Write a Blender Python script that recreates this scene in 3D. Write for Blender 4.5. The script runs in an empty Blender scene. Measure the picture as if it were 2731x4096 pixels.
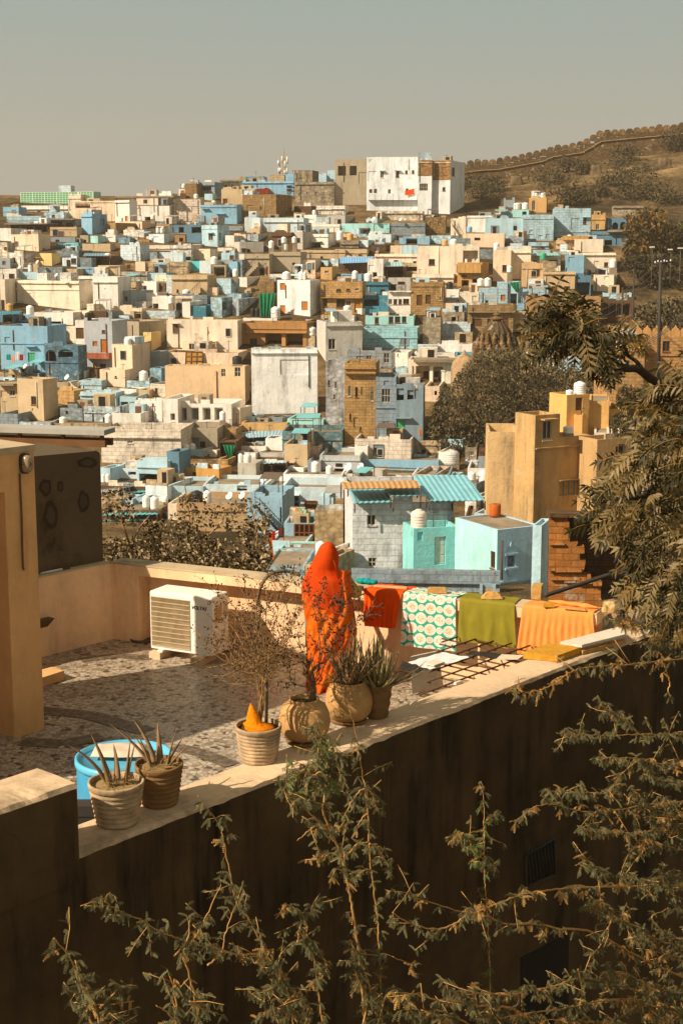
import bpy, bmesh, math, random
from math import sin, cos, tan, pi, radians, sqrt, atan2, hypot
from mathutils import Vector as V, Matrix, noise as mnoise
random.seed(7)
SC = bpy.context.scene
COL = SC.collection
F = 5747.0; CX, CY = 1365.5, 2048.0; TH = math.atan((2048 - 1010) / F); CZ = 4.05
def ray(px, py):
 c = (px - CX) / F; d = (CY - py) / F
 return V((c, cos(TH) + d * sin(TH), -sin(TH) + d * cos(TH)))
def at(px, py, Y):
 r = ray(px, py); return V((0, 0, CZ)) + r * (Y / r.y)
def at_z(px, py, z):
 r = ray(px, py); return V((0, 0, CZ)) + r * ((z - CZ) / r.z)
def at_plane(px, py, p0, n):
 r = ray(px, py); o = V((0, 0, CZ))
 return o + r * ((p0 - o).dot(n) / r.dot(n))
def proj(p):
 x, y, z = p[0], p[1], p[2] - CZ
 dep = y * cos(TH) - z * sin(TH); up = y * sin(TH) + z * cos(TH)
 return CX + F * x / dep, CY - F * up / dep
cam = bpy.data.cameras.new('camera'); cam.sensor_fit = 'VERTICAL'; cam.sensor_height = 36
cam.lens = 36 * F / 4096; cam.clip_start = 0.1; cam.clip_end = 6000
co = bpy.data.objects.new('camera', cam); COL.objects.link(co)
co.location = (0, 0, CZ); co.rotation_euler = (pi / 2 - TH, 0, 0); SC.camera = co
SUN = V((-0.80, -0.46, 0.69)).normalized()
sl = bpy.data.lights.new('sun', 'SUN'); sl.energy = 4.9; sl.angle = radians(0.55); sl.color = (1.0, 0.845, 0.66)
so = bpy.data.objects.new('sun', sl); COL.objects.link(so); so.rotation_euler = SUN.to_track_quat('Z', 'Y').to_euler()
so.location = (-50, -30, 60)
SC.view_settings.view_transform = 'Standard'; SC.view_settings.look = 'None'
SC.view_settings.exposure = 0.5; SC.view_settings.gamma = 1.0
def s2l(c): return c / 12.92 if c <= 0.04045 else ((c + 0.055) / 1.055) ** 2.4
def rgb(r, g, b): return (s2l(r / 255), s2l(g / 255), s2l(b / 255))
LIGHT = (1.05, 0.965, 0.86)      # colour of full daylight on a wall
def alb(r, g, b, k=1.0):        # surface colour whose sunlit look is r,g,b
 c = rgb(r, g, b); return tuple(min(0.86, max(0.004, k * c[i] / LIGHT[i])) for i in range(3))
class NT:
 def __init__(s, m):
  m.use_nodes = True; s.t = m.node_tree; s.t.nodes.clear()
 def n(s, typ, ins=None, **kw):
  nd = s.t.nodes.new(typ)
  for k, v in kw.items(): setattr(nd, k, v)
  for k, v in (ins or {}).items():
   sk = nd.inputs[k]
   if isinstance(v, bpy.types.NodeSocket): s.t.links.new(v, sk)
   else: sk.default_value = v
  return nd
 def noise(s, vec, scale, detail=4, rough=0.6):
  return s.n('ShaderNodeTexNoise', {'Vector': vec, 'Scale': scale, 'Detail': detail, 'Roughness': rough}).outputs['Fac']
 def ramp(s, fac, stops):
  nd = s.n('ShaderNodeValToRGB', {'Fac': fac}); e = nd.color_ramp.elements
  while len(e) < len(stops): e.new(0.5)
  for i, (p, c) in enumerate(stops):
   e[i].position = p; e[i].color = (c, c, c, 1) if not isinstance(c, tuple) else (*c, 1)
  return nd.outputs['Color']
 def mix(s, fac, a, b, mode='MIX'):
  nd = s.t.nodes.new('ShaderNodeMix'); nd.data_type = 'RGBA'; nd.blend_type = mode
  for k, v in ((0, fac), (6, a), (7, b)):
   sk = nd.inputs[k]
   if isinstance(v, bpy.types.NodeSocket): s.t.links.new(v, sk)
   elif k == 0: sk.default_value = v
   else: sk.default_value = (*v, 1) if len(v) == 3 else v
  return nd.outputs[2]
 def math(s, op, a, b=0.0):
  return s.n('ShaderNodeMath', {0: a, 1: b}, operation=op).outputs[0]
 def mapv(s, vec, scale=(1, 1, 1), rot=(0, 0, 0)):
  return s.n('ShaderNodeMapping', {'Vector': vec, 'Scale': scale, 'Rotation': rot}).outputs[0]
 def out(s, color, rough=0.85, spec=0.2, bump=None, bstr=0.3, bdist=0.02, metal=0.0, transl=None, **kw):
  p = s.n('ShaderNodeBsdfPrincipled', {'Roughness': rough, 'Specular IOR Level': spec, 'Metallic': metal})
  if isinstance(color, bpy.types.NodeSocket): s.t.links.new(color, p.inputs['Base Color'])
  else: p.inputs['Base Color'].default_value = (*color, 1)
  for k, v in kw.items(): p.inputs[k].default_value = v
  if bump is not None:
   b = s.n('ShaderNodeBump', {'Height': bump, 'Strength': bstr, 'Distance': bdist})
   s.t.links.new(b.outputs[0], p.inputs['Normal'])
  sh = p.outputs[0]
  if transl:
   tr = s.n('ShaderNodeBsdfTranslucent', {})
   if isinstance(color, bpy.types.NodeSocket): s.t.links.new(color, tr.inputs['Color'])
   else: tr.inputs['Color'].default_value = (*color, 1)
   sh = s.n('ShaderNodeMixShader', {0: transl, 1: sh, 2: tr.outputs[0]}).outputs[0]
  o = s.n('ShaderNodeOutputMaterial'); s.t.links.new(sh, o.inputs['Surface'])
MATS = {}
def mat(name):
 def deco(fn):
  m = bpy.data.materials.new(name); t = NT(m); fn(t); MATS[name] = m; return m
 return deco
def pos(t): return t.n('ShaderNodeNewGeometry').outputs['Position']
def objc(t):
 o = t.n('ShaderNodeObjectInfo'); return o.outputs['Color'], o.outputs['Alpha'], o.outputs['Random']
def simple(name, c, rough=0.8, var=0.25, scale=8.0, spec=0.2, metal=0.0, transl=None, bump=0.0):
 if name in MATS: return MATS[name]
 m = bpy.data.materials.new(name); t = NT(m)
 tc = t.n('ShaderNodeTexCoord').outputs['Object']
 nz = t.noise(tc, scale, 5)
 f = t.ramp(nz, [(0.25, 1 - var), (0.75, 1 + var * 0.5)])
 colr = t.mix(1.0, c, f, 'MULTIPLY')
 t.out(colr, rough, spec, metal=metal, transl=transl, bump=nz if bump else None, bstr=bump)
 MATS[name] = m; return m
def wallmat(name, kind):
 m = bpy.data.materials.new(name); t = NT(m); P = pos(t)
 c, a, rnd = objc(t)
 big = t.noise(t.mapv(P, (0.35, 0.35, 0.35)), 1.0, 5, 0.65)
 c1 = t.mix(1.0, c, t.ramp(big, [(0.3, 0.86), (0.7, 1.08)]), 'MULTIPLY')
 st = t.noise(t.mapv(P, (1.3, 1.3, 0.16)), 1.0, 5, 0.7)
 blot = t.noise(t.mapv(P, (0.5, 0.5, 0.35)), 1.0, 4, 0.75)
 am = t.math('MULTIPLY', t.math('MULTIPLY', t.ramp(st, [(0.45, 0.0), (0.64, 1.0)]), t.ramp(blot, [(0.38, 0.0), (0.60, 1.0)])), a)
 c2 = t.mix(am, c1, (0.10, 0.085, 0.06))
 pt = t.noise(t.mapv(P, (0.8, 0.8, 0.8)), 1.0, 6, 0.7)
 pm = t.math('MULTIPLY', t.ramp(pt, [(0.60, 0.0), (0.63, 1.0)]), t.math('MULTIPLY', a, 0.75))
 c2 = t.mix(pm, c2, (0.50, 0.42, 0.30))
 if kind == 'plaster':
  b = t.noise(P, 3.0, 6, 0.7); t.out(c2, 0.9, 0.15, bump=b, bstr=0.5, bdist=0.12)
 else:
  sep = t.n('ShaderNodeSeparateXYZ', {0: P}).outputs
  hx = t.math('ADD', sep[0], t.math('MULTIPLY', sep[1], 0.6))
  uv = t.n('ShaderNodeCombineXYZ', {0: hx, 1: sep[2], 2: 0.0}).outputs[0]
  sc = {'block': 1.0, 'stone': 1.4, 'rubble': 2.2}[kind]
  if kind == 'rubble':
   vr = t.n('ShaderNodeTexVoronoi', {'Vector': t.mapv(P, (1.5, 1.5, 2.2)), 'Scale': 1.1})
   fac = t.ramp(vr.outputs['Distance'], [(0.25, 1.0), (0.62, 0.66)])
   cell = t.n('ShaderNodeSeparateColor', {0: vr.outputs['Color']}).outputs[0]
   fac2 = t.ramp(cell, [(0.0, 0.78), (1.0, 1.16)])
   c2 = t.mix(1.0, t.mix(1.0, c2, fac, 'MULTIPLY'), fac2, 'MULTIPLY'); h = fac
  else:
   br = t.n('ShaderNodeTexBrick', {'Vector': uv, 'Scale': sc, 'Color1': (1, 1, 1, 1), 'Color2': (0.72, 0.72, 0.72, 1) if kind == 'stone' else (0.9, 0.9, 0.9, 1),
           'Mortar': (0.55, 0.55, 0.55, 1) if kind == 'stone' else (0.72, 0.72, 0.72, 1), 'Mortar Size': 0.03, 'Brick Width': 0.9, 'Row Height': 0.42})
   c2 = t.mix(1.0, c2, br.outputs['Color'], 'MULTIPLY'); h = br.outputs['Color']
   nn = t.noise(P, 2.2, 5, 0.75)
   c2 = t.mix(1.0, c2, t.ramp(nn, [(0.3, 0.72), (0.7, 1.18)]), 'MULTIPLY')
  hb = t.mix(0.5, h, t.noise(P, 4.0, 5, 0.7))
  t.out(c2, 0.92, 0.12, bump=hb, bstr=0.7, bdist=0.15)
 MATS[name] = m
for k in ('plaster', 'block', 'stone', 'rubble'): wallmat(k, k)
@mat('roof_concrete')
def _(t):
 P = pos(t); n1 = t.noise(P, 0.5, 5, 0.7)
 t.out(t.ramp(n1, [(0.3, (0.16, 0.125, 0.085)), (0.7, (0.36, 0.29, 0.20))]), 0.95, 0.1)
@mat('ground_earth')
def _(t):
 P = pos(t); n1 = t.noise(P, 0.06, 8, 0.7); n2 = t.noise(P, 0.6, 6, 0.7)
 a = t.ramp(n1, [(0.38, (0.06, 0.042, 0.021)), (0.5, (0.16, 0.105, 0.046)), (0.66, (0.36, 0.24, 0.11))])
 b = t.mix(1.0, a, t.ramp(n2, [(0.3, 0.5), (0.7, 1.3)]), 'MULTIPLY')
 t.out(b, 0.95, 0.1, bump=n2, bstr=1.0, bdist=1.0)
@mat('metal_sheet')
def _(t):
 c, a, r = objc(t); P = pos(t); n1 = t.noise(P, 0.9, 5, 0.7)
 t.out(t.mix(1.0, c, t.ramp(n1, [(0.3, 0.8), (0.7, 1.08)]), 'MULTIPLY'), 0.55, 0.3)
@mat('painted')        # tinted by the object's own colour
def _(t):
 c, a, r = objc(t); P = pos(t); n1 = t.noise(P, 2.5, 5, 0.7)
 t.out(t.mix(1.0, c, t.ramp(n1, [(0.3, 0.8), (0.7, 1.1)]), 'MULTIPLY'), 0.6, 0.25)
simple('dark_glass', (0.022, 0.02, 0.018), 0.35, 0.3, 2.0, 0.4)
simple('dark_hole', (0.02, 0.016, 0.012), 0.9, 0.3)  # near-black panel colour standing for the shade inside openings
simple('frame_white', (0.55, 0.50, 0.42), 0.7)
simple('frame_brown', (0.16, 0.075, 0.03), 0.7)
simple('black_plastic', (0.02, 0.02, 0.02), 0.5)
simple('white_plastic', (0.70, 0.66, 0.60), 0.55, 0.1)
simple('rust_metal', (0.12, 0.06, 0.03), 0.7, 0.4, 20)
simple('dark_metal', (0.05, 0.042, 0.035), 0.6)
class MB:
 def __init__(s): s.v = []; s.f = []; s.m = []; s.sm = []; s.mi = 0; s.smooth = False
 def add(s, pts, faces):
  o = len(s.v); s.v += [tuple(p) for p in pts]
  for f in faces: s.f.append(tuple(i + o for i in f)); s.m.append(s.mi); s.sm.append(s.smooth)
 def quad(s, a, b, c, d): s.add([a, b, c, d], [(0, 1, 2, 3)])
 def box(s, x0, y0, z0, x1, y1, z1, T=None):
  P = [V((x, y, z)) for x in (x0, x1) for y in (y0, y1) for z in (z0, z1)]
  if T: P = [T(p) for p in P]
  s.add(P, [(0, 1, 3, 2), (4, 6, 7, 5), (0, 4, 5, 1), (2, 3, 7, 6), (0, 2, 6, 4), (1, 5, 7, 3)])
 def hexa(s, lo, hi):     # lo, hi: 4 points each, anticlockwise seen from above
  s.add(list(lo) + list(hi), [(3, 2, 1, 0), (4, 5, 6, 7)] + [(i, (i + 1) % 4, 4 + (i + 1) % 4, 4 + i) for i in range(4)])
 def prism(s, poly, z0, z1):
  n = len(poly)
  s.add([V((p[0], p[1], z0)) for p in poly] + [V((p[0], p[1], z1)) for p in poly],
    [tuple(range(n - 1, -1, -1)), tuple(range(n, 2 * n))] + [(i, (i + 1) % n, n + (i + 1) % n, n + i) for i in range(n)])
 def tube(s, pts, radii, n=6, cap=True):
  pts = [V(p) for p in pts]
  if not hasattr(radii, '__len__'): radii = [radii] * len(pts)
  o = len(s.v); k = len(pts); prev = None
  for i, p in enumerate(pts):
   d = (pts[min(i + 1, k - 1)] - pts[max(i - 1, 0)])
   if d.length < 1e-9: d = V((0, 0, 1))
   d.normalize()
   if prev is None:
    a = d.cross(V((0, 0, 1)) if abs(d.z) < 0.9 else V((1, 0, 0))).normalized()
   else:
    a = (prev - d * prev.dot(d)); a = a.normalized() if a.length > 1e-6 else d.orthogonal().normalized()
   prev = a; b = d.cross(a)
   for j in range(n):
    th = 2 * pi * j / n; s.v.append(tuple(p + (a * cos(th) + b * sin(th)) * radii[i]))
  for i in range(k - 1):
   for j in range(n):
    s.f.append((o + i * n + j, o + i * n + (j + 1) % n, o + (i + 1) * n + (j + 1) % n, o + (i + 1) * n + j)); s.m.append(s.mi); s.sm.append(True)
  if cap:
   s.f.append(tuple(o + j for j in range(n - 1, -1, -1))); s.m.append(s.mi); s.sm.append(False)
   s.f.append(tuple(o + (k - 1) * n + j for j in range(n))); s.m.append(s.mi); s.sm.append(False)
 def lathe(s, prof, n=20, c=(0, 0, 0), cap0=True, cap1=False, wob=0.0):
  o = len(s.v); c = V(c)
  for r, z in prof:
   for j in range(n):
    th = 2 * pi * j / n; rr = r * (1 + wob * mnoise.noise(V((cos(th) * 2, sin(th) * 2, z * 6))))
    s.v.append((c.x + rr * cos(th), c.y + rr * sin(th), c.z + z))
  for i in range(len(prof) - 1):
   for j in range(n):
    s.f.append((o + i * n + j, o + i * n + (j + 1) % n, o + (i + 1) * n + (j + 1) % n, o + (i + 1) * n + j)); s.m.append(s.mi); s.sm.append(True)
  if cap0: s.f.append(tuple(o + j for j in range(n - 1, -1, -1))); s.m.append(s.mi); s.sm.append(False)
  if cap1: s.f.append(tuple(o + (len(prof) - 1) * n + j for j in range(n))); s.m.append(s.mi); s.sm.append(False)
 def build(s, name, mats, parent=None, color=None, loc=None):
  me = bpy.data.meshes.new(name)
  vs = s.v
  if loc is not None: vs = [(x - loc[0], y - loc[1], z - loc[2]) for x, y, z in s.v]
  me.from_pydata(vs, [], s.f)
  if not isinstance(mats, (list, tuple)): mats = [mats]
  for m in mats: me.materials.append(MATS[m] if isinstance(m, str) else m)
  me.polygons.foreach_set('material_index', s.m); me.polygons.foreach_set('use_smooth', s.sm)
  me.update()
  o = bpy.data.objects.new(name, me); COL.objects.link(o)
  if loc is not None: o.location = loc
  if parent is not None:
   o.parent = parent
   o.matrix_parent_inverse = Matrix.Translation(parent.location).inverted()
  if color is not None: o.color = color if len(color) == 4 else (*color, 0.5)
  return o
LABELS = {}
def tag(o, label=None, cat=None, group=None, kind=None):
 if label:
  o['label'] = label; o['kind'] = kind or 'thing'; LABELS.setdefault(label, []).append(o.name)
 if cat: o['category'] = cat
 if group: o['group'] = group
 if kind: o['kind'] = kind
 return o
def empty(name, loc):
 o = bpy.data.objects.new(name, None); COL.objects.link(o); o.location = loc; o.empty_display_size = 0.1
 return o
def lerp(a, b, t): return a + (b - a) * t
def pwl(x, pts):
 if x <= pts[0][0]: return pts[0][1]
 for (a, b), (c, d) in zip(pts, pts[1:]):
  if x <= c: return lerp(b, d, (x - a) / (c - a))
 return pts[-1][1]
def spline(pts, n=6):
 P = [V(p) for p in pts]; Q = [P[0] * 2 - P[1]] + P + [P[-1] * 2 - P[-2]]; out = []
 for i in range(1, len(Q) - 2):
  for k in range(n):
   t = k / n; a, b, c, d = Q[i - 1], Q[i], Q[i + 1], Q[i + 2]
   out.append(0.5 * ((2 * b) + (c - a) * t + (2 * a - 5 * b + 4 * c - d) * t * t + (3 * b - a - 3 * c + d) * t ** 3))
 out.append(P[-1]); return out
w = bpy.data.worlds.new('World'); SC.world = w; w.use_nodes = True
t = NT(w)
sky = t.n('ShaderNodeTexSky', sky_type='NISHITA', sun_disc=False)
sky.sun_elevation = math.asin(SUN.z); sky.sun_rotation = atan2(SUN.x, SUN.y)
sky.dust_density = 6.0; sky.air_density = 1.0; sky.altitude = 300
el = t.n('ShaderNodeSeparateXYZ', {0: t.n('ShaderNodeTexCoord').outputs['Generated']}).outputs[2]
haze = t.ramp(el, [(0.0, (0.425, 0.385, 0.305)), (0.08, (0.385, 0.375, 0.315)), (0.17, (0.30, 0.355, 0.325)), (0.6, (0.29, 0.262, 0.205))])
nis = t.mix(1.0, sky.outputs[0], (0.055, 0.055, 0.055), 'MULTIPLY')
nis = t.mix(1.0, nis, (1.0, 0.86, 0.62), 'MULTIPLY')
skyc = t.mix(0.12, haze, nis)
bg = t.n('ShaderNodeBackground', {'Color': skyc, 'Strength': 0.9})
t.t.links.new(bg.outputs[0], t.n('ShaderNodeOutputWorld').inputs[0])
# ================================================================== TERRACE
ZW, ZP = 0.663, 0.84
O0 = V((-1.51, 7.75, 0)); U = V((0.663, 0.749, 0)).normalized(); N = V((-U.y, U.x, 0))
def T(s, t, z=0.0): return O0 + U * s + N * t + V((0, 0, z))
def st(p):
 d = V(p) - O0; return d.dot(U), d.dot(N)
C0 = V((-2.43, 14.81, 0)); PD = V((0.907, -0.421, 0)).normalized(); PM = V((0.421, 0.907, 0)).normalized()   # far parapet
def PP(a, b, z=0.0): return C0 + PD * a + PM * b + V((0, 0, z))
PEACH = alb(246, 196, 146)
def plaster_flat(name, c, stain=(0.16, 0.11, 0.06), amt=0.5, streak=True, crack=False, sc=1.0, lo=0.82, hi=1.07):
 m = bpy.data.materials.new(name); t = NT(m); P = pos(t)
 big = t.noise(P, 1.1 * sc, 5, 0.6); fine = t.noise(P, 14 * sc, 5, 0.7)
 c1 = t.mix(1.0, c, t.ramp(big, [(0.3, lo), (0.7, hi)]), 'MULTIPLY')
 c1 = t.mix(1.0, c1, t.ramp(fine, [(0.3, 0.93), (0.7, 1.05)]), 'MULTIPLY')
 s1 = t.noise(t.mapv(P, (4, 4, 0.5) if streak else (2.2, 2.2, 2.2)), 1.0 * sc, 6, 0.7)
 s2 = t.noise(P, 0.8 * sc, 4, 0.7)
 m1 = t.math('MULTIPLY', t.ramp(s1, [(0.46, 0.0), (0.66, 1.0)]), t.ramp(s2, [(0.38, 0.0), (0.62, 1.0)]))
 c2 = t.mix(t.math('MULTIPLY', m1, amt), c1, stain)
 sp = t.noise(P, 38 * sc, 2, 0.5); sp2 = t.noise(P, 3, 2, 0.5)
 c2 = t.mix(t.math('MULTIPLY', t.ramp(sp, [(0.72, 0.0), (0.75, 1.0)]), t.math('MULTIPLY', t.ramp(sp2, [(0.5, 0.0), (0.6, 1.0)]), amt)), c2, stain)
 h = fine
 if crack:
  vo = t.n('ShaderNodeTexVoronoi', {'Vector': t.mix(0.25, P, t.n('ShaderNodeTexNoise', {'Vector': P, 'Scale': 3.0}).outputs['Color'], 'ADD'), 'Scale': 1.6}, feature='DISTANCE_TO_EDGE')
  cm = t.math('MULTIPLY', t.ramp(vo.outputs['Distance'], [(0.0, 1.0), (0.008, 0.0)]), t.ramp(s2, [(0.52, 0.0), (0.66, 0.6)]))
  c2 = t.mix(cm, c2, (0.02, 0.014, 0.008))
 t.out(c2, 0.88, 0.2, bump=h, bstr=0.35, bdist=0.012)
 MATS[name] = m
plaster_flat('peach_paint', PEACH, (0.22, 0.13, 0.06), 0.55)
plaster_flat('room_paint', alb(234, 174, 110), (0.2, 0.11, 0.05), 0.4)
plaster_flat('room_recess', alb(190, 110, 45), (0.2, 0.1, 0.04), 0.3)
plaster_flat('cement_top', alb(222, 186, 142), (0.15, 0.11, 0.07), 0.85, streak=False)
plaster_flat('cement_cap', alb(200, 172, 132), (0.12, 0.09, 0.06), 0.8, streak=False)
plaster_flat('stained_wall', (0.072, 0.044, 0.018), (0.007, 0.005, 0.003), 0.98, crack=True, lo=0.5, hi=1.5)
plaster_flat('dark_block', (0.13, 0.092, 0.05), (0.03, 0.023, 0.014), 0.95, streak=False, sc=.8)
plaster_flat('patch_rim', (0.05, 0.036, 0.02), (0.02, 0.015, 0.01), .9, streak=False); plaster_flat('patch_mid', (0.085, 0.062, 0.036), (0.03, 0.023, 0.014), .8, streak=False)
plaster_flat('grey_slab', alb(178, 168, 150), (0.2, 0.16, 0.12), 0.5, streak=False)
@mat('mosaic')
def _(t):
 P = pos(t); P2 = t.mapv(P, (1, 1, 0))
 v = t.n('ShaderNodeTexVoronoi', {'Vector': P2, 'Scale': 20.0})
 e = t.n('ShaderNodeTexVoronoi', {'Vector': P2, 'Scale': 20.0}, feature='DISTANCE_TO_EDGE').outputs['Distance']
 r = t.n('ShaderNodeSeparateColor', {0: v.outputs['Color']}).outputs
 c = t.ramp(r[0], [(0.0, (0.60, 0.50, 0.37)), (0.35, (0.50, 0.40, 0.28)), (0.55, (0.62, 0.55, 0.43)), (0.72, (0.33, 0.25, 0.16)), (0.86, (0.10, 0.075, 0.05)), (0.95, (0.55, 0.45, 0.33))])
 c.node.color_ramp.interpolation = 'CONSTANT'
 c = t.mix(t.ramp(e, [(0.04, 1.0), (0.09, 0.0)]), c, (0.27, 0.21, 0.14))
 d = t.noise(P, 0.9, 6, 0.75)
 c = t.mix(1.0, c, t.ramp(d, [(0.3, 0.52), (0.7, 1.0)]), 'MULTIPLY')
 t.out(c, 0.34, 0.35, bump=e, bstr=0.25, bdist=0.01)
@mat('mosaic_dark')
def _(t):
 P = pos(t); P2 = t.mapv(P, (1, 1, 0))
 v = t.n('ShaderNodeTexVoronoi', {'Vector': P2, 'Scale': 30.0})
 r = t.n('ShaderNodeSeparateColor', {0: v.outputs['Color']}).outputs
 c = t.ramp(r[0], [(0.0, (0.075, 0.055, 0.036)), (0.6, (0.13, 0.095, 0.06)), (0.9, (0.20, 0.15, 0.10))])
 t.out(c, 0.42, 0.35)
b = MB()
fl = [T(-4, 0.3), T(7.0, 0.3), PP(5.2, 0.2), PP(-0.1, 0.2), T(4.8, 5.6), T(-4, 5.6)]
b.prism(fl, -0.25, 0.0)
tag(b.build('terrace_floor', 'mosaic'), kind='structure')
def band(name, pts, wd):
 b = MB()
 for i_, (p, q) in enumerate(zip(pts, pts[1:])):
  d = (q - p).normalized(); p = p + V((0, 0, .0015 * i_)); q = q + V((0, 0, .0015 * i_)); n = V((-d.y, d.x, 0)) * wd * 0.5
  b.quad(p - n, q - n, q + n, p + n)
 tag(b.build(name, 'mosaic_dark'), kind='structure')
band('floor_border', [at_z(150, 2838, .004), at_z(360, 2860, .004), at_z(590, 2925, .004)], 0.20)
band('floor_border', [at_z(90, 2965, .005), at_z(250, 2975, .005), at_z(410, 2945, .005)], 0.20)
band('floor_border', [at_z(325, 2640, .004), at_z(470, 2622, .004), at_z(610, 2630, .004)], 0.16)
band('floor_border', [at_z(700, 2985, .004), at_z(800, 3010, .004), at_z(930, 3060, .004)], 0.16)
def wall_loft(name, prof, s0, s1, ds, Tf, topm, sidem, amp=0.010, edge=(), capm=None):
 b = MB(); n = int((s1 - s0) / ds) + 1; k = len(prof)
 for i in range(n + 1):
  s = lerp(s0, s1, i / n)
  for j, (t, z) in enumerate(prof):
   e = 0.0
   if j in edge:
    q = mnoise.noise(V((s * 2.3, j * 7.7, 1.0))); q2 = mnoise.noise(V((s * 9.0, j * 3.1, 4.0)))
    e = amp * (q2 + q) + (0.018 * max(0, q2 + q - 0.45))
   b.v.append(tuple(Tf(s, t + (e if t <= prof[len(prof) // 2][0] else -e), z - abs(e))))
 for i in range(n):
  for j in range(k - 1):
   b.f.append((i * k + j, i * k + j + 1, (i + 1) * k + j + 1, (i + 1) * k + j)[::-1])
   mid = (prof[j][1] + prof[j + 1][1]) / 2; flat = abs(prof[j][1] - prof[j + 1][1]) < 0.04
   b.m.append(0 if flat else 1); b.sm.append(False)
 b.f.append(tuple(range(k))); b.m.append(1); b.sm.append(False)
 b.f.append(tuple(n * k + j for j in range(k - 1, -1, -1))); b.m.append(1); b.sm.append(False)
 return b.build(name, [topm, sidem])
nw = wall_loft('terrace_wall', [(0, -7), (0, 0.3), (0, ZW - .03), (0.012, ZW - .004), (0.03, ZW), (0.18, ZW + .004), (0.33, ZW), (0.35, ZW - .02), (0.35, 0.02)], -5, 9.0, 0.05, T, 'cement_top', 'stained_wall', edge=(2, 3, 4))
tag(nw, 'long dark stained terrace wall with pale cement top running across the foreground', 'wall')
zs = at(309, 3128, 7.76).z
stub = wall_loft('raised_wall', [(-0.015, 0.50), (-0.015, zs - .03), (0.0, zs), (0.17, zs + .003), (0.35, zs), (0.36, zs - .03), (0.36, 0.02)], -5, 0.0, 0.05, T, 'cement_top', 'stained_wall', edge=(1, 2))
tag(stub, 'higher stained wall block at the near left end of the terrace wall', 'wall')
def on_wall(px, py, off=0.0): return at_plane(px, py, T(0, -off), N)
b = MB(); q = [on_wall(*p) for p in ((2098, 3420), (2215, 3352), (2215, 3498), (2098, 3545))]
g = b
g.mi = 0
g.hexa([q[3] - N * .004, q[2] - N * .004, q[2] + N * .02, q[3] + N * .02], [q[0] - N * .004, q[1] - N * .004, q[1] + N * .02, q[0] + N * .02])
g.mi = 1
for i in range(9):
 f = (i + .5) / 9
 g.tube([q[0].lerp(q[1], f) - N * .012, q[3].lerp(q[2], max(0, min(1, f + .12))) - N * .012], .004, 4)
for a, c in ((0, 1), (1, 2), (2, 3), (3, 0)): g.tube([q[a] - N * .008, q[c] - N * .008], .012, 4)
g.build('vent_grille', ['dark_hole', 'dark_metal'], nw)
b = MB(); q = [on_wall(*p) for p in ((2080, 3830), (2270, 3735), (2270, 4200), (2080, 4250))]
b.hexa([q[3] - N * .006, q[2] - N * .006, q[2] + N * .02, q[3] + N * .02], [q[0] - N * .006, q[1] - N * .006, q[1] + N * .02, q[0] + N * .02])
b.build('doorway', 'dark_hole', nw)
def PB(mb, a0, a1, b0, b1, z0, z1):
 mb.hexa([PP(a0, b0, z0), PP(a1, b0, z0), PP(a1, b1, z0), PP(a0, b1, z0)], [PP(a0, b0, z1), PP(a1, b0, z1), PP(a1, b1, z1), PP(a0, b1, z1)])
def TB(mb, s0, s1, t0, t1, z0, z1):
 mb.hexa([T(s0, t0, z0), T(s1, t0, z0), T(s1, t1, z0), T(s0, t1, z0)], [T(s0, t0, z1), T(s1, t0, z1), T(s1, t1, z1), T(s0, t1, z1)])
sc_, tc_ = st(C0)
b = MB(); TB(b, -4, sc_, tc_, tc_ + .22, -3, ZP - .015); b.mi = 1; TB(b, -4, sc_ + .004, tc_ - .006, tc_ + .226, ZP - .015, ZP)
lp = b.build('left_parapet', ['peach_paint', 'cement_cap'])
tag(lp, 'peach painted side parapet of the terrace in the shade below the dark tank', 'wall')
b = MB(); p = at_plane(178, 2490, T(0, tc_), N)
pts = [p + N * -.10 + V((0, 0, .05)), p + N * -.10 + V((0, 0, 0)), p + V((0, 0, -.03)), p + V((0, 0, .05))]
b.hexa([p - U * .1 + V((0, 0, -.05)), p + U * .04 + V((0, 0, -.05)), p + U * .04 + N * .02 + V((0, 0, -.05)), p - U * .1 + N * .02 + V((0, 0, -.05))],
  [p - U * .1 - N * .1 + V((0, 0, .05)), p + U * .06 - N * .1 + V((0, 0, .05)), p + U * .06 + N * .02 + V((0, 0, .05)), p - U * .1 + N * .02 + V((0, 0, .05))])
b.build('wall_bracket', 'dark_block', lp)
L1 = 5.22; zb = at(574, 2329, 14.36).z
b = MB()
PB(b, 0, L1, 0, .24, zb, ZP - .014)                       # beam
PB(b, 0, .33, 0.0, .24, -3, zb)                           # end pier
PB(b, .33, L1, .185, .24, -3, zb)                         # recessed panel
b.mi = 1; PB(b, -.004, L1, -.006, .246, ZP - .014, ZP)
fp = b.build('far_parapet', ['peach_paint', 'cement_cap'])
tag(fp, 'peach parapet with a recessed panel along the far side of the terrace', 'wall')
zr = at(139, 1778, 11.87).z; R1 = 2.39; R0 = st(at_z(52, 2949, 0))[0]
b = MB()
tR = 3.52; tB = 4.8
TB(b, R0, R1, tR, tB, -0.1, zr - .05)
TB(b, -3.0, R0 - 1.3, tR, tB, -0.1, zr - .05)
zl = at_plane(24, 1968, T(0, tR), N).z
TB(b, R0 - 1.3, R0, tR, tB, zl, zr - .05)
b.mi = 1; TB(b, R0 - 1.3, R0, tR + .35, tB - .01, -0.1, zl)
b.mi = 2; TB(b, -3.05, R1 + .012, tR - .012, tB + .01, zr - .05, zr)
rm = b.build('terrace_room', ['room_paint', 'room_recess', 'cement_cap'])
tag(rm, 'orange painted room with a flat roof and doorway at the left edge of the terrace', 'room')
lpn = at_plane(97, 1853, T(0, tR), N)
r = empty('wall_lamp', lpn); tag(r, 'oval metal bulkhead lamp on the orange room wall', 'lamp')
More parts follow.
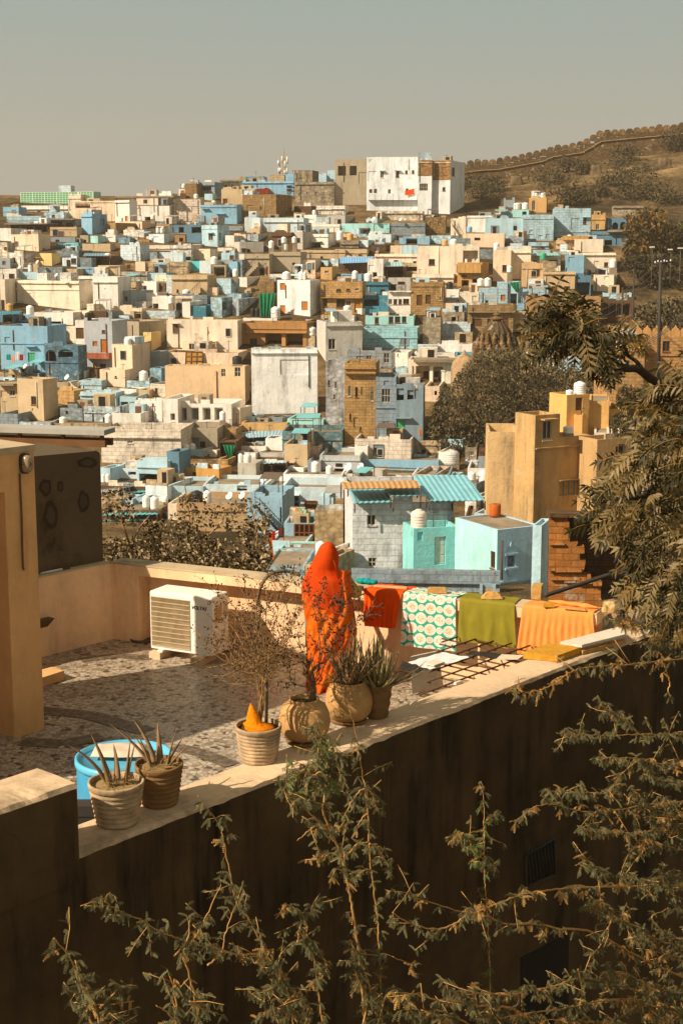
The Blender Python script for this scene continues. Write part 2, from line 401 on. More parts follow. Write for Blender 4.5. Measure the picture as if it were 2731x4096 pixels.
def lampT(x, y, z): return lpn + U * x - N * y + V((0, 0, z))
b = MB(); n = 20
for rr, d in ((1.0, .0), (1.0, .03), (.92, .045)):
 pass
rings = [(1.0, 0.0), (1.0, .028), (.9, .036)]
for rr, d in rings:
 for j in range(n):
  th = 2 * pi * j / n; ex = 0.6
  cx_ = math.copysign(abs(cos(th)) ** ex, cos(th)) * .052 * rr; cz_ = math.copysign(abs(sin(th)) ** ex, sin(th)) * .085 * rr
  b.v.append(tuple(lampT(cx_, d, cz_)))
for i in range(len(rings) - 1):
 for j in range(n): b.f.append((i * n + j, i * n + (j + 1) % n, (i + 1) * n + (j + 1) % n, (i + 1) * n + j)); b.m.append(0); b.sm.append(True)
b.f.append(tuple((len(rings) - 1) * n + j for j in range(n))); b.m.append(0); b.sm.append(False)
b.build('lamp_base', 'dark_metal', r)
b = MB()
rings = [(.86, .035), (.84, .06), (.66, .082), (.3, .092)]
for rr, d in rings:
 for j in range(n):
  th = 2 * pi * j / n; ex = 0.6
  b.v.append(tuple(lampT(math.copysign(abs(cos(th)) ** ex, cos(th)) * .052 * rr, d, math.copysign(abs(sin(th)) ** ex, sin(th)) * .085 * rr)))
for i in range(len(rings) - 1):
 for j in range(n): b.f.append((i * n + j, i * n + (j + 1) % n, (i + 1) * n + (j + 1) % n, (i + 1) * n + j)); b.m.append(0); b.sm.append(True)
b.f.append(tuple((len(rings) - 1) * n + j for j in range(n))); b.m.append(0); b.sm.append(True)
simple('lamp_glass', (0.30, 0.22, 0.12), 0.15, 0.1, 5, 0.6); b.build('lamp_glass', 'lamp_glass', r)
b = MB()
for x in (0.0,): b.tube([lampT(x, .037, -.083), lampT(x, .075, -.05), lampT(x, .096, 0), lampT(x, .075, .05), lampT(x, .037, .083)], .004, 5)
b.tube([lampT(-.05, .037, 0), lampT(-.03, .08, 0), lampT(.03, .08, 0), lampT(.05, .037, 0)], .004, 5)
b.build('lamp_guard', 'dark_metal', r)
b = MB(); wires = [at_plane(x, y, T(0, tR - .008), N) for x, y in ((80, 1893), (83, 1960), (88, 2060), (91, 2200), (94, 2270), (97, 2280))]
b.tube(wires, .009, 6); b.build('conduit', 'frame_brown', r)
b = MB(); tT = tc_ + .10
p0 = at_plane(150, 2268, T(0, tT), N); p1 = at_plane(413, 2205, T(0, tT), N); ztop = at_plane(395, 1802, T(0, tT), N).z; zt0 = at_plane(145, 1822, T(0, tT), N).z
s0, s1 = st(p0)[0], st(p1)[0]
m0 = V((0, 0, 1))
sl0 = s0 - 1.3
pr = [(sl0, ZP), (s1, ZP), (s1, ztop - .05), (s1 - .015, ztop - .015), (s1 - .05, ztop), (sl0, lerp(ztop, zt0, 2.2))]
k = len(pr)
b.add([T(s, tT, z) for s, z in pr] + [T(s, tT + .9, z) for s, z in pr], [tuple(range(k)), tuple(range(2 * k - 1, k - 1, -1))] + [(i, k + i, k + (i + 1) % k, (i + 1) % k) for i in range(k)])
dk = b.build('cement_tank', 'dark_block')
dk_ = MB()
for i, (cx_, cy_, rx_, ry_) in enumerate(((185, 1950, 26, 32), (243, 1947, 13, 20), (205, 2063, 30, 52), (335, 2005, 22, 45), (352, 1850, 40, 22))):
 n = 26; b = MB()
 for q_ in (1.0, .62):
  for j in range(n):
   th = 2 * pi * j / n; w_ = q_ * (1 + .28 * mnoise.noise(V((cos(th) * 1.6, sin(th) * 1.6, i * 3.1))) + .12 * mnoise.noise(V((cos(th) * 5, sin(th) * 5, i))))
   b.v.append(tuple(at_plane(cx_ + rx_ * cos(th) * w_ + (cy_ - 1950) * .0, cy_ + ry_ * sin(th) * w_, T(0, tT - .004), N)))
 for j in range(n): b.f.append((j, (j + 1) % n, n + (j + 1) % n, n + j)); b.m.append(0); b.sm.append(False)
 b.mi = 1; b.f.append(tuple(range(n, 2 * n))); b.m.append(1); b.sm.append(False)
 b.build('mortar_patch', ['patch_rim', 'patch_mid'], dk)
tag(dk, 'big dark stained cement tank standing on the side parapet', 'water tank')
b = MB(); pa, pb = at_plane(165, 2284, T(0, tc_ + .06), N), at_plane(250, 2258, T(0, tc_ + .06), N)
pa.z = pb.z = ZP + .012; b.tube([pa, pb], .011, 8); b.mi = 1; b.tube([pb, pb + (pb - pa).normalized() * .09], .014, 8)
tag(b.build('pipe_piece', ['white_plastic', 'rust_metal']), 'short white pipe lying on the side parapet against the dark tank', 'pipe')
YS = 16.6
e0 = at(417, 1722, YS); e1 = at(0, 1716, YS + .3)
b = MB()
ed = (V((e0.x, e0.y, 0)) - V((e1.x, e1.y, 0))).normalized(); em = V((-ed.y, ed.x, 0))
Lr = 6.0
def SB(mb, a0, a1, b0, b1, z0, z1):
 q = V((e0.x, e0.y, 0))
 mb.hexa([q + ed * a0 + em * b0 + V((0, 0, z0)), q + ed * a1 + em * b0 + V((0, 0, z0)), q + ed * a1 + em * b1 + V((0, 0, z0)), q + ed * a0 + em * b1 + V((0, 0, z0))],
   [q + ed * a0 + em * b0 + V((0, 0, z1)), q + ed * a1 + em * b0 + V((0, 0, z1)), q + ed * a1 + em * b1 + V((0, 0, z1)), q + ed * a0 + em * b1 + V((0, 0, z1))])
SB(b, -Lr, 0.0, 0, .34, e0.z - .06, e0.z)
rs = b.build('slab_roof', 'grey_slab')
b = MB(); SB(b, -Lr, -.01, .04, .1, e0.z - .205, e0.z - .125); SB(b, -Lr, -.01, .24, .3, e0.z - .205, e0.z - .125)
for a in (-.06, -.55, -1.1, -1.7): SB(b, a - .02, a + .02, .06, .1, e0.z - .13, e0.z - .055)
b.build('beam', 'frame_brown', rs)
b = MB(); SB(b, -.75, -.67, .12, .2, -4, e0.z - .2); SB(b, -3, -2.9, .12, .2, -4, e0.z - .2); b.build('post', 'rust_metal', rs)
tag(rs, 'grey slab roof on brown beams above the dark cement tank', 'roof')
b = MB(); p = at_z(225, 2735, 0); d = U
b.hexa([p + U * x + N * y for x, y in ((-.30, 0), (.14, 0.05), (.14, .24), (-.30, .24))], [p + U * x + N * y + V((0, 0, .09)) for x, y in ((-.30, 0), (.14, 0.05), (.14, .24), (-.30, .24))])
tag(b.build('stone_step', 'room_paint'), 'low peach stone step on the floor beside the orange room', 'step')
p = at_z(195, 2700, .0); b = MB()
b.hexa([p + U * x + N * y + V((0, 0, .002)) for x, y in ((-.12, .26), (.1, .26), (.1, .36), (-.12, .36))], [p + U * x + N * y + V((0, 0, .13)) for x, y in ((-.12, .26), (.1, .26), (.1, .36), (-.12, .36))])
tag(b.build('brick', 'room_recess'), 'dark brick standing behind the low step by the orange room', 'brick')
A0 = at_z(603, 2592, .09); A1 = at_z(850, 2627, .09)
au = (A1 - A0); wA = au.length; au.normalize(); am = V((-au.y, au.x, 0)); ZA = .09; HA = .60; DA = .32
def AC(x, y, z): return A0 + au * x + am * y + V((0, 0, z))
simple('ac_white', alb(243, 228, 206), 0.5, 0.07, 6, 0.3)
simple('ac_dark', (0.10, 0.075, 0.045), 0.7, 0.2)
simple('ac_fan', (0.24, 0.18, 0.11), 0.5, 0.1)
simple('ac_grille', alb(205, 175, 130), 0.5, 0.1)
r = empty('air_conditioner', A0); tag(r, 'white boxy outdoor air conditioner unit on stone blocks by the far parapet', 'air conditioner')
gx0, gx1, gz0, gz1 = .022, wA * .655, .035, HA - .055
bm = bmesh.new()
def cbox(b, x0, x1, y0, y1, z0, z1): b.hexa([AC(x0, y0, z0), AC(x1, y0, z0), AC(x1, y1, z0), AC(x0, y1, z0)], [AC(x0, y0, z1), AC(x1, y0, z1), AC(x1, y1, z1), AC(x0, y1, z1)])
b = MB(); bv = .012
def outline(ins): return [(ins + bv, ins), (wA - ins - bv, ins), (wA - ins, ins + bv), (wA - ins, DA - ins), (ins, DA - ins), (ins, ins + bv)]
lv = [(0, .006), (.006, 0), (HA - .02, 0), (HA - .006, .004), (HA, .014)]
o = len(b.v)
for z, ins in lv:
 for x, y in outline(ins): b.v.append(tuple(AC(x, y, z)))
for i in range(len(lv) - 1):
 for j in range(6):
  if j == 0 and i == 1: continue      # front panel built below with its window
  b.f.append((o + i * 6 + j, o + i * 6 + (j + 1) % 6, o + (i + 1) * 6 + (j + 1) % 6, o + (i + 1) * 6 + j)); b.m.append(0); b.sm.append(False)
b.f.append(tuple(o + j for j in range(5, -1, -1))); b.m.append(0); b.sm.append(False)
b.f.append(tuple(o + 24 + j for j in range(6))); b.m.append(0); b.sm.append(False)
xs = [bv, gx0, gx1, wA - bv]; zz = [.006, gz0, gz1, HA - .02]
for i in range(3):
 for j in range(3):
  if i == 1 and j == 1: continue
  b.quad(AC(xs[i], 0, zz[j]), AC(xs[i + 1], 0, zz[j]), AC(xs[i + 1], 0, zz[j + 1]), AC(xs[i], 0, zz[j + 1]))
dq = .10
for (xa, za, xb, zb2) in ((gx0, gz0, gx1, gz0), (gx1, gz0, gx1, gz1), (gx1, gz1, gx0, gz1), (gx0, gz1, gx0, gz0)):
 b.quad(AC(xa, 0, za), AC(xb, 0, zb2), AC(xb, dq, zb2), AC(xa, dq, za))
for z in (.145, .21, .275, .34): cbox(b, wA * .70, wA * .88, -.003, .004, z, z + .006)
cbox(b, wA * .92, wA * .928, -.003, .004, .05, HA - .09); cbox(b, wA * .68, wA * .928, -.003, .004, .045, .052)
b.build('casing', 'ac_white', r)
b = MB(); b.quad(AC(gx0, dq, gz0), AC(gx1, dq, gz0), AC(gx1, dq, gz1), AC(gx0, dq, gz1)); 
fcx, fcz, fr = (gx0 + gx1) / 2, (gz0 + gz1) / 2 + .005, (gz1 - gz0) * .46
b.mi = 1
for kk in range(3):
 a0_ = kk * 2 * pi / 3 + .5
 P3 = []
 for rr, aa, dy in ((.12, 0, .085), (.6, -.35, .06), (1.0, -.15, .05), (1.0, .55, .09), (.6, .6, .095), (.12, .7, .095)):
  P3.append(AC(fcx + cos(a0_ + aa) * fr * rr, dy, fcz + sin(a0_ + aa) * fr * rr))
 b.add(P3, [tuple(range(6))])
b.mi = 0; b.lathe([(0.001, 0), (.04, .0)], 12, AC(fcx, .05, fcz))
b.build('fan', ['ac_fan', 'ac_dark'], r)
b = MB()
nb = 34
for i in range(nb + 1):
 x = lerp(gx0, gx1, i / nb); b.box(0, 0, 0, 1, 1, 1, lambda p, x=x: AC(x - .002 + p.x * .004, -.006 + p.y * .006, lerp(gz0, gz1, p.z)))
for i in range(11):
 z = lerp(gz0, gz1, i / 10); b.box(0, 0, 0, 1, 1, 1, lambda p, z=z: AC(lerp(gx0, gx1, p.x), -.009 + p.y * .005, z - .0035 + p.z * .007))
b.build('fan_grille', 'ac_grille', r)
b = MB()
for x in (.10, wA - .16):
 b = MB(); cbox(b, x, x + .06, -.03, DA + .02, -.02, .0); b.build('foot', 'ac_white', r)
b = MB()
def sd(y, z, o=0.0): return AC(wA + o, y, z)
for (y0, y1, z0, z1, o, mi) in ((.06, .2, .33, .50, .002, 1), (.085, .175, .33, .455, .006, 0), (.085, .175, .455, .475, .014, 0), (.225, .30, .36, .50, .002, 2)):
 b.mi = mi; b.hexa([sd(y0, z0, -.01), sd(y0, z0, o), sd(y1, z0, o), sd(y1, z0, -.01)], [sd(y0, z1, -.01), sd(y0, z1, o), sd(y1, z1, o), sd(y1, z1, -.01)])
simple('ac_tan', alb(205, 155, 90), 0.6, 0.1)
b.build('valve_cover', ['ac_tan', 'ac_grille', 'ac_grille'], r)
cu = bpy.data.curves.new('brand_lettering', 'FONT'); cu.body = 'VOLTAS'; cu.size = .062; cu.extrude = .0012; cu.shear = .25; cu.align_x = 'CENTER'; cu.offset = .0012
to = bpy.data.objects.new('brand_lettering', cu); COL.objects.link(to)
deps = bpy.context.evaluated_depsgraph_get(); me = bpy.data.meshes.new_from_object(to.evaluated_get(deps)); bpy.data.objects.remove(to)
for v_ in me.vertices:
 x, y, z = v_.co; v_.co = AC(wA * .80 + x * .78, -.002 - z, HA - .135 + y * .8)
simple('ink', (0.02, 0.018, 0.016), 0.6, 0.05); me.materials.clear(); me.materials.append(MATS['ink'])
to = bpy.data.objects.new('lettering', me); COL.objects.link(to); to.parent = r; to.matrix_parent_inverse = Matrix.Translation(r.location).inverted()
for i, (x, lab) in enumerate(((.02, 'square stone block under the left foot of the air conditioner'), (wA - .22, 'square stone block under the right foot of the air conditioner'))):
 b = MB(); b.hexa([AC(x, -.06, -ZA), AC(x + .13, -.06, -ZA), AC(x + .13, .28, -ZA), AC(x, .28, -ZA)], [AC(x, -.06, -.021), AC(x + .13, -.06, -.021), AC(x + .13, .28, -.021), AC(x, .28, -.021)])
 tag(b.build('stone_block', 'cement_top'), lab, 'stone block', 'blocks under the air conditioner')
b = MB(); b.lathe([(.05, .0), (.12, .0), (.13, .03), (.12, .032), (.11, .008), (.001, .008)], 18, at_z(570, 2562, 0) )
tag(b.build('shallow_basin', 'dark_block'), 'dark shallow basin on the floor in the recess by the air conditioner', 'basin')
simple('drum_blue', alb(66, 148, 180), 0.4, 0.12, 5, 0.35); simple('drum_lid', alb(96, 178, 200), 0.4, 0.12, 5, 0.35)
dc = V((at(497, 3020, 9.38).x, 9.38, 0)); zt = at(497, 3022, 9.38).z; rd = .323
r = empty('plastic_drum', dc); tag(r, 'blue plastic drum standing behind the wall beside the ribbed pots', 'drum')
b = MB(); b.lathe([(rd * .93, 0), (rd * .97, .03), (rd, .1), (rd, .3), (rd * .985, .32), (rd, .34), (rd, zt - .07), (rd * .97, zt - .04)], 40, dc); b.build('drum_body', 'drum_blue', r)
b = MB(); b.lathe([(rd * .97, zt - .05), (rd * 1.03, zt - .05), (rd * 1.04, zt - .03), (rd * 1.03, zt), (rd * .98, zt + .004), (rd * .96, zt - .025), (rd * .5, zt - .022), (.001, zt - .02)], 40, dc, cap0=False); b.build('lid', 'drum_lid', r)
b = MB(); q = dc + V((-rd * 1.03, -.05, zt - .03)); b.box(-.02, -.02, -.03, .015, .03, .02, lambda p: q + p); b.build('clamp', 'dark_metal', r)
simple('pale_cloth', alb(216, 190, 160), 0.9, 0.12, 12)
b = MB(); nx, ny = 14, 10; cc = dc + V((-.02, .02, zt + .012))
for side in (0, 1):
 o = len(b.v)
 for i in range(nx):
  for j in range(ny):
   x = lerp(-.20, .17, i / (nx - 1)); y = lerp(-.10, .15, j / (ny - 1)); y *= 1 - .25 * abs(x) / .25
   edge = min(i, nx - 1 - i, j, ny - 1 - j)
   z = (.03 + .012 * mnoise.noise(V((x * 9, y * 9, 2)))) * (1 if edge else .1) if side else 0
   b.v.append(tuple(cc + V((x, y, z))))
 for i in range(nx - 1):
  for j in range(ny - 1):
   f = (o + i * ny + j, o + (i + 1) * ny + j, o + (i + 1) * ny + j + 1, o + i * ny + j + 1); b.f.append(f if side else f[::-1]); b.m.append(0); b.sm.append(True)
tag(b.build('folded_sack', 'pale_cloth'), 'pale folded sack lying on the lid of the blue drum', 'sack')
b = MB(); q = at(340, 3235, 8.62); b.box(-.09, -.06, 0, .075, .06, .07, lambda p: V((q.x, q.y, 0)) + V((p.x, p.y, q.z - .03 + p.z)))
b.box(-.085, -.055, -q.z + .03, .07, .055, 0, lambda p: V((q.x, q.y, 0)) + V((p.x, p.y, q.z - .03 + p.z)))
tag(b.build('dark_box', 'dark_metal'), 'small dark box standing behind the wall just left of the blue drum', 'box')
# ================================================================== POTS, PLANTS, PEOPLE, LAUNDRY
simple('clay_grey', alb(186, 154, 114), 0.9, 0.55, 11, 0.1, bump=0.5)
simple('clay_tan', alb(190, 142, 86), 0.85, 0.3, 9, 0.15, bump=0.3)
simple('clay_dark', alb(135, 98, 58), 0.9, 0.35, 10, 0.1, bump=0.3)
simple('soil', (0.085, 0.055, 0.028), 0.95, 0.4, 30, 0.05)
simple('straw', (0.33, 0.23, 0.10), 0.9, 0.4, 40, 0.1)
simple('aloe_dry', (0.27, 0.165, 0.075), 0.7, 0.45, 18, 0.2)
simple('aloe_green', (0.30, 0.235, 0.10), 0.55, 0.4, 14, 0.3)
simple('twig', (0.17, 0.115, 0.065), 0.85, 0.3, 20, 0.1)
simple('twig_pale', (0.34, 0.20, 0.085), 0.8, 0.3, 20, 0.1)
simple('leaf_dry', (0.055, 0.036, 0.018), 0.7, 0.5, 9, 0.15, transl=0.15)
simple('leaf_brown', (0.115, 0.082, 0.038), 0.7, 0.6, 5, 0.15, transl=0.2)
def wpt(px, py, Y): return at(px, py, Y)
def wz(px, py): return at_z(px, py, ZW + .003)
def ribbed_pot(base, rt, rb, h, m, label, ribs=7, n=36, straw=False, group=None):
 r = empty('flower_pot', base); tag(r, label, 'flower pot', group)
 b = MB(); prof = [(rb * .96, 0), (rb, .006)]
 zt = h * .86
 K = ribs * 4
 for i in range(K + 1):
  f = i / K; rr = lerp(rb, rt * .97, f) + .0045 * sin(f * ribs * 2 * pi); prof.append((rr, .008 + f * (zt - .008)))
 prof += [(rt, zt + .003), (rt * 1.02, h - .008), (rt * 1.01, h), (rt * .93, h), (rt * .91, h - .02), (rt * .9, h * .87)]
 b.lathe(prof, n, base, wob=.02); b.build('pot_body', m, r)
 b = MB(); b.lathe([(rt * .905, h * .885), (rt * .5, h * .91), (.001, h * .93)], 24, base, cap0=False, wob=.05)
 so_ = b.build('soil', 'straw' if straw else 'soil', r)
 return r
def urn(base, rr, h, ro, m, label):
 r = empty('clay_urn', base); tag(r, label, 'urn')
 prof = [(rr * .5, 0), (rr * .72, .012), (rr * .92, h * .18), (rr, h * .42), (rr * .97, h * .62), (rr * .84, h * .82), (ro, h * .93), (ro * 1.03, h * .97), (ro * 1.02, h), (ro * .93, h), (ro * .9, h * .93), (ro * .93, h * .86)]
 b = MB(); b.lathe(prof, 40, base, wob=.03); b.build('urn_body', m, r)
 b = MB(); b.lathe([(ro * .94, h * .88), (ro * .4, h * .905), (.001, h * .915)], 24, base, cap0=False, wob=.05); b.build('soil', 'soil', r)
 return r
def spike(b, base, d, L, w0, bend, n=7, thick=.4):
 """fleshy tapering leaf: triangular section swept along a bending line"""
 d = V(d).normalized(); side = d.cross(V((0, 0, 1)));
 side = side.normalized() if side.length > .05 else V((1, 0, 0))
 p = V(base); o = len(b.v)
 for i in range(n + 1):
  f = i / n; wd = w0 * (1 - f) ** .75 * (1 if f > .02 else .9) + .0006
  up = side.cross(d).normalized()
  b.v += [tuple(p - side * wd), tuple(p - up * wd * thick * 1.6), tuple(p + side * wd), tuple(p + up * wd * .15)]
  d = (d + bend * (1 / n) + V((0, 0, 0))).normalized(); p = p + d * (L / n)
 for i in range(n):
  for j in range(4):
   b.f.append((o + i * 4 + j, o + i * 4 + (j + 1) % 4, o + (i + 1) * 4 + (j + 1) % 4, o + (i + 1) * 4 + j)); b.m.append(b.mi); b.sm.append(True)
def blade(b, p, d, nrm, L, w, sag=0.25, n=3, sickle=0.0):
 """flat pointed leaf of n+1 sections"""
 d = V(d).normalized(); side = d.cross(nrm); side = side.normalized() if side.length > .02 else d.orthogonal().normalized()
 up = side.cross(d); o = len(b.v); p = V(p)
 prof = {2: (.25, 1, 0), 3: (.2, 1, .75, 0), 4: (.15, .9, 1, .6, 0)}[n]
 for i in range(n + 1):
  f = i / n; c = p + d * (L * f) + V((0, 0, -1)) * (sag * L * f * f) + side * (sickle * L * f * f)
  wd = w * .5 * prof[i]
  if i < n: b.v += [tuple(c - side * wd), tuple(c + side * wd)]
  else: b.v.append(tuple(c))
 for i in range(n):
  if i < n - 1: b.f.append((o + 2 * i, o + 2 * i + 1, o + 2 * i + 3, o + 2 * i + 2))
  else: b.f.append((o + 2 * i, o + 2 * i + 1, o + 2 * n))
  b.m.append(b.mi); b.sm.append(True)
def rv(rng, z=1.0): return V((rng.gauss(0, 1), rng.gauss(0, 1), rng.gauss(0, 1) * z)).normalized()
p1 = wz(470, 3288); pot1 = ribbed_pot(p1, .168, .125, .262, 'clay_grey', 'ribbed grey clay pot holding dead aloe nearest on the wall', straw=True)
p2 = wz(640, 3212); pot2 = ribbed_pot(p2, .150, .112, .262, 'clay_dark', 'dark clay pot with dry aloe behind the nearest ribbed pot', straw=True)
p3 = wz(1035, 3040); pot3 = ribbed_pot(p3, .157, .122, .25, 'clay_grey', 'ribbed grey clay pot with an orange cloth in it', ribs=8)
pr_ = V((p3.x, p3.y, p3.z))
p4 = wz(1218, 2968) + V((0, 0, .03)); u1 = urn(p4, .182, .29, .105, 'clay_tan', 'round tan clay urn with a woody stem, left of the pair')
p5 = wz(1395, 2885) + V((0, 0, .02)); u2 = urn(p5, .172, .29, .12, 'clay_tan', 'round clay urn with dry grass between the other urn and the aloe pot')
p6 = wz(1507, 2865); pot6 = ribbed_pot(p6, .115, .082, .26, 'clay_dark', 'dark narrow pot full of green aloe, rightmost on the wall', ribs=3)
for i, (q, lab) in enumerate(((p4, 'dark clay saucer under the left round urn'), (p5, 'dark clay saucer under the right round urn'))):
 b = MB(); z0 = -(.03 if i == 0 else .02)
 b.lathe([(.10, z0), (.125, z0 + .002), (.135, z0 + .022), (.12, z0 + .024), (.001, z0 + (.028 if i == 0 else .0185))], 24, q)
 tag(b.build('saucer', 'clay_dark'), lab, 'saucer', 'saucers under the urns')
rng = random.Random(3)
def dead_aloe(base, h, spec, label, r0, m='aloe_dry'):
 b = MB()
 for (az, tilt, L, w0, curl) in spec:
  d = V((cos(az) * sin(tilt), sin(az) * sin(tilt), cos(tilt)))
  spike(b, base + V((cos(az) * r0 * .4, sin(az) * r0 * .4, h)), d, L * 1.08, w0 * 1.45, V((cos(az + 1) * curl, sin(az + 1) * curl, -abs(curl) * .8)))
 for i in range(70):
  a = rng.uniform(0, 2 * pi); rr = rng.uniform(.0, r0); q = base + V((cos(a) * rr, sin(a) * rr, h + rng.uniform(0, .015)))
  b.mi = 1; e = q + V((rng.gauss(0, .05), rng.gauss(0, .05), rng.gauss(.01, .02))); b.tube([q, (q + e) / 2 + V((0, 0, .012)), e], .0012, 3, False); b.mi = 0
 o = b.build('aloe_plant', [m, 'straw']); tag(o, label, 'plant'); return o
dead_aloe(p1, .235, [(pi * .95, .42, .34, .020, .5), (pi * .8, .30, .30, .018, .2), (.2, .12, .26, .024, .1), (0.3, .28, .27, .019, -.2), (pi * .5, .35, .22, .016, .3), (pi * 1.3, .3, .2, .02, -.2)], 'dead brown aloe with stiff curled leaves in the nearest pot', .12)
dead_aloe(p2, .235, [(pi * .9, .62, .36, .017, .3), (pi * .7, .35, .30, .015, .4), (pi * .5, .1, .25, .018, .1), (0.1, .2, .24, .015, .2), (.1, .75, .22, .014, -.2), (0.5, .55, .20, .015, -.3), (-.8, .7, .12, .016, 1.4), (pi, .3, .22, .02, .1), (2.5, .6, .2, .016, .2)], 'dead brown aloe spreading from the dark second pot', .11)
b = MB()
for i in range(64):
 az = rng.uniform(0, 2 * pi); tl = rng.uniform(.08, 1.45); L = rng.uniform(.2, .42)
 spike(b, p6 + V((cos(az) * .05, sin(az) * .05, .235)), V((cos(az) * sin(tl), sin(az) * sin(tl), cos(tl) + .1)), L, rng.uniform(.017, .033), V((-cos(az) * .25, -sin(az) * .25, .45)))
tag(b.build('aloe_plant', 'aloe_green'), 'spiky yellow green aloe clump in the narrow pot', 'plant')
b = MB()
for i in range(70):
 az = rng.uniform(0, 2 * pi); tl = rng.uniform(.05, 1.0); L = rng.uniform(.16, .46)
 spike(b, p5 + V((cos(az) * .05, sin(az) * .05, .265)), V((cos(az) * sin(tl), sin(az) * sin(tl), cos(tl))), L, rng.uniform(.006, .015), V((rng.gauss(0, .3), rng.gauss(0, .3), .2)))
for i in range(60):
 a = rng.uniform(0, 2 * pi); q = p5 + V((cos(a) * .09, sin(a) * .09, .27)); e = q + V((cos(a) * rng.uniform(0, .12), sin(a) * .1, rng.uniform(-.06, .08)))
 b.mi = 1; b.tube([q, q.lerp(e, .5) + V((0, 0, .04)), e], .0015, 3, False); b.mi = 0
tag(b.build('aloe_plant', ['aloe_dry', 'straw']), 'half dead grassy aloe in the right round urn', 'plant')
simple('cloth_saffron', alb(240, 130, 10), 0.9, 0.25, 40, 0.1, bump=.5)
b = MB(); base = p3 + V((0, 0, .232)); n = 22; lv = [(0, .1, .07), (.02, .098, .07), (.035, .075, .055), (.05, .05, .045), (.09, .042, .036), (.13, .026, .025), (.165, .010, .010), (.18, .001, .001)]
o = len(b.v)
for z, rx, ry in lv:
 for j in range(n):
  th = 2 * pi * j / n; f = 1 + .12 * mnoise.noise(V((cos(th) * 3, sin(th) * 3, z * 14)))
  sh = V((-.02 - z * .15 + (.03 if z < .03 else 0), 0, 0)); b.v.append(tuple(base + sh + V((rx * cos(th) * f, ry * sin(th) * f - .03, z))))
for i in range(len(lv) - 1):
 for j in range(n): b.f.append((o + i * n + j, o + i * n + (j + 1) % n, o + (i + 1) * n + (j + 1) % n, o + (i + 1) * n + j)); b.m.append(0); b.sm.append(True)
tag(b.build('offering_cloth', 'cloth_saffron'), 'bright orange cloth bundle with a peaked top in the ribbed pot', 'cloth')
simple('bangle_red', (0.22, 0.035, 0.012), 0.4, 0.1)
def ring(c, r, n=20, tr=.0025, ax=V((0, 1, 0))):
 a = ax.orthogonal().normalized(); bb = ax.cross(a); return [c + a * r * cos(2 * pi * i / n) + bb * r * sin(2 * pi * i / n) for i in range(n + 1)]
for (x, y, rr, lab) in ((1017, 2775, .034, 'red bangle hanging on the twigs straight above the orange cloth'), (1096, 2762, .022, 'smaller red bangle hanging on the twigs right of the other')):
 b = MB(); b.tube(ring(at(x, y, 9.3), rr, ax=V((.3, 1, 0)).normalized()), .0025, 5, False); tag(b.build('bangle', 'bangle_red'), lab, 'bangle', 'bangles on the twigs')
def shrub(name, base, stems, label, leaf, m_leaf, m_twig, seed, r0=.006, sub=5, nleaf=7, cat='shrub', spread=.16, leaf_from=.45, group=None):
 rg = random.Random(seed); wb = MB(); lb = MB()
 for st_ in stems:
  pts = spline([base] + [V(q) for q in st_], 6)
  for i in range(1, len(pts) - 1): pts[i] = pts[i] + rv(rg) * .006
  wb.tube(pts, [lerp(r0, r0 * .25, i / (len(pts) - 1)) for i in range(len(pts))], 5, False)
  L = sum((pts[i + 1] - pts[i]).length for i in range(len(pts) - 1))
  for k in range(sub):
   f = rg.uniform(.3, 1.0); i = min(len(pts) - 2, int(f * (len(pts) - 1))); q = pts[i]; d = (pts[i + 1] - pts[i]).normalized()
   dd = (d * .7 + rv(rg) * .8 + V((0, 0, .1))).normalized(); e = q + dd * rg.uniform(.4, 1.2) * spread
   md = q.lerp(e, .5) + rv(rg) * .02; tw = spline([q, md, e], 4)
   wb.tube(tw, [r0 * .35] * (len(tw) - 1) + [r0 * .15], 4, False)
   if rg.random() < .6:
    e2 = md + (dd + rv(rg) * .8).normalized() * spread * .5; wb.tube([md, md.lerp(e2, .5) + rv(rg) * .008, e2], r0 * .2, 3, False); tw = tw + [md.lerp(e2, .5), e2]
   if f > leaf_from:
    for j in range(nleaf):
     c = rg.choice(tw[1:]) + rv(rg) * .012; blade(lb, c, (rv(rg) + dd * .6 + V((0, 0, -.2))), rv(rg), leaf * rg.uniform(.6, 1.2), leaf * .42, rg.uniform(-.1, .3), 2)
 r = wb.build(name, m_twig); tag(r, label, cat, group)
 if lb.f: lb.build('foliage', m_leaf, r)
 return r
D = 1.7416
def dp(x, y, Y): return at(x * D, y * D, Y)
bA = p3 + V((.01, .02, .23))
stA = [[dp(598, 1560, 9.35), dp(570, 1470, 9.5), dp(535, 1390, 9.6), dp(505, 1375, 9.7)], [dp(600, 1550, 9.4), dp(585, 1450, 9.5), dp(560, 1330, 9.6)], [dp(612, 1550, 9.35), dp(625, 1470, 9.5), dp(640, 1390, 9.5), dp(660, 1330, 9.5)],
  [dp(620, 1560, 9.4), dp(655, 1480, 9.4), dp(690, 1400, 9.5)], [dp(590, 1560, 9.3), dp(545, 1500, 9.4), dp(500, 1440, 9.5)], [dp(600, 1540, 9.45), dp(610, 1440, 9.6), dp(615, 1340, 9.7)], [dp(588, 1575, 9.3), dp(540, 1530, 9.3), dp(495, 1480, 9.4)],
  [dp(605, 1560, 9.5), dp(640, 1500, 9.6), dp(672, 1440, 9.7)], [dp(600, 1560, 9.2), dp(570, 1510, 9.2), dp(530, 1420, 9.3)], [dp(606, 1560, 9.35), dp(600, 1490, 9.2), dp(585, 1400, 9.2)]]
shrub('dry_shrub', bA, stA, 'leafless twiggy shrub with dark dry leaves spreading from the ribbed pot with the orange cloth', .026, 'leaf_dry', 'twig_pale', 5, .0052, 34, 6, spread=.21)
bB = p4 + V((.03, 0, .262))
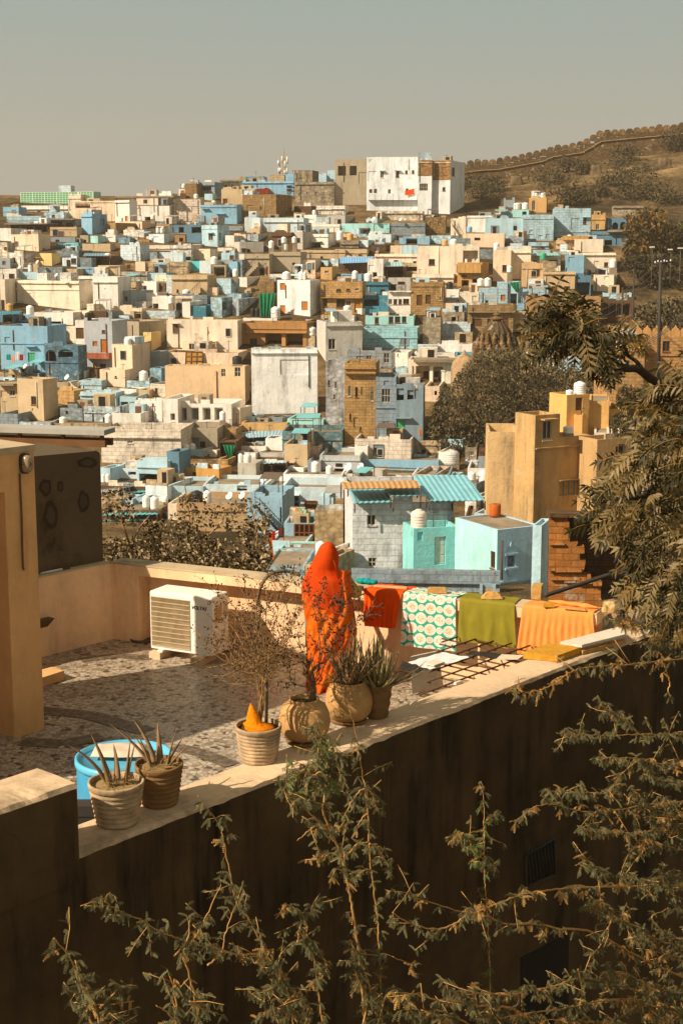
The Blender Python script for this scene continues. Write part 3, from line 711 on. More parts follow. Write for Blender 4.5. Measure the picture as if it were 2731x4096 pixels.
tr = [bB, dp(722, 1590, 9.72), dp(716, 1560, 9.75), dp(728, 1530, 9.78), dp(735, 1525, 9.8)]
stB = [[dp(722, 1575, 9.72), dp(718, 1520, 9.8), dp(745, 1420, 9.9), dp(765, 1370, 9.9)], [dp(722, 1575, 9.72), dp(770, 1560, 9.8), dp(800, 1480, 9.9), dp(822, 1330, 10)], [dp(722, 1575, 9.72), dp(760, 1500, 9.9), dp(785, 1400, 9.9), dp(790, 1340, 10)],
  [dp(722, 1575, 9.72), dp(700, 1545, 9.7), dp(690, 1480, 9.8), dp(665, 1420, 9.9)], [dp(722, 1580, 9.72), dp(690, 1575, 9.7), dp(665, 1560, 9.7), dp(670, 1500, 9.8)], [dp(722, 1575, 9.72), dp(735, 1480, 9.9), dp(715, 1380, 9.9), dp(705, 1345, 9.9)],
  [dp(722, 1575, 9.72), dp(760, 1480, 9.9), dp(830, 1420, 10), dp(862, 1390, 10)], [dp(722, 1575, 9.72), dp(745, 1460, 9.85), dp(730, 1390, 9.9), dp(745, 1350, 9.9)]]
o = shrub('dry_shrub', bB, stB, 'thin dry shrub with a crooked trunk rising from the left urn', .027, 'leaf_dry', 'twig', 8, .005, 18, 7)
b = MB(); b.tube(spline([bB - V((0, 0, .03)), dp(721, 1600, 9.7), dp(722, 1580, 9.72), dp(712, 1555, 9.74), dp(728, 1528, 9.78), dp(745, 1522, 9.8)], 5), [.012] * 10 + [.010] * 10 + [.007] * 6, 7); b.build('trunk', 'twig', o)
b = MB(); base = p3 + V((.05, .07, .225))
b.tube(spline([base, dp(610, 1540, 9.5), dp(588, 1470, 9.7), dp(598, 1400, 9.8), dp(592, 1380, 9.8), dp(600, 1345, 9.8), dp(622, 1318, 9.85), dp(660, 1312, 9.9), dp(690, 1322, 9.9)], 6), .0125, 7)
o = b.build('bent_stem', 'twig'); tag(o, 'thick dark stem arching over from the pot beside the woman', 'plant stem')
b = MB(); rg = random.Random(4)
for x, y in ((620, 1316), (650, 1310), (675, 1313), (690, 1320), (600, 1345), (592, 1400), (640, 1318), (660, 1308)):
 q = dp(x, y, 9.85)
 for k in range(14): blade(b, q + rv(rg) * .03, rv(rg), rv(rg), .028, .012, .2, 2)
b.build('foliage', 'leaf_dry', o)
def skinned(name, J, E, R, m, root, sub=2, parent=None):
 me = bpy.data.meshes.new(name); keys = list(J); ix = {k: i for i, k in enumerate(keys)}
 me.from_pydata([tuple(J[k]) for k in keys], [(ix[a], ix[b]) for a, b in E], [])
 o = bpy.data.objects.new(name, me); COL.objects.link(o); sk = o.modifiers.new('Skin', 'SKIN'); sk.use_smooth_shade = True
 sv = me.skin_vertices[0].data
 for k, i in ix.items():
  r = R[k]; sv[i].radius = (r, r) if not hasattr(r, '__len__') else r; sv[i].use_root = (k == root)
 sb = o.modifiers.new('Sub', 'SUBSURF'); sb.levels = sb.render_levels = sub
 dg = bpy.context.evaluated_depsgraph_get(); nm = bpy.data.meshes.new_from_object(o.evaluated_get(dg)); bpy.data.objects.remove(o)
 nm.name = name; nm.materials.clear(); nm.materials.append(MATS[m]); nm.polygons.foreach_set('use_smooth', [True] * len(nm.polygons))
 ob = bpy.data.objects.new(name, nm); COL.objects.link(ob)
 if parent is not None: ob.parent = parent
 return ob
simple('skin', (0.22, 0.105, 0.05), 0.6, 0.1, 10, 0.3); simple('hair', (0.012, 0.01, 0.008), 0.5, 0.2)
@mat('sari_orange')
def _(t):
 P = t.n('ShaderNodeTexCoord').outputs['Object']; z = t.n('ShaderNodeSeparateXYZ', {0: P}).outputs[2]
 n1 = t.noise(P, 5, 5, .6); n2 = t.noise(t.mapv(P, (7, 7, 3)), 1.0, 3, .5)
 c = t.mix(t.ramp(n1, [(.35, 0.0), (.65, 1.0)]), (0.64, 0.075, 0.005), (0.74, 0.15, 0.008))
 f = t.math('MULTIPLY', t.ramp(n2, [(.55, 0.0), (.66, 1.0)]), t.ramp(z, [(.45, .9), (1.0, 0.0)]))
 c = t.mix(f, c, (0.75, 0.32, 0.02)); t.out(c, .85, .1, transl=.1, bump=t.noise(P, 260, 2, .5), bstr=.12, bdist=.002)
@mat('blouse_print')
def _(t):
 P = t.n('ShaderNodeTexCoord').outputs['Object']; v = t.n('ShaderNodeTexVoronoi', {'Vector': P, 'Scale': 38.0})
 t.out(t.ramp(v.outputs['Distance'], [(0.0, (0.06, 0.04, 0.015)), (0.25, (0.10, 0.06, 0.02)), (0.4, (0.42, 0.26, 0.07)), (1.0, (0.50, 0.33, 0.10))]), 0.85, 0.1)
simple('cloth_teal', alb(20, 140, 130), 0.85, 0.15, 8, 0.1)
YW = 13.1
def wp(cx, cy, Y=YW): return at(850 + cx / 1.96, 2150 + cy / 1.96, Y)
Zf = at(1304, 2171, YW).z
xc = wp(890, 40).x
hd = wp(905, 150, YW + .03)
J = dict(pelvis=V((xc + .03, YW + .02, .70)), spine=V((xc + .02, YW + .03, .88)), chest=V((xc + .01, YW + .05, 1.02)), neck=V((hd.x - .005, YW + .06, 1.13)), jaw=V((hd.x + .012, YW + .075, hd.z - .05)), skull=V((hd.x, YW + .05, hd.z + .015)), crown=V((hd.x - .005, YW + .03, hd.z + .075)),
   shR=V((xc + .16, YW + .06, 1.05)), elR=wp(1112, 425, YW + .10), wrR=wp(1150, 395, YW + .36), paR=wp(1160, 392, YW + .42),
   shL=V((xc - .14, YW + .06, 1.05)), elL=V((xc - .17, YW + .16, .86)), wrL=V((xc - .02, YW + .36, .88)), paL=V((xc + .02, YW + .42, .88)),
   hiR=V((xc + .12, YW, .66)), knR=V((xc + .11, YW + .02, .36)), anR=V((xc + .11, YW - .01, .07)), toR=V((xc + .12, YW + .12, .025)),
   hiL=V((xc - .07, YW, .66)), knL=V((xc - .07, YW + .02, .36)), anL=V((xc - .07, YW - .01, .07)), toL=V((xc - .07, YW + .12, .025)))
R = dict(pelvis=.13, spine=.11, chest=(.13, .10), neck=.042, jaw=.06, skull=.082, crown=.05, shR=.055, elR=.036, wrR=.024, paR=(.03, .016), shL=.055, elL=.036, wrL=.024, paL=(.03, .016), hiR=.085, knR=.052, anR=.033, toR=.028, hiL=.085, knL=.052, anL=.033, toL=.028)
Ed = [('pelvis', 'spine'), ('spine', 'chest'), ('chest', 'neck'), ('neck', 'jaw'), ('jaw', 'skull'), ('skull', 'crown'), ('chest', 'shR'), ('shR', 'elR'), ('elR', 'wrR'), ('wrR', 'paR'), ('chest', 'shL'), ('shL', 'elL'), ('elL', 'wrL'), ('wrL', 'paL'),
  ('pelvis', 'hiR'), ('hiR', 'knR'), ('knR', 'anR'), ('anR', 'toR'), ('pelvis', 'hiL'), ('hiL', 'knL'), ('knL', 'anL'), ('anL', 'toL')]
for s_ in ('R', 'L'):
 pa = J['pa' + s_]; dx = V((1, 0, 0)) if s_ == 'R' else V((-1, 0, 0))
 for k, (off, L) in enumerate(((-.024, .062), (-.008, .072), (.009, .068), (.024, .052))):
  a, c, e = 'f%s%da' % (s_, k), 'f%s%db' % (s_, k), 'f%s%dc' % (s_, k)
  J[a] = pa + dx * off + V((0, .035, 0)); J[c] = J[a] + V((0, L * .5, -.006)); J[e] = J[c] + V((0, L * .35, -L * .45))
  R[a] = .0095; R[c] = .0085; R[e] = .007; Ed += [('pa' + s_, a), (a, c), (c, e)]
 a, c = 'th' + s_, 'tk' + s_; J[a] = pa + dx * -.036 + V((0, .0, -.01)); J[c] = J[a] + V((-.01 if s_ == 'R' else .01, .035, -.02)); R[a] = .0105; R[c] = .008; Ed += [('pa' + s_, a), (a, c)]
J['nose'] = J['skull'] + V((.035, .088, -.035)); R['nose'] = .013; Ed.append(('skull', 'nose'))
woman = skinned('person', J, Ed, R, 'skin', 'pelvis')
tag(woman, 'woman seen from behind in an orange head scarf and long robe beside the laundry', 'person')
prof = [(40, 894, 916), (44, 880, 930), (52, 866, 942), (70, 846, 956), (100, 829, 972), (150, 806, 985), (200, 784, 984), (240, 762, 978), (280, 742, 1010), (320, 722, 1066), (400, 707, 1076), (500, 706, 1084), (580, 722, 1096), (660, 736, 1112), (740, 739, 1126), (800, 741, 1108), (900, 743, 1070), (1000, 743, 1046), (1100, 741, 1030), (1200, 738, 1024), (1270, 734, 1022)]
dep = [.012, .045, .065, .08, .1, .11, .105, .098, .105, .13, .15, .155, .16, .165, .17, .17, .17, .17, .172, .175, .18]
PL = [(y, l) for y, l, r_ in prof]; PR = [(y, r_) for y, l, r_ in prof]; PDp = [(p_[0], d_) for p_, d_ in zip(prof, dep)]
b = MB(); n = 84; ys = [40 + (1270 - 40) * (i / 90) ** 1.25 for i in range(91)]
for y in ys:
 L, Rr = wp(pwl(y, PL), y), wp(pwl(y, PR), y); c = (L + Rr) / 2; hw = (Rr.x - L.x) / 2; dd = pwl(y, PDp)
 fa = min(1, max(0, (y - 180) / 500))
 for j in range(n):
  th = 2 * pi * j / n; x = cos(th) * hw; yy = sin(th) * dd
  u = th * 3.2 + y * .0035
  f1 = mnoise.noise(V((u * 1.5, y * .0032, 2.0))); f2 = mnoise.noise(V((th * 7 - y * .006, y * .004, 9.0))); f3 = 1 - abs(mnoise.noise(V((th * 2.6 + y * .009, y * .0025, 5.0)))) * 2
  k = fa * (.038 * f1 + .010 * f2 + .034 * f3) + (1 - fa) * (.003 * f1)
  edge = .35 + .65 * abs(sin(th))
  rx = 1 + k * edge / max(hw, .05) * .6
  yy2 = yy + (-k if sin(th) < 0 else k) * 1.2 * edge
  b.v.append((c.x + x * rx, YW + yy2, c.z))
m_ = len(ys)
for i in range(m_ - 1):
 for j in range(n): b.f.append((i * n + j, (i + 1) * n + j, (i + 1) * n + (j + 1) % n, i * n + (j + 1) % n)); b.m.append(0); b.sm.append(True)
b.f.append(tuple(range(n))); b.m.append(0); b.sm.append(True)
b.build('robe', 'sari_orange', woman)
b = MB(); n = 72; K = 46
for i in range(K + 1):
 for j in range(n):
  th = 2 * pi * j / n; hem = 500 + 70 * cos(th + .5) + 40 * mnoise.noise(V((cos(th) * 2, sin(th) * 2, 3))); y = 41 + (hem - 41) * (i / K) ** 1.2
  L, Rr = wp(pwl(y, PL), y), wp(pwl(y, PR), y); c = (L + Rr) / 2; hw = (Rr.x - L.x) / 2; dd = pwl(y, PDp); fa = min(1, max(0, (y - 150) / 300))
  g = mnoise.noise(V((th * 2.1 + y * .004, y * .002, 11))); g2 = abs(mnoise.noise(V((th * 3.4 - y * .006, y * .003, 4)))); k = .010 + fa * (.016 + .024 * g - .022 * g2)
  b.v.append((c.x + cos(th) * (hw + k * .5), YW + sin(th) * (dd + k * 1.1), c.z + .004 * (i == 0)))
for i in range(K):
 for j in range(n): b.f.append((i * n + j, (i + 1) * n + j, (i + 1) * n + (j + 1) % n, i * n + (j + 1) % n)); b.m.append(0); b.sm.append(True)
b.f.append(tuple(range(n))); b.m.append(0); b.sm.append(True); b.build('veil', simple('veil_red', (0.62, 0.058, 0.004), .85, .2, 4, .1, transl=.1), woman)
def strip(path_l, path_r, m, name, amp=.012, Yo=0.0, n=10, parent=None, ph=0.0):
 b = MB(); K = len(path_l)
 for i in range(K):
  for j in range(n + 1):
   f = j / n; p = V(path_l[i]).lerp(V(path_r[i]), f); p.y += Yo + amp * sin(f * 9 + ph + i * .25) + amp * .6 * mnoise.noise(V((f * 5, i * .5, ph)))
   b.v.append(tuple(p))
 for i in range(K - 1):
  for j in range(n): q = i * (n + 1) + j; b.f.append((q, q + n + 1, q + n + 2, q + 1)); b.m.append(0); b.sm.append(True)
 return b.build(name, m, parent)
def resam(pts, k=18): s_ = spline(pts, 8); return [s_[round(i * (len(s_) - 1) / (k - 1))] for i in range(k)]
strip(resam([wp(1000, 262, YW - .12), wp(1000, 330, YW - .15), wp(1035, 480, YW - .14), wp(1040, 600, YW - .13), wp(1050, 740, YW - .13), wp(1060, 840, YW - .1)]),
  resam([wp(1072, 258, YW - .05), wp(1080, 340, YW - .08), wp(1086, 500, YW - .08), wp(1100, 620, YW - .06), wp(1134, 745, YW - .05), wp(1098, 838, YW - .05)]), 'sari_orange', 'scarf_end', .012, 0, 12, woman)
strip(resam([wp(905, 85, YW - .10), wp(925, 140, YW - .115), wp(955, 210, YW - .10), wp(965, 270, YW - .11), wp(985, 330, YW - .14)]), resam([wp(960, 82, YW - .02), wp(988, 130, YW + .02), wp(988, 190, YW + .02), wp(985, 240, YW - .0), wp(1040, 290, YW - .06)]), 'sari_orange', 'scarf_fold', .014, 0, 10, woman, 1.0)
def sleeve(a, m_, e, w, name, mt):
 b = MB(); pts = spline([a, m_, e], 6); b.tube(pts, [pwl(i / (len(pts) - 1), w) for i in range(len(pts))], 12, True); return b.build(name, mt, woman)
sleeve(J['shR'] + V((-.02, -.01, .01)), J['elR'] + V((0, 0, 0)), J['wrR'] + V((-.01, -.06, 0)), [(0, .075), (.4, .062), (.55, .06), (.75, .046), (1, .036)], 'blouse_sleeve', 'blouse_print')
strip(resam([wp(1060, 420, YW - .02), wp(1080, 600, YW), wp(1085, 800, YW), wp(1060, 1000, YW), wp(1040, 1250, YW)]), resam([wp(1090, 470, YW + .03), wp(1118, 620, YW + .03), wp(1130, 800, YW + .03), wp(1120, 1000, YW + .02), wp(1110, 1270, YW + .02)]), 'blouse_print', 'skirt_side', .02, 0, 8, woman)
strip(resam([wp(700, 318, YW + .06), wp(702, 360, YW + .06), wp(722, 640, YW + .06), wp(728, 760, YW + .05), wp(728, 860, YW + .05)]), resam([wp(740, 310, YW + .06), wp(740, 360, YW + .06), wp(760, 640, YW + .05), wp(760, 760, YW + .05), wp(750, 850, YW + .05)]), 'cloth_teal', 'teal_underscarf', .012, 0, 5, woman)
def on_par(px, py, off=.03): return at_plane(px, py, PP(0, -off), PM)
def az(p): d = V((p.x, p.y, 0)) - C0; return d.dot(PD), p.z
def c3(x, y): return (1380 + x / 2.24, 2200 + y / 2.24)
def c4(x, y): return (2031 + x / 2.24, 2200 + y / 2.24)
def drape(name, q, m, label, cat, back=.24, folds=9, amp=.012, gather=0.0, nx=48, ny=40, seed=0, skew=0.0, bottom=None, b0=None):
 (aL, zL), (aR, zR), (bR, wR), (bL, wL) = [az(on_par(*p)) for p in q]
 b = MB(); rg = random.Random(seed); uvs = []; mt = .22
 top = ZP + .012
 for j in range(ny + 1):
  v = j / ny
  for i in range(nx + 1):
   u = i / nx; aT = lerp(aL, aR, u); aB = lerp(bL, bR, u)
   if v < mt:
    f = v / mt; bb = lerp(back, -.014, f); a = aT + (1 - f) * (skew + .03 * mnoise.noise(V((u * 4, f * 3, seed)))); z = top + .004 * mnoise.noise(V((u * 9, f * 6, seed))) + (.010 * max(0, mnoise.noise(V((u * 5, f * 2, seed + 3)))) ); ln = -bb
    out = bb
   else:
    f = (v - mt) / (1 - mt); zB = lerp(wL, wR, u)
    if bottom: zB += bottom(u)
    z = lerp(top - .012, zB, f); a = lerp(aT, aB, f)
    w_ = u * folds + .35 * mnoise.noise(V((u * 3, f * 2.0, seed + 1)))
    k = (sin(w_ * 2 * pi) * .5 + .5) ** 1.4 + .5 * mnoise.noise(V((u * 11, f * 2.5, seed + 2)))
    grow = min(1, f * 2.2) * (1 if not gather else (1 - .75 * max(0, f - .85) / .15))
    out = -.016 - amp * grow * k - .006 * min(1, f * 8)
    ln = .014 + (top - z)
    if gather: a = lerp(a, lerp(bL, bR, .5), gather * f * 0)
   b.v.append(tuple(PP(a, out, z))); uvs.append((lerp(aL, aR, u), ln))
 W = nx + 1
 for j in range(ny):
  for i in range(nx): b.f.append((j * W + i, (j + 1) * W + i, (j + 1) * W + i + 1, j * W + i + 1)); b.m.append(0); b.sm.append(True)
 o = b.build(name, m); ul = o.data.uv_layers.new(name='UVMap')
 for lp_ in o.data.loops: ul.data[lp_.index].uv = uvs[lp_.vertex_index]
 tag(o, label, cat); return o
simple('cloth_orange', alb(232, 82, 8), 0.85, 0.12, 8, 0.1, transl=0.1)
simple('cloth_olive', alb(140, 125, 38), 0.85, 0.15, 10, 0.1, transl=0.08)
simple('cloth_peach', alb(250, 150, 72), 0.85, 0.12, 8, 0.1, transl=0.1)
simple('cloth_white', alb(228, 218, 205), 0.85, 0.15, 9, 0.1); simple('cloth_black', (0.03, 0.026, 0.02), 0.85, 0.3, 9)
@mat('cloth_circles')
def _(t):
 uv = t.n('ShaderNodeUVMap').outputs[0]; sp = t.n('ShaderNodeSeparateXYZ', {0: uv}).outputs; u, v = sp[0], sp[1]
 PU, PV = .182, .206
 def cell(x, p, off):
  a = t.math('FRACT', t.math('ADD', t.math('DIVIDE', x, p), off)); return t.math('MULTIPLY', t.math('SUBTRACT', a, .5), p)
 def dist(ou, ov): 
  x = cell(u, PU, ou); y = cell(v, PV, ov); return t.math('SQRT', t.math('ADD', t.math('MULTIPLY', x, x), t.math('MULTIPLY', y, y)))
 dB = t.math('MINIMUM', dist(.1, .3), dist(.6, .8)); dS = t.math('MINIMUM', dist(.1, .8), dist(.6, .3))
 cream, green, org = (0.74, 0.70, 0.62), (0.035, 0.37, 0.24), (0.78, 0.33, 0.06)
 c = t.mix(t.ramp(t.math('MULTIPLY', dS, 10), [(.32, 1.0), (.34, 0.0)]), green, cream)
 vr = t.n('ShaderNodeTexVoronoi', {'Vector': uv, 'Scale': 95.0}); dots = t.ramp(vr.outputs['Distance'], [(.42, 1.0), (.55, 0.0)])
 rs_ = t.ramp(t.math('MULTIPLY', dS, 10), [(.0, 1.0), (.10, 0.1), (.17, .9), (.21, .9), (.24, 0.0)])
 c = t.mix(t.math('MULTIPLY', rs_, .6), c, org)
 c = t.mix(t.ramp(t.math('MULTIPLY', dB, 10), [(.555, 1.0), (.575, 0.0)]), c, cream)
 rb_ = t.ramp(t.math('MULTIPLY', dB, 10), [(.0, 1.0), (.30, 1.0), (.36, 0.0), (.42, 0.0), (.44, .35), (.47, .35), (.50, 0.0)])
 c = t.mix(t.math('MULTIPLY', rb_, dots), c, org)
 t.out(c, 0.85, 0.1, transl=0.1)
drape('hanging_garment', [c3(165, 362), c3(505, 388), c3(447, 708), c3(172, 682)], 'cloth_orange', 'bright orange gathered garment drying on the parapet beside the woman', 'garment', back=.23, folds=7, amp=.03, gather=1, seed=1, skew=.06)
drape('printed_sheet', [c3(520, 385), c3(984, 432), c3(990, 912), c3(490, 856)], 'cloth_circles', 'green and cream sheet printed with circles hanging on the parapet', 'sheet', back=.23, folds=3, amp=.008, seed=2, skew=.03)
drape('hanging_cloth', [c3(1022, 445), c3(1510, 495), c3(1528, 880), c3(1003, 830)], 'cloth_olive', 'plain olive green cloth hanging over the parapet', 'cloth', back=.23, folds=4, amp=.012, seed=3, skew=-.02, bottom=lambda u: .012 * sin(u * 6))
drape('hanging_cloth', [c4(125, 505), c4(757, 568), c4(772, 800), c4(72, 945)], 'cloth_peach', 'light orange pleated cloth hanging furthest right on the parapet', 'cloth', back=.20, folds=11, amp=.016, seed=4, skew=.02)
def bundle(name, p0, p1, r, m, label, cat, seed=0):
 b = MB(); n = 10; K = 22
 for i in range(K + 1):
  f = i / K; c = p0.lerp(p1, f); rr = r * (sin(f * pi) ** .5 * .9 + .12) * (1 + .4 * mnoise.noise(V((f * 6, seed, 1))))
  for j in range(n):
   th = 2 * pi * j / n; k = 1 + .5 * mnoise.noise(V((cos(th) * 2, sin(th) * 2, f * 8 + seed)))
   b.v.append(tuple(c + PM * (cos(th) * rr * k * 1.6) + V((0, 0, max(-r * .9, sin(th) * rr * k)))))
 for i in range(K):
  for j in range(n): b.f.append((i * n + j, i * n + (j + 1) % n, (i + 1) * n + (j + 1) % n, (i + 1) * n + j)); b.m.append(0); b.sm.append(True)
 b.f.append(tuple(range(n - 1, -1, -1))); b.m.append(0); b.sm.append(False); b.f.append(tuple(K * n + j for j in range(n))); b.m.append(0); b.sm.append(False)
 return tag(b.build(name, m), label, cat)
q0 = at_plane(*c3(88, 305), PP(0, .20), PM); q1 = at_plane(*c3(290, 300), PP(0, .20), PM); q0.z = q1.z = ZP + .028
bundle('crumpled_cloth', q0, q1, .028, 'cloth_teal', 'teal cloth crumpled on the parapet behind the orange garment', 'cloth')
q0 = at_plane(*c4(360, 465), PP(0, .17), PM); q1 = at_plane(*c4(810, 500), PP(0, .10), PM); q0.z = q1.z = ZP + .03
bundle('cloth_fold', q0, q1, .022, 'cloth_peach', 'rumpled end of the light orange cloth along the parapet top', 'cloth', 5)
simple('sandstone', alb(196, 146, 80), 0.9, 0.3, 22, 0.1, bump=.5); simple('stone_yellow', alb(200, 140, 45), 0.9, 0.25, 20, 0.1, bump=.5)
simple('stone_pale', alb(214, 174, 112), 0.9, 0.3, 18, 0.1, bump=.5); simple('granite', alb(150, 122, 94), 0.9, 0.35, 60, 0.1, bump=.6); simple('wood_pale', alb(225, 165, 105), 0.85, 0.2, 12); simple('slab_grey', alb(215, 195, 168), 0.9, 0.12, 14)
def chunk(name, c, ax, ay, az_, L, Wd, H, m, label, cat, seed=0, amp=.12, taper=.85, n=7, round_=.35, group=None, mb=None):
 """rough block: subdivided box, corners eased, noise on every face; c is the middle of its base"""
 b = mb or MB(); idx = {}
 def pt(i, j, k):
  u, v, w_ = 2 * i / n - 1, 2 * j / n - 1, 2 * k / n - 1
  q = V((u, v, w_)); sph = q.normalized() if q.length else q
  q = q.lerp(sph * 1.15, round_ * (abs(u * v) + abs(v * w_) + abs(u * w_)) / 3)
  nz = mnoise.noise(q * 1.3 + V((seed * 3.7, seed, 0))) * amp + mnoise.noise(q * 3.5 + V((seed, 7, 0))) * amp * .45
  tp = lerp(1, taper, (w_ + 1) / 2); q = V((q.x * tp * (1 + nz), q.y * tp * (1 + nz), max(-1, q.z * (1 + nz * .7))))
  if w_ <= -1: q.z = -1
  return c + ax * (q.x * L / 2) + ay * (q.y * Wd / 2) + az_ * ((q.z + 1) * H / 2)
 def vi(i, j, k):
  if (i, j, k) not in idx: idx[(i, j, k)] = len(b.v); b.v.append(tuple(pt(i, j, k)))
  return idx[(i, j, k)]
 for A in range(n):
  for B in range(n):
   for f in ([vi(A, B, 0), vi(A, B + 1, 0), vi(A + 1, B + 1, 0), vi(A + 1, B, 0)], [vi(A, B, n), vi(A + 1, B, n), vi(A + 1, B + 1, n), vi(A, B + 1, n)],
      [vi(A, 0, B), vi(A + 1, 0, B), vi(A + 1, 0, B + 1), vi(A, 0, B + 1)], [vi(A, n, B), vi(A, n, B + 1), vi(A + 1, n, B + 1), vi(A + 1, n, B)],
      [vi(0, A, B), vi(0, A, B + 1), vi(0, A + 1, B + 1), vi(0, A + 1, B)], [vi(n, A, B), vi(n, A + 1, B), vi(n, A + 1, B + 1), vi(n, A, B + 1)]):
    b.f.append(tuple(f)); b.m.append(b.mi); b.sm.append(round_ > .5)
 if mb: return
 o = b.build(name, m); return tag(o, label, cat, group)
UZ = V((0, 0, 1))
def ptop(px, py, off=.0): return at_z(px, py, ZP + .018 + off)
def chunkbox(name, p, q, wd, h, m, label, cat, seed, amp=.06, **k):
 d = (q - p); L = d.length; d.normalize(); n_ = V((-d.y, d.x, 0)); return chunk(name, (p + q) / 2 + n_ * wd / 2, d, n_, UZ, L, wd, h, m, label, cat, seed, amp, **k)
chunkbox('wooden_plank', ptop(*c3(250, 332)), ptop(*c3(548, 352)), .05, .014, 'wood_pale', 'pale flat stick weighing down the orange garment', 'plank', 1, .01, taper=1, round_=.05)
chunkbox('sandstone_block', ptop(*c3(732, 388)), ptop(*c3(912, 390)), .075, .048, 'sandstone', 'long sandstone block weighing down the printed sheet', 'stone', 2, .05, round_=.1)
chunkbox('flat_stone', ptop(*c3(1214, 440)), ptop(*c3(1422, 442)), .10, .062, 'sandstone', 'wedge shaped flat stone lying on the olive cloth', 'stone', 5, .12, taper=.45)
chunkbox('yellow_stone', ptop(*c4(310, 512)), ptop(*c4(420, 515)), .05, .038, 'stone_yellow', 'small yellow brick weighing down the light orange cloth', 'stone', 7, .05, round_=.1)
chunkbox('wooden_stick', ptop(*c4(495, 528)), ptop(*c4(700, 548)), .028, .018, 'sandstone', 'thin stick lying on the light orange cloth', 'stick', 8, .03, round_=.1)
chunkbox('boulder', at_z(*c4(838, 568), ZP + .001), at_z(*c4(968, 572), ZP + .001), .12, .098, 'stone_pale', 'pale rounded rock on the parapet beyond the light orange cloth', 'rock', 11, .14, round_=.8, taper=.8, n=10)
g0, g1 = at_z(*c4(962, 690), ZW + .006), at_z(*c4(1270, 665), ZW + .006)
r = empty('grinding_stone', (g0 + g1) / 2); tag(r, 'grey granite block of two tiers at the far right end of the wall', 'stone block')
d = (g1 - g0); L = d.length; d.normalize(); n_ = V((-d.y, d.x, 0))
for (off, L_, w_, z, h, nm) in ((L * .5, L, .30, 0, .115, 'lower_stone'), (L * .36, L * .74, .26, .11, .085, 'upper_stone')):
 mb = MB(); chunk('', g0 + d * off + n_ * .15 + V((0, 0, z)), d, n_, UZ, L_, w_, h, None, '', '', 13 + z * 10, .06, taper=1.05, n=10, round_=.45, mb=mb); mb.build(nm, 'granite', r)
q = g0 + d * L * .36 + n_ * .12 + V((0, 0, .192)); b = MB(); b.hexa([q + d * x + n_ * y for x, y in ((-.03, -.02), (.02, -.02), (.02, .02), (-.03, .02))], [q + d * x + n_ * y + V((0, 0, .016)) for x, y in ((-.03, -.02), (.02, -.02), (.02, .02), (-.03, .02))])
tag(b.build('white_tile', 'white_plastic'), 'bit of white tile lying on the grey granite block', 'tile')
def slab(name, px4, ztop, th, m, label, cat, seed=0):
 b = MB(); tp = [at_z(x, y, ztop) for x, y in px4]; n = 12; o = 0
 P = []
 for k in range(4):
  for i in range(n): P.append(tp[k].lerp(tp[(k + 1) % 4], i / n))
 P = [p + V((mnoise.noise(p * 20) * .006, mnoise.noise(p * 20 + V((5, 5, 5))) * .006, 0)) for p in P]; K = len(P)
 b.add(P + [p - V((0, 0, th)) + V((mnoise.noise(p * 15) * .006, mnoise.noise(p * 15 + V((9, 1, 1))) * .006, 0)) for p in P], [tuple(range(K)), tuple(range(2 * K - 1, K - 1, -1))] + [(i, K + i, K + (i + 1) % K, (i + 1) % K) for i in range(K)])
 return tag(b.build(name, m), label, cat)
slab('sandstone_slab', [(2091, 2608), (2227, 2622), (2323, 2588), (2192, 2573)], ZW + .062, .056, 'stone_yellow', 'thick yellow sandstone slab lying on the terrace wall', 'slab')
slab('stone_slab', [(2240, 2567), (2324, 2580), (2500, 2536), (2470, 2507)], ZW + .087, .022, 'slab_grey', 'thin pale grey slab lying across the terrace wall', 'slab')
slab('wood_strip', [(2322, 2600), (2330, 2604), (2500, 2560), (2492, 2555)], ZW + .036, .030, 'sandstone', 'thin broken strip of stone under the pale grey slab', 'strip')
chunkbox('stone_chip', at_z(2405, 2566, ZW + .036), at_z(2440, 2558, ZW + .036), .03, .028, 'sandstone', 'small stone chip propping the pale grey slab', 'stone', 17, .08)
q = at_z(1830, 2735, ZW + .004); chunk('stone_chip', q, U, N, UZ, .09, .03, .02, 'slab_grey', 'small white stone chip on the bare terrace wall', 'stone', 3, .08)
b0 = at_z(*c4(205, 443), ZP + .001); b1 = at_z(*c4(290, 448), ZP + .001); L = (b1 - b0).length; d = (b1 - b0).normalized(); n_ = V((-d.y, d.x, 0)); hB = .125
b = MB()
for i in range(2):
 z0 = i * hB / 2; e = .003 * i
 b.hexa([b0 + d * (x * L + e) + n_ * y + V((0, 0, z0 + .001)) for x, y in ((0, 0), (1, 0), (1, .17), (0, .17))], [b0 + d * (x * L + e) + n_ * y + V((0, 0, z0 + hB / 2)) for x, y in ((0, 0), (1, 0), (1, .17), (0, .17))])
tag(b.build('brick_pier', 'sandstone'), 'short orange brick pier standing on the parapet by the olive cloth', 'brick pier')
pa, pb = at(2190, 2378, 13.42), at(2445, 2296, 13.75); dd = (pb - pa)
b = MB(); b.tube([pa - dd * .06, pa, pb, pb + dd * .7], .021, 10); tag(b.build('iron_pole', 'dark_metal'), 'dark iron pole slanting up to the right from the brick pier', 'pole')
zg = .47
def tmax(s):
 p = T(s, 0); k = (p - C0).dot(PM); return -(k + .03) / N.dot(PM)
b = MB(); s = 3.6
while s < 6.1:
 tm = min(tmax(s), .42 + max(0, s - 3.55) * .62)
 if tm > .45: b.tube([T(s, .355, zg), T(s, tm, zg)], .008, 5)
 s += .17
t_ = .42
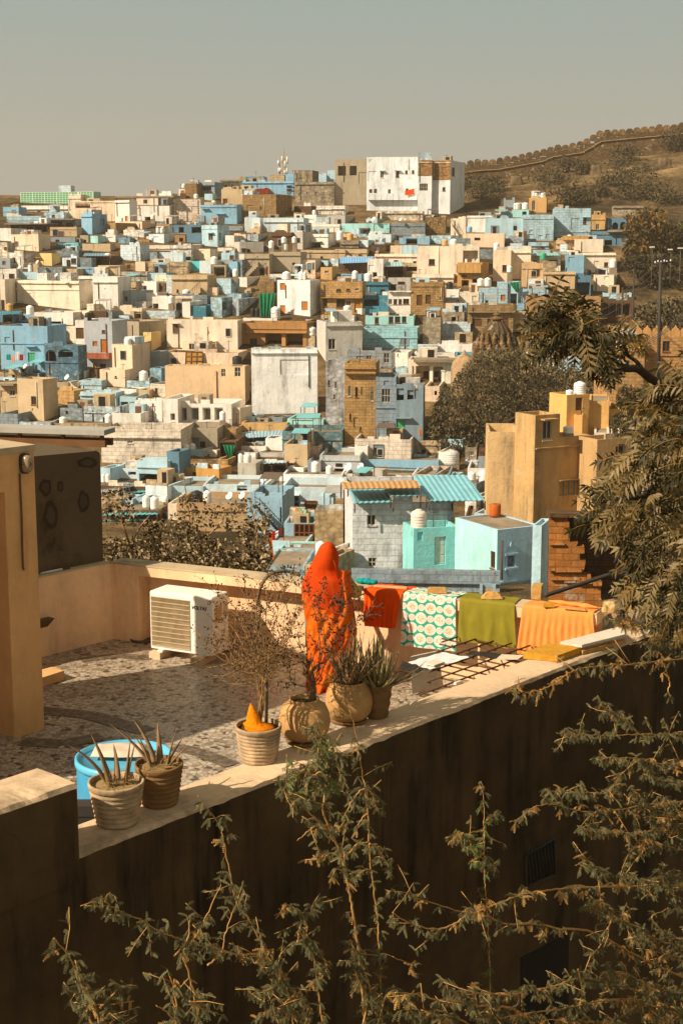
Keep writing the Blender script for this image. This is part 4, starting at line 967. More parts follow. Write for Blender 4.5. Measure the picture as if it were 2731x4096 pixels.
while t_ < 2.2:
 ss = [3.7 + .05 * i for i in range(56)]; ok = [q for q in ss if min(tmax(q), .42 + max(0, q - 3.55) * .62) > t_]
 if ok and ok[-1] - ok[0] > .15: b.tube([T(ok[0], t_, zg + .014), T(ok[-1], t_, zg + .014)], .008, 5)
 t_ += .17
tag(b.build('iron_grate', 'rust_metal'), 'rusty iron grate over the light well between wall and parapet', 'grate')
def sheet(name, px4, z, m, label, cat, sd=0, n=16, amp=.012, sag=0):
 P = [at_z(x, y, z) for x, y in px4]; b = MB()
 for i in range(n + 1):
  for j in range(n + 1):
   u, v = i / n, j / n; p = (P[0].lerp(P[1], u)).lerp(P[3].lerp(P[2], u), v); ed = 1 + .0 * sag
   b.v.append(tuple(p + V((.01 * mnoise.noise(V((u * 5, v * 5, sd))), .01 * mnoise.noise(V((u * 5, v * 5, sd + 4))), amp * (mnoise.noise(V((u * 4, v * 4, sd + 8))) + .6)))))
 W = n + 1
 for i in range(n):
  for j in range(n): b.f.append((i * W + j, (i + 1) * W + j, (i + 1) * W + j + 1, i * W + j + 1)); b.m.append(0); b.sm.append(True)
 return tag(b.build(name, m), label, cat)
zc = zg + .03
sheet('white_cloth', [c3(562, 1012), c3(760, 1078), c3(1110, 968), c3(868, 922)], zc, 'cloth_white', 'white cloth spread to dry on the iron grate', 'cloth', 1)
sheet('dark_mat', [c3(470, 1075), c3(640, 1110), c3(745, 1078), c3(520, 1000)], zc - .005, 'cloth_black', 'dark mat on the iron grate left of the white cloth', 'mat', 2)
sheet('black_cloth', [c3(1075, 940), c3(1340, 982), c3(1400, 935), c3(1140, 908)], zc - .003, 'cloth_black', 'black cloth on the iron grate right of the white cloth', 'cloth', 3)
sheet('pale_mat', [c3(1345, 985), c3(1540, 985), c3(1600, 945), c3(1375, 935)], zc - .003, 'pale_cloth', 'pale ribbed mat on the iron grate beside the black cloth', 'mat', 4, amp=.004)
q = at_z(*c3(800, 1018), zc + .02); chunk('floor_tile', q, U, N, UZ, .15, .11, .012, 'slab_grey', 'beige tile weighing down the white cloth on the grate', 'tile', 4, .02, taper=1, round_=.05)
b = MB(); q = [at_z(*c3(x, y), .02) for x, y in ((600, 1290), (835, 1235))]
d = q[1] - q[0]
b.hexa([q[0], q[1], q[1] + V((.05, .1, 0)), q[0] + V((.05, .1, 0))], [q[0] + V((-.02, .05, .34)), q[1] + V((-.02, .05, .34)), q[1] + V((0, .09, .34)), q[0] + V((0, .09, .34))])
tag(b.build('white_board', 'frame_white'), 'white board leaning under the iron grate', 'board')
# ================================================================== FOREGROUND GREENERY
simple('mesq_leaf', (0.150, 0.136, 0.058), 0.7, 0.45, 6, 0.2, transl=0.15)
simple('mesq_green', (0.17, 0.20, 0.06), 0.6, 0.3, 6, 0.25, transl=0.25)
simple('mesq_dry', (0.45, 0.26, 0.085), 0.75, 0.4, 9, 0.15, transl=0.2)
simple('mesq_stem', (0.50, 0.27, 0.085), 0.75, 0.3, 14, 0.2)
def pinna(b, p, d, L, w, rg, npair=6):
 """one feather of a compound leaf: midrib line with paired leaflets"""
 d = V(d).normalized(); side = d.cross(V((rg.gauss(0, .5), -1, rg.gauss(0, .5)))); side = side.normalized() if side.length > .05 else V((1, 0, 0))
 q = V(p); st_ = L / npair
 for i in range(npair):
  f = (i + .5) / npair; wd = w * (1 - .45 * abs(2 * f - .9)) ; e = q + d * st_
  up = d * (st_ * .35)
  for s_ in (-1, 1):
   tip = side * (s_ * wd) + V((0, 0, -wd * .25))
   o = len(b.v); b.v += [tuple(q + d * st_ * .08), tuple(q + d * st_ * .75), tuple(q + d * st_ * .9 + tip), tuple(q + d * st_ * .35 + tip)]
   b.f.append((o, o + 1, o + 2, o + 3)); b.m.append(b.mi); b.sm.append(False)
  q = e; d = (d + V((0, 0, -.10)) + rv(rg) * .05).normalized()
def mesq_branch(wb, lb, pts, rg, r0=.006, dens=1.0, dry=.25, green=0.0, Lp=.054, twigs=True):
 P = spline(pts, 7)
 for i in range(1, len(P) - 1): P[i] = P[i] + rv(rg) * .004
 wb.tube(P, [lerp(r0 * .35, r0, (i / (len(P) - 1)) ** .8) for i in range(len(P))], 6)     # pts run tip -> base
 Ls = [0]
 for i in range(len(P) - 1): Ls.append(Ls[-1] + (P[i + 1] - P[i]).length)
 s_ = 0.0
 while s_ < Ls[-1]:
  i = max(k for k in range(len(Ls)) if Ls[k] <= s_); i = min(i, len(P) - 2)
  q = P[i].lerp(P[i + 1], (s_ - Ls[i]) / max(1e-6, Ls[i + 1] - Ls[i])); bd = (P[i] - P[i + 1]).normalized()
  s_ += rg.uniform(.026, .060) / dens
  if mnoise.noise(q * 7.0) < -.12 and rg.random() < .75: continue
  u_ = rg.random(); lb.mi = 1 if u_ < dry * .65 else (2 if u_ < dry * .65 + green else 0)
  out = (rv(rg) * .8 + bd * .35 + V((0, -.1, .15))).normalized(); pl = rg.uniform(.01, .055); e = q + out * pl
  wb.tube([q, e], .0011, 3, False)
  for k in range(rg.choice((3, 4, 5, 6, 7))):
   d = (out * .4 + V((rg.uniform(-1, 1), rg.uniform(-.5, .3), rg.uniform(-1.6, .1)))).normalized()
   pinna(lb, e.lerp(q, rg.uniform(0, .4)), d, Lp * rg.uniform(.55, 1.3), Lp * .15, rg)
  if twigs and rg.random() < .24:
   d = (rv(rg) + bd * .6).normalized(); e2 = q + d * rg.uniform(.06, .22); wb.tube([q, q.lerp(e2, .5) + rv(rg) * .012, e2], .0022, 4)
   for k in range(9):
    c = q.lerp(e2, rg.uniform(.3, 1)); pinna(lb, c, (rv(rg) + V((0, 0, -.6))).normalized(), Lp * rg.uniform(.6, 1), Lp * .17, rg)
def c7(x, y): return 1800 + x / 1.684, 2700 + y / 1.684
def c8(x, y): return x / 1.12, 3200 + y / 1.12
def cl(x, y): return 1400 + x / 1.178, 3300 + y / 1.178
def c6(x, y): return 1000 + x / 1.742, 2800 + y / 1.742
def walld(px, py, f):
 q = on_wall(px, py); return at(px, py, q.y * f)
def mesquite(label, specs, seed, **kw):
 rg = random.Random(seed); wb, lb = MB(), MB()
 for sp in specs:
  fn, pts, f = sp[0], sp[1], sp[2]; k = dict(kw); k.update(sp[3] if len(sp) > 3 else {})
  mesq_branch(wb, lb, [walld(*fn(x, y), f) for x, y in pts], rg, **k)
 o = wb.build('mesquite_bush', 'mesq_stem'); tag(o, label, 'bush', 'thorny bushes below the terrace wall')
 lb.build('foliage', ['mesq_leaf', 'mesq_dry', 'mesq_green'], o); return o
mesquite('feathery bush whose bare tip reaches the nearest pots at lower left', [
 (c8, [(885, -20), (930, 40), (985, 120), (1010, 220), (1040, 380), (1060, 460), (1120, 540), (1170, 640), (1230, 760), (1330, 900), (1400, 1050)], .90, dict(dens=.75, dry=.12)),
 (c8, [(455, 430), (490, 470), (560, 510), (640, 540), (720, 590), (800, 620), (880, 650), (960, 660), (1060, 690), (1150, 690)], .86, dict(dry=.05, dens=1.5)),
 (c8, [(990, 380), (935, 500), (900, 570), (850, 650), (820, 690), (850, 790), (880, 920), (900, 1060)], .86, dict(dry=.06, dens=1.6)),
 (c8, [(850, 540), (840, 620), (780, 700)], .85, dict(dry=.05, dens=1.8)),
 (c8, [(1060, 460), (1010, 600), (990, 690), (930, 740)], .87, dict(dry=.05, dens=1.7)),
 (c8, [(760, 790), (790, 900), (780, 1060)], .84, dict(dry=.3, green=.2, dens=1.6)),
 (c8, [(700, 920), (760, 960), (840, 1060)], .83, dict(dry=.1, dens=1.8)),
 (c8, [(980, 960), (900, 930), (850, 900)], .83, dict(dry=.1, dens=1.8)),
], 21)
mesquite('small feathery bush at the lower left corner of the view', [
 (c8, [(240, 620), (280, 660), (330, 740), (380, 820), (420, 900), (460, 1060)], .83, dict(dry=.25, dens=1.2)),
 (c8, [(540, 830), (500, 880), (450, 930)], .82, dict(dry=.05, dens=2)), (c8, [(380, 860), (400, 950), (420, 1060)], .82, dict(dry=.05, dens=2.2)),
 (c8, [(580, 960), (520, 980), (470, 1040)], .82, dict(dry=.05, dens=2)), (c8, [(330, 880), (370, 850), (410, 880)], .82, dict(dry=.05, dens=2)),
 (c8, [(560, 1010), (500, 960), (460, 990)], .82, dict(dry=.05, dens=2.2)),
], 22)
mesquite('dense feathery bush climbing the dark wall in the middle below the urns', [
 (c6, [(690, 70), (730, 200), (760, 380), (790, 560), (820, 800), (830, 1000), (845, 1200), (870, 1394), (890, 1560), (900, 1800), (920, 2250)], .91, dict(dens=.9, dry=.1)),
 (c6, [(580, 330), (640, 590)], .9, dict(dens=.6, dry=.1)),
 (c6, [(440, 200), (520, 330), (560, 480), (530, 620), (510, 780), (560, 900), (620, 1040), (660, 1180), (690, 1330), (720, 1500), (760, 1800), (800, 2250)], .88, dict(dens=1.0, r0=.009, dry=.2)),
 (c6, [(230, 640), (300, 640), (340, 700), (430, 800), (500, 870), (560, 930)], .87, dict(dens=1.5, dry=.1, green=.05)),
 (c6, [(300, 520), (380, 560), (460, 530), (540, 560), (640, 610)], .87, dict(dens=2.2, dry=.03, green=.35)),
 (c6, [(480, 280), (500, 380), (470, 470), (420, 550)], .87, dict(dens=2.4, dry=.03, green=.35)),
 (c6, [(300, 450), (340, 500), (420, 500), (520, 500)], .87, dict(dens=2.4, dry=.03, green=.35)),
 (c6, [(220, 640), (260, 600), (330, 560)], .87, dict(dens=2.2, dry=.1, green=.2)),
 (c6, [(250, 560), (330, 520), (400, 470), (500, 440)], .87, dict(dens=2.6, dry=.02, green=.3)), (c6, [(560, 420), (520, 480), (480, 560), (520, 640)], .87, dict(dens=2.6, dry=.02, green=.3)), (c6, [(400, 700), (380, 620), (420, 540), (500, 500)], .86, dict(dens=2.6, dry=.02, green=.25)), (c6, [(540, 270), (530, 350), (540, 450), (530, 560)], .87, dict(dens=2.4, dry=.05, green=.3)),
 (c6, [(330, 980), (400, 920), (450, 880), (490, 880)], .87, dict(dens=1.3, dry=.05)),
 (c6, [(500, 1130), (540, 1080), (610, 1060)], .87, dict(dens=1.6, dry=.1)), (c6, [(560, 1260), (600, 1180), (650, 1200)], .87, dict(dens=1.6, dry=.25)),
 (c6, [(730, 1250), (790, 1190), (840, 1180)], .9, dict(dens=1.5, dry=.05)), (c6, [(990, 1200), (930, 1100), (900, 1050), (835, 1000)], .9, dict(dens=1.2, dry=.05)),
 (c6, [(640, 840), (700, 720), (760, 640), (800, 620)], .9, dict(dens=1.4, dry=.05)), (c6, [(880, 760), (850, 660), (800, 620)], .9, dict(dens=1.4, dry=.05)), (c6, [(750, 880), (790, 810), (820, 790)], .9, dict(dens=1.4, dry=.05)),
 (c6, [(690, 1070), (740, 1010), (830, 990)], .9, dict(dens=1.3, dry=.05)),
 (cl, [(190, 310), (280, 320), (330, 350), (430, 380), (520, 410), (560, 420)], .86, dict(dens=.7, dry=.6)),
 (c8, [(1290, 470), (1360, 520), (1380, 620), (1410, 740), (1430, 900), (1450, 1060)], .87, dict(dens=1.7, dry=.05)),
 (c8, [(1430, 460), (1350, 560), (1330, 650)], .87, dict(dens=1.9, dry=.05)), (c8, [(1480, 780), (1430, 680), (1380, 640)], .87, dict(dens=1.6, dry=.08)),
 (c8, [(1120, 700), (1200, 720), (1260, 800), (1330, 880), (1400, 960)], .86, dict(dens=2.0, dry=.1)), (c8, [(1130, 870), (1200, 850), (1290, 800)], .86, dict(dens=2.2, dry=.12)),
 (c8, [(1180, 960), (1260, 920), (1350, 850)], .85, dict(dens=2.2, dry=.15)), (c8, [(1250, 700), (1250, 780), (1300, 900), (1320, 1060)], .85, dict(dens=2.2, dry=.15)),
 (cl, [(0, 540), (40, 620), (90, 760), (120, 870), (140, 960)], .85, dict(dens=2.2, dry=.25, r0=.009)), (cl, [(200, 620), (280, 660), (310, 720)], .85, dict(dens=1.2, dry=.2)),
 (cl, [(20, 700), (80, 800), (60, 940)], .85, dict(dens=2.3, dry=.1)), (cl, [(210, 760), (160, 820), (130, 960)], .85, dict(dens=2.3, dry=.1)),
], 23)
mesquite('upright green feathery shoot standing before the barred vent', [
 (c7, [(215, 770), (225, 880), (225, 1000), (230, 1100), (225, 1250), (232, 1380), (240, 1500), (245, 1600), (255, 1750), (262, 1900), (265, 2000), (268, 2450)], .92, dict(dens=1.0, dry=.03, green=.35, r0=.006)),
 (c7, [(20, 1080), (70, 1070), (130, 1120), (180, 1180), (225, 1210)], .92, dict(dens=1.5, dry=.1, green=.6)), (c7, [(80, 1090), (150, 1060), (225, 1050)], .92, dict(dens=1.6, dry=.05, green=.6)),
 (c7, [(330, 930), (270, 960), (228, 1000)], .92, dict(dens=1.8, dry=.1, green=.5)), (c7, [(330, 1130), (280, 1100), (228, 1080)], .92, dict(dens=1.6, dry=.03, green=.5)),
 (c7, [(140, 1260), (180, 1230), (228, 1200)], .92, dict(dens=1.8, dry=.02, green=.4)), (c7, [(310, 1310), (270, 1270), (230, 1250)], .92, dict(dens=1.5, dry=.02)),
], 24, Lp=.054)
mesquite('sprawling thorny bush with dry golden stems reaching in from the right edge', [
 (c4, [(20, 1225), (80, 1240), (150, 1275), (230, 1270), (340, 1235), (430, 1190), (530, 1110), (660, 1062), (780, 1045), (930, 1030), (1060, 1030), (1180, 1020), (1300, 1005), (1420, 990), (1568, 975), (1750, 960)], .80, dict(dens=1.0, dry=.55, r0=.006)),
 (c4, [(830, 1370), (870, 1420), (930, 1460), (970, 1490), (1040, 1520), (1090, 1560), (1160, 1640)], .80, dict(dens=1.1, dry=.5)),
 (c4, [(1410, 1080), (1440, 1150), (1445, 1210), (1430, 1270), (1475, 1330)], .8, dict(dens=.5, dry=1.0, twigs=False)),
 (c4, [(840, 590), (960, 620), (1080, 680), (1230, 690), (1400, 700), (1568, 715), (1750, 720)], .78, dict(dens=.9, dry=.5)),
 (c4, [(1090, 850), (1180, 830), (1280, 820), (1400, 850), (1568, 880), (1750, 900)], .78, dict(dens=1.2, dry=.15)), (c4, [(1300, 800), (1380, 760), (1470, 740), (1600, 730)], .78, dict(dens=1.4, dry=.15)),
 (c7, [(715, 390), (800, 400), (950, 405), (1100, 410), (1240, 400), (1370, 400), (1500, 400), (1600, 395), (1750, 400)], .82, dict(dens=1.3, dry=.12)),
 (c7, [(1010, 200), (1060, 240), (1130, 290), (1190, 320), (1240, 370)], .82, dict(dens=1.2, dry=.5)),
 (c7, [(940, 570), (1010, 560), (1100, 560), (1250, 560), (1350, 590), (1450, 600), (1568, 600), (1750, 610)], .82, dict(dens=1.3, dry=.45)),
 (c7, [(1100, 700), (1180, 640), (1240, 590), (1290, 570)], .82, dict(dens=1.6, dry=.15)), (c7, [(1300, 640), (1400, 700), (1480, 720), (1568, 740), (1750, 760)], .82, dict(dens=1.6, dry=.2)),
 (c7, [(640, 780), (740, 785), (870, 790), (960, 790), (1040, 795), (1100, 750), (1170, 740)], .82, dict(dens=1.6, dry=.08)),
 (c7, [(400, 990), (460, 970), (530, 910), (590, 880), (700, 870), (760, 890), (850, 910), (960, 925), (1080, 915), (1190, 900), (1290, 870), (1400, 870), (1568, 850), (1750, 840)], .81, dict(dens=1.1, dry=.35)),
 (c7, [(880, 1030), (960, 1050), (1080, 1060), (1180, 1060), (1300, 1060), (1400, 1030), (1568, 1000), (1750, 990)], .81, dict(dens=1.8, dry=.25)),
 (c7, [(1200, 760), (1230, 800), (1290, 850), (1390, 930), (1500, 960), (1650, 1000)], .81, dict(dens=1.6, dry=.3)),
 (c7, [(1440, 830), (1500, 900), (1568, 930), (1700, 950)], .81, dict(dens=2.2, dry=.2)), (c7, [(1300, 960), (1420, 960), (1568, 1040), (1700, 1080)], .8, dict(dens=2.2, dry=.25)),
 (c7, [(1200, 1200), (1260, 1150), (1340, 1130), (1450, 1150), (1568, 1180), (1750, 1220)], .8, dict(dens=1.6, dry=.3)),
 (c7, [(1170, 1360), (1230, 1270), (1290, 1200), (1340, 1140)], .8, dict(dens=1.1, dry=.03, green=.3)),
 (cl, [(1060, 190), (1120, 170), (1180, 220), (1210, 270)], .78, dict(dens=1.6, dry=.1)),
 (cl, [(540, 400), (580, 415), (640, 390), (720, 360), (800, 330), (900, 310), (1000, 300), (1110, 295), (1240, 290), (1400, 285), (1568, 285), (1750, 290)], .78, dict(dens=1.3, dry=.4, r0=.008)),
 (cl, [(200, 412), (270, 455), (390, 490), (480, 470), (570, 420), (640, 430), (740, 465), (860, 465), (1000, 490), (1110, 495), (1200, 530), (1300, 590), (1400, 640), (1568, 720), (1700, 800)], .79, dict(dens=.8, dry=.4, r0=.010)),
 (cl, [(1100, 380), (1200, 390), (1260, 440), (1350, 480), (1420, 530), (1568, 580)], .77, dict(dens=2.0, dry=.25)), (cl, [(1250, 240), (1350, 260), (1460, 250), (1568, 230), (1700, 220)], .77, dict(dens=1.8, dry=.1)),
 (cl, [(1100, 700), (1130, 620), (1180, 560), (1230, 440)], .78, dict(dens=1.4, dry=.1)), (cl, [(1480, 400), (1420, 440), (1500, 520), (1600, 560)], .77, dict(dens=1.8, dry=.15)),
 (cl, [(1360, 540), (1430, 560), (1500, 620), (1600, 650)], .77, dict(dens=1.8, dry=.3)), (cl, [(1450, 200), (1500, 300), (1560, 400), (1650, 480)], .77, dict(dens=1.8, dry=.15)),
 (cl, [(440, 740), (500, 800), (560, 800), (640, 790), (740, 800), (840, 780), (920, 770), (1000, 745), (1090, 720), (1180, 735), (1280, 760), (1400, 800), (1500, 860), (1620, 920)], .76, dict(dens=1.7, dry=.2, r0=.008)),
 (cl, [(210, 790), (310, 800), (400, 825), (500, 830), (580, 850), (680, 855), (760, 865), (830, 910), (880, 960)], .76, dict(dens=1.2, dry=.3, r0=.009)),
 (cl, [(650, 920), (760, 900), (860, 885), (980, 870), (1100, 845), (1200, 825), (1300, 825), (1420, 850), (1568, 900)], .75, dict(dens=1.4, dry=.3, r0=.009)),
 (cl, [(1050, 960), (1080, 860), (1090, 760), (1070, 680)], .75, dict(dens=1.8, dry=.08)), (cl, [(1200, 690), (1300, 700), (1400, 760), (1500, 780), (1620, 800)], .75, dict(dens=1.8, dry=.25)),
 (cl, [(1290, 880), (1340, 820), (1400, 860), (1500, 940)], .74, dict(dens=1.8, dry=.3)), (cl, [(850, 930), (980, 915), (1120, 925), (1300, 940)], .74, dict(dens=1.8, dry=.3)),
 (cl, [(250, 860), (350, 900), (480, 900), (560, 940)], .75, dict(dens=1.6, dry=.3)), (cl, [(540, 870), (620, 900), (700, 940)], .75, dict(dens=1.8, dry=.1)),
], 25)
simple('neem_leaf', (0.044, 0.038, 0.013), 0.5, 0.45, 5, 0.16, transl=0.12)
simple('neem_lit', (0.21, 0.155, 0.065), 0.5, 0.35, 5, 0.2, transl=.12)  # paler copy of the leaf: sunlit highlights put into the colour
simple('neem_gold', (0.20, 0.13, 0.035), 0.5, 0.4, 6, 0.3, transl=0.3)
simple('neem_rachis', (0.27, 0.15, 0.04), 0.6, 0.3)
simple('neem_bark', (0.06, 0.042, 0.028), 0.9, 0.4, 18)
def inside(x, y, poly):
 c = False; n = len(poly)
 for i in range(n):
  (x1, y1), (x2, y2) = poly[i], poly[(i + 1) % n]
  if (y1 > y) != (y2 > y) and x < (x2 - x1) * (y - y1) / (y2 - y1) + x1: c = not c
 return c
def neem_leaf(wb, lb, p, d, L, rg, gold=.15, face=V((0, -1, 0))):
 """compound leaf: arching rachis with sickle leaflets on both sides"""
 d = V(d).normalized(); n = rg.choice((6, 7, 8)); q = V(p); pts = [q.copy()]; st_ = L / n
 side = d.cross(face); side = side.normalized() if side.length > .1 else V((0, 0, 1))
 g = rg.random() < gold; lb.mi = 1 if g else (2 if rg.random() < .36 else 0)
 for i in range(n):
  d = (d + V((0, 0, -.14))).normalized(); q = q + d * st_; pts.append(q.copy())
  ll = L * .33 * (1 - .25 * abs(2 * i / n - .8))
  for s_ in (-1, 1):
   dd = (d * .55 + side * s_ * .75 + V((0, 0, -.35)) + rv(rg) * .14).normalized()
   blade(lb, q, dd, (face + rv(rg) * .55).normalized(), ll * rg.uniform(.85, 1.15), ll * .27, .16, 3, sickle=.24 * s_)
 blade(lb, q, d, face, L * .25, L * .07, .2, 3)
 wb.tube(pts, [.0024] * (len(pts) - 1) + [.0012], 4, False)
def crop_neem(cx, cy): return 2100 + cx / 2.485, 1900 + cy / 2.485
def crop_top(cx, cy): return 2100 + cx / 2.485, 1100 + cy / 2.485
main_poly = [(2395, 1885), (2430, 1820), (2522, 1820), (2583, 1764), (2527, 1724), (2535, 1615), (2583, 1543), (2635, 1522), (2704, 1462), (2900, 1400), (2900, 2560), (2640, 2545), (2590, 2495), (2563, 2423), (2490, 2419), (2450, 2390), (2470, 2343), (2490, 2262), (2470, 2190), (2480, 2150), (2345, 2115), (2325, 2061), (2325, 1968)]
top_poly = [crop_top(*p) for p in ((0, 520), (130, 330), (150, 220), (370, 170), (580, 230), (660, 370), (740, 540), (860, 780), (940, 900), (890, 1060), (700, 1040), (560, 880), (430, 780), (250, 800), (100, 760), (20, 620))]
lite_poly = [crop_top(*p) for p in ((750, 560), (1060, 450), (1070, 540), (1290, 740), (1120, 790), (900, 800))]
rg = random.Random(31); wb, lb, kb = MB(), MB(), MB()
trunkP = V((4.3, 10.4, -6)); fork = V((3.6, 10.1, 1.2))
kb.tube(spline([trunkP, V((4.2, 10.3, -2)), fork, at(2760, 1640, 10.0)], 6), [.16 * (1 - .03 * i) for i in range(19)], 9)
def limb(pts, r0, r1): P = spline(pts, 6); kb.tube(P, [lerp(r0, r1, i / (len(P) - 1)) for i in range(len(P))], 7); return P
A = limb([at(2760, 1640, 10.0), at(*crop_top(1450, 1190), 9.8), at(*crop_top(1330, 1100), 9.6), at(*crop_top(1230, 1020), 9.5), at(*crop_top(1110, 935), 9.4), at(*crop_top(960, 930), 9.3), at(*crop_top(880, 860), 9.3), at(*crop_top(760, 720), 9.3), at(*crop_top(560, 560), 9.3), at(*crop_top(330, 380), 9.3)], .040, .009)
B = limb([at(*crop_top(1200, 1000), 9.5), at(*crop_top(1100, 860), 9.5), at(*crop_top(1020, 800), 9.5), at(*crop_top(960, 660), 9.5)], .018, .006)
limb([fork, at(2700, 2000, 9.9), at(2560, 1990, 9.6), at(2440, 2000, 9.4)], .045, .008); limb([fork, at(2690, 2150, 9.7), at(2600, 2240, 9.5), at(2470, 2300, 9.4)], .04, .007)
limb([at(2700, 2000, 9.9), at(2660, 1850, 9.8), at(2600, 1780, 9.7)], .02, .006); limb([at(2690, 2150, 9.7), at(2660, 2330, 9.5), at(2560, 2400, 9.4)], .02, .006)
def fill(poly, n, y0, y1, L0, L1, gold, org, up=.2):
 xs = [p[0] for p in poly]; ys_ = [p[1] for p in poly]; k = 0
 while k < n:
  x, y = rg.uniform(min(xs), max(xs)), rg.uniform(min(ys_), max(ys_))
  if not inside(x, y, poly): continue
  k += 1; Y = rg.uniform(y0, y1); p = at(x, y, Y); ox, oy = org(x, y); o_ = at(ox, oy, Y + .1)
  d = (p - o_); d = d.normalized() if d.length > .02 else rv(rg)
  d = (d + V((rg.gauss(0, .45), rg.gauss(0, .35), rg.gauss(up, .35)))).normalized(); L = rg.uniform(L0, L1)
  neem_leaf(wb, lb, p - d * L * .75 + V((0, 0, .05)), d, L, rg, gold, (V((rg.gauss(-.25, .4), -1, rg.gauss(.2, .4)))).normalized())
fill(main_poly, 330, 8.7, 9.9, .16, .25, .16, lambda x, y: (x + 260, y + (2000 - y) * .3 - 60))
fill(main_poly, 360, 9.9, 10.9, .2, .32, .0, lambda x, y: (x + 260, y - 50))
fill(top_poly, 105, 9.0, 9.6, .17, .26, .12, lambda x, y: crop_top(620, 620), .1)
fill(lite_poly, 20, 9.3, 9.7, .13, .18, .85, lambda x, y: crop_top(1020, 800), .2)
for (x, y, dx, dz) in ((2170, 1210, -.3, .8), (2240, 1205, .1, 1), (2290, 1215, .5, .8), (2140, 1300, -1, .5), (2360, 1300, .8, .4), (2130, 1390, -1, .1), (2260, 1270, .8, .3), (2500, 1290, .8, .5), (2200, 1240, -.6, .7)):
 p = at(x, y, 9.2); d = V((dx, -.1, dz)).normalized(); neem_leaf(wb, lb, p - d * .16, d, .22, rg, .2)
neem = kb.build('neem_tree', 'neem_bark'); tag(neem, 'large neem tree with drooping leaf sprays filling the right edge', 'tree')
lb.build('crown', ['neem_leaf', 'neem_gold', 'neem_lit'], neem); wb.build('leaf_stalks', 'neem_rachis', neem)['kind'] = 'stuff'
b = MB(); rg = random.Random(77)
for k in range(9):
 x, y = crop_top(*rg.choice(((960, 620), (1130, 640), (1090, 715), (935, 770), (1205, 855), (1220, 1085), (1095, 690), (1160, 1260), (1130, 725)))); b.lathe([(.001, -.009), (.007, -.006), (.0085, 0), (.006, .007), (.001, .009)], 8, at(x, y, 9.2 + k * .02), False)
simple('neem_fruit', (0.45, 0.26, 0.03), 0.4, 0.1); b.build('fruit', 'neem_fruit', neem)
def leaf_mass(lb, poly, n, Yf, L0, L1, rg, mats=3, dens=None, w=.55, flat=0.0):
 xs = [p[0] for p in poly]; ys_ = [p[1] for p in poly]; k = 0; tries = 0
 while k < n and tries < n * 30:
  tries += 1; x, y = rg.uniform(min(xs), max(xs)), rg.uniform(min(ys_), max(ys_))
  if not inside(x, y, poly) or (dens and rg.random() > dens(x, y)): continue
  k += 1; Y = Yf(x, y, rg); lb.mi = rg.randrange(mats)
  L = rg.uniform(L0, L1); blade(lb, at(x, y, Y), rv(rg), (rv(rg) + V((-.3, -.6, .5))).normalized(), L, L * w, rg.uniform(-.1, .4), 2)
simple('bush_a', (0.19, 0.135, 0.065), 0.75, 0.4, 7, 0.15, transl=.15); simple('bush_b', (0.44, 0.33, 0.18), 0.75, 0.4, 7, 0.15, transl=.15); simple('bush_c', (0.045, 0.034, 0.018), 0.8, 0.4, 7, 0.1)  # bush_b is a pale tone standing for sunlit leaves
rg = random.Random(51); lb, wb = MB(), MB()
poly = [(405, 2140), (520, 2165), (640, 2080), (700, 2060), (790, 2120), (870, 2160), (940, 2160), (1000, 2070), (1060, 2060), (1080, 2120), (1085, 2200), (1070, 2290), (1000, 2300), (690, 2275), (405, 2240)]
YB = lambda x, y, rg: 18.6 + rg.uniform(-1.2, 1.4) - (x - 700) * .0012
gap = lambda x, y: 1.0 if mnoise.noise(V((x * .011, y * .014, 3))) > -.12 - (y - 2150) * .002 else .12
leaf_mass(lb, poly, 8500, YB, .035, .07, rg, 3, gap)
leaf_mass(lb, [(700, 1990), (790, 1970), (860, 2010), (1000, 1990), (1070, 2010), (1090, 2090), (960, 2120), (760, 2110)], 520, YB, .035, .07, rg, 3)
leaf_mass(lb, [(405, 1960), (500, 1950), (520, 2000), (560, 2080), (640, 2090), (620, 2130), (420, 2080)], 420, YB, .035, .07, rg, 3)
for (a, c, e) in (((560, 2300), (500, 2120), (450, 1990)), ((700, 2320), (760, 2150), (735, 1900)), ((960, 2320), (1000, 2180), (1050, 2080)), ((760, 2300), (800, 2180), (880, 2100)), ((520, 2320), (540, 2150), (600, 2060)), ((970, 2300), (1030, 2170), (1000, 2010)), ((860, 2300), (860, 2190), (800, 2110)), ((640, 2310), (620, 2180), (690, 2070))):
 wb.tube(spline([at(a[0], a[1] + 120, 18.6), at(*a, 18.5), at(*c, 18.4), at(*e, 18.4)], 5), [.03, .028, .026, .024, .022, .02, .018, .017, .016, .014, .012, .011, .01, .009, .008, .006], 6)
base = at(760, 2500, 18.6)
wb.tube([V((base.x, base.y, -6)), base], [.09, .05], 7)
for q in ((560, 2420), (700, 2440), (960, 2440), (520, 2440), (860, 2420), (640, 2430)): wb.tube([base, at(*q, 18.6)], [.04, .03], 6)
o = wb.build('dry_bush', 'twig_pale'); tag(o, 'sprawling bush of dry brown leaves behind the far parapet', 'bush'); lb.build('foliage', ['bush_a', 'bush_b', 'bush_c'], o)
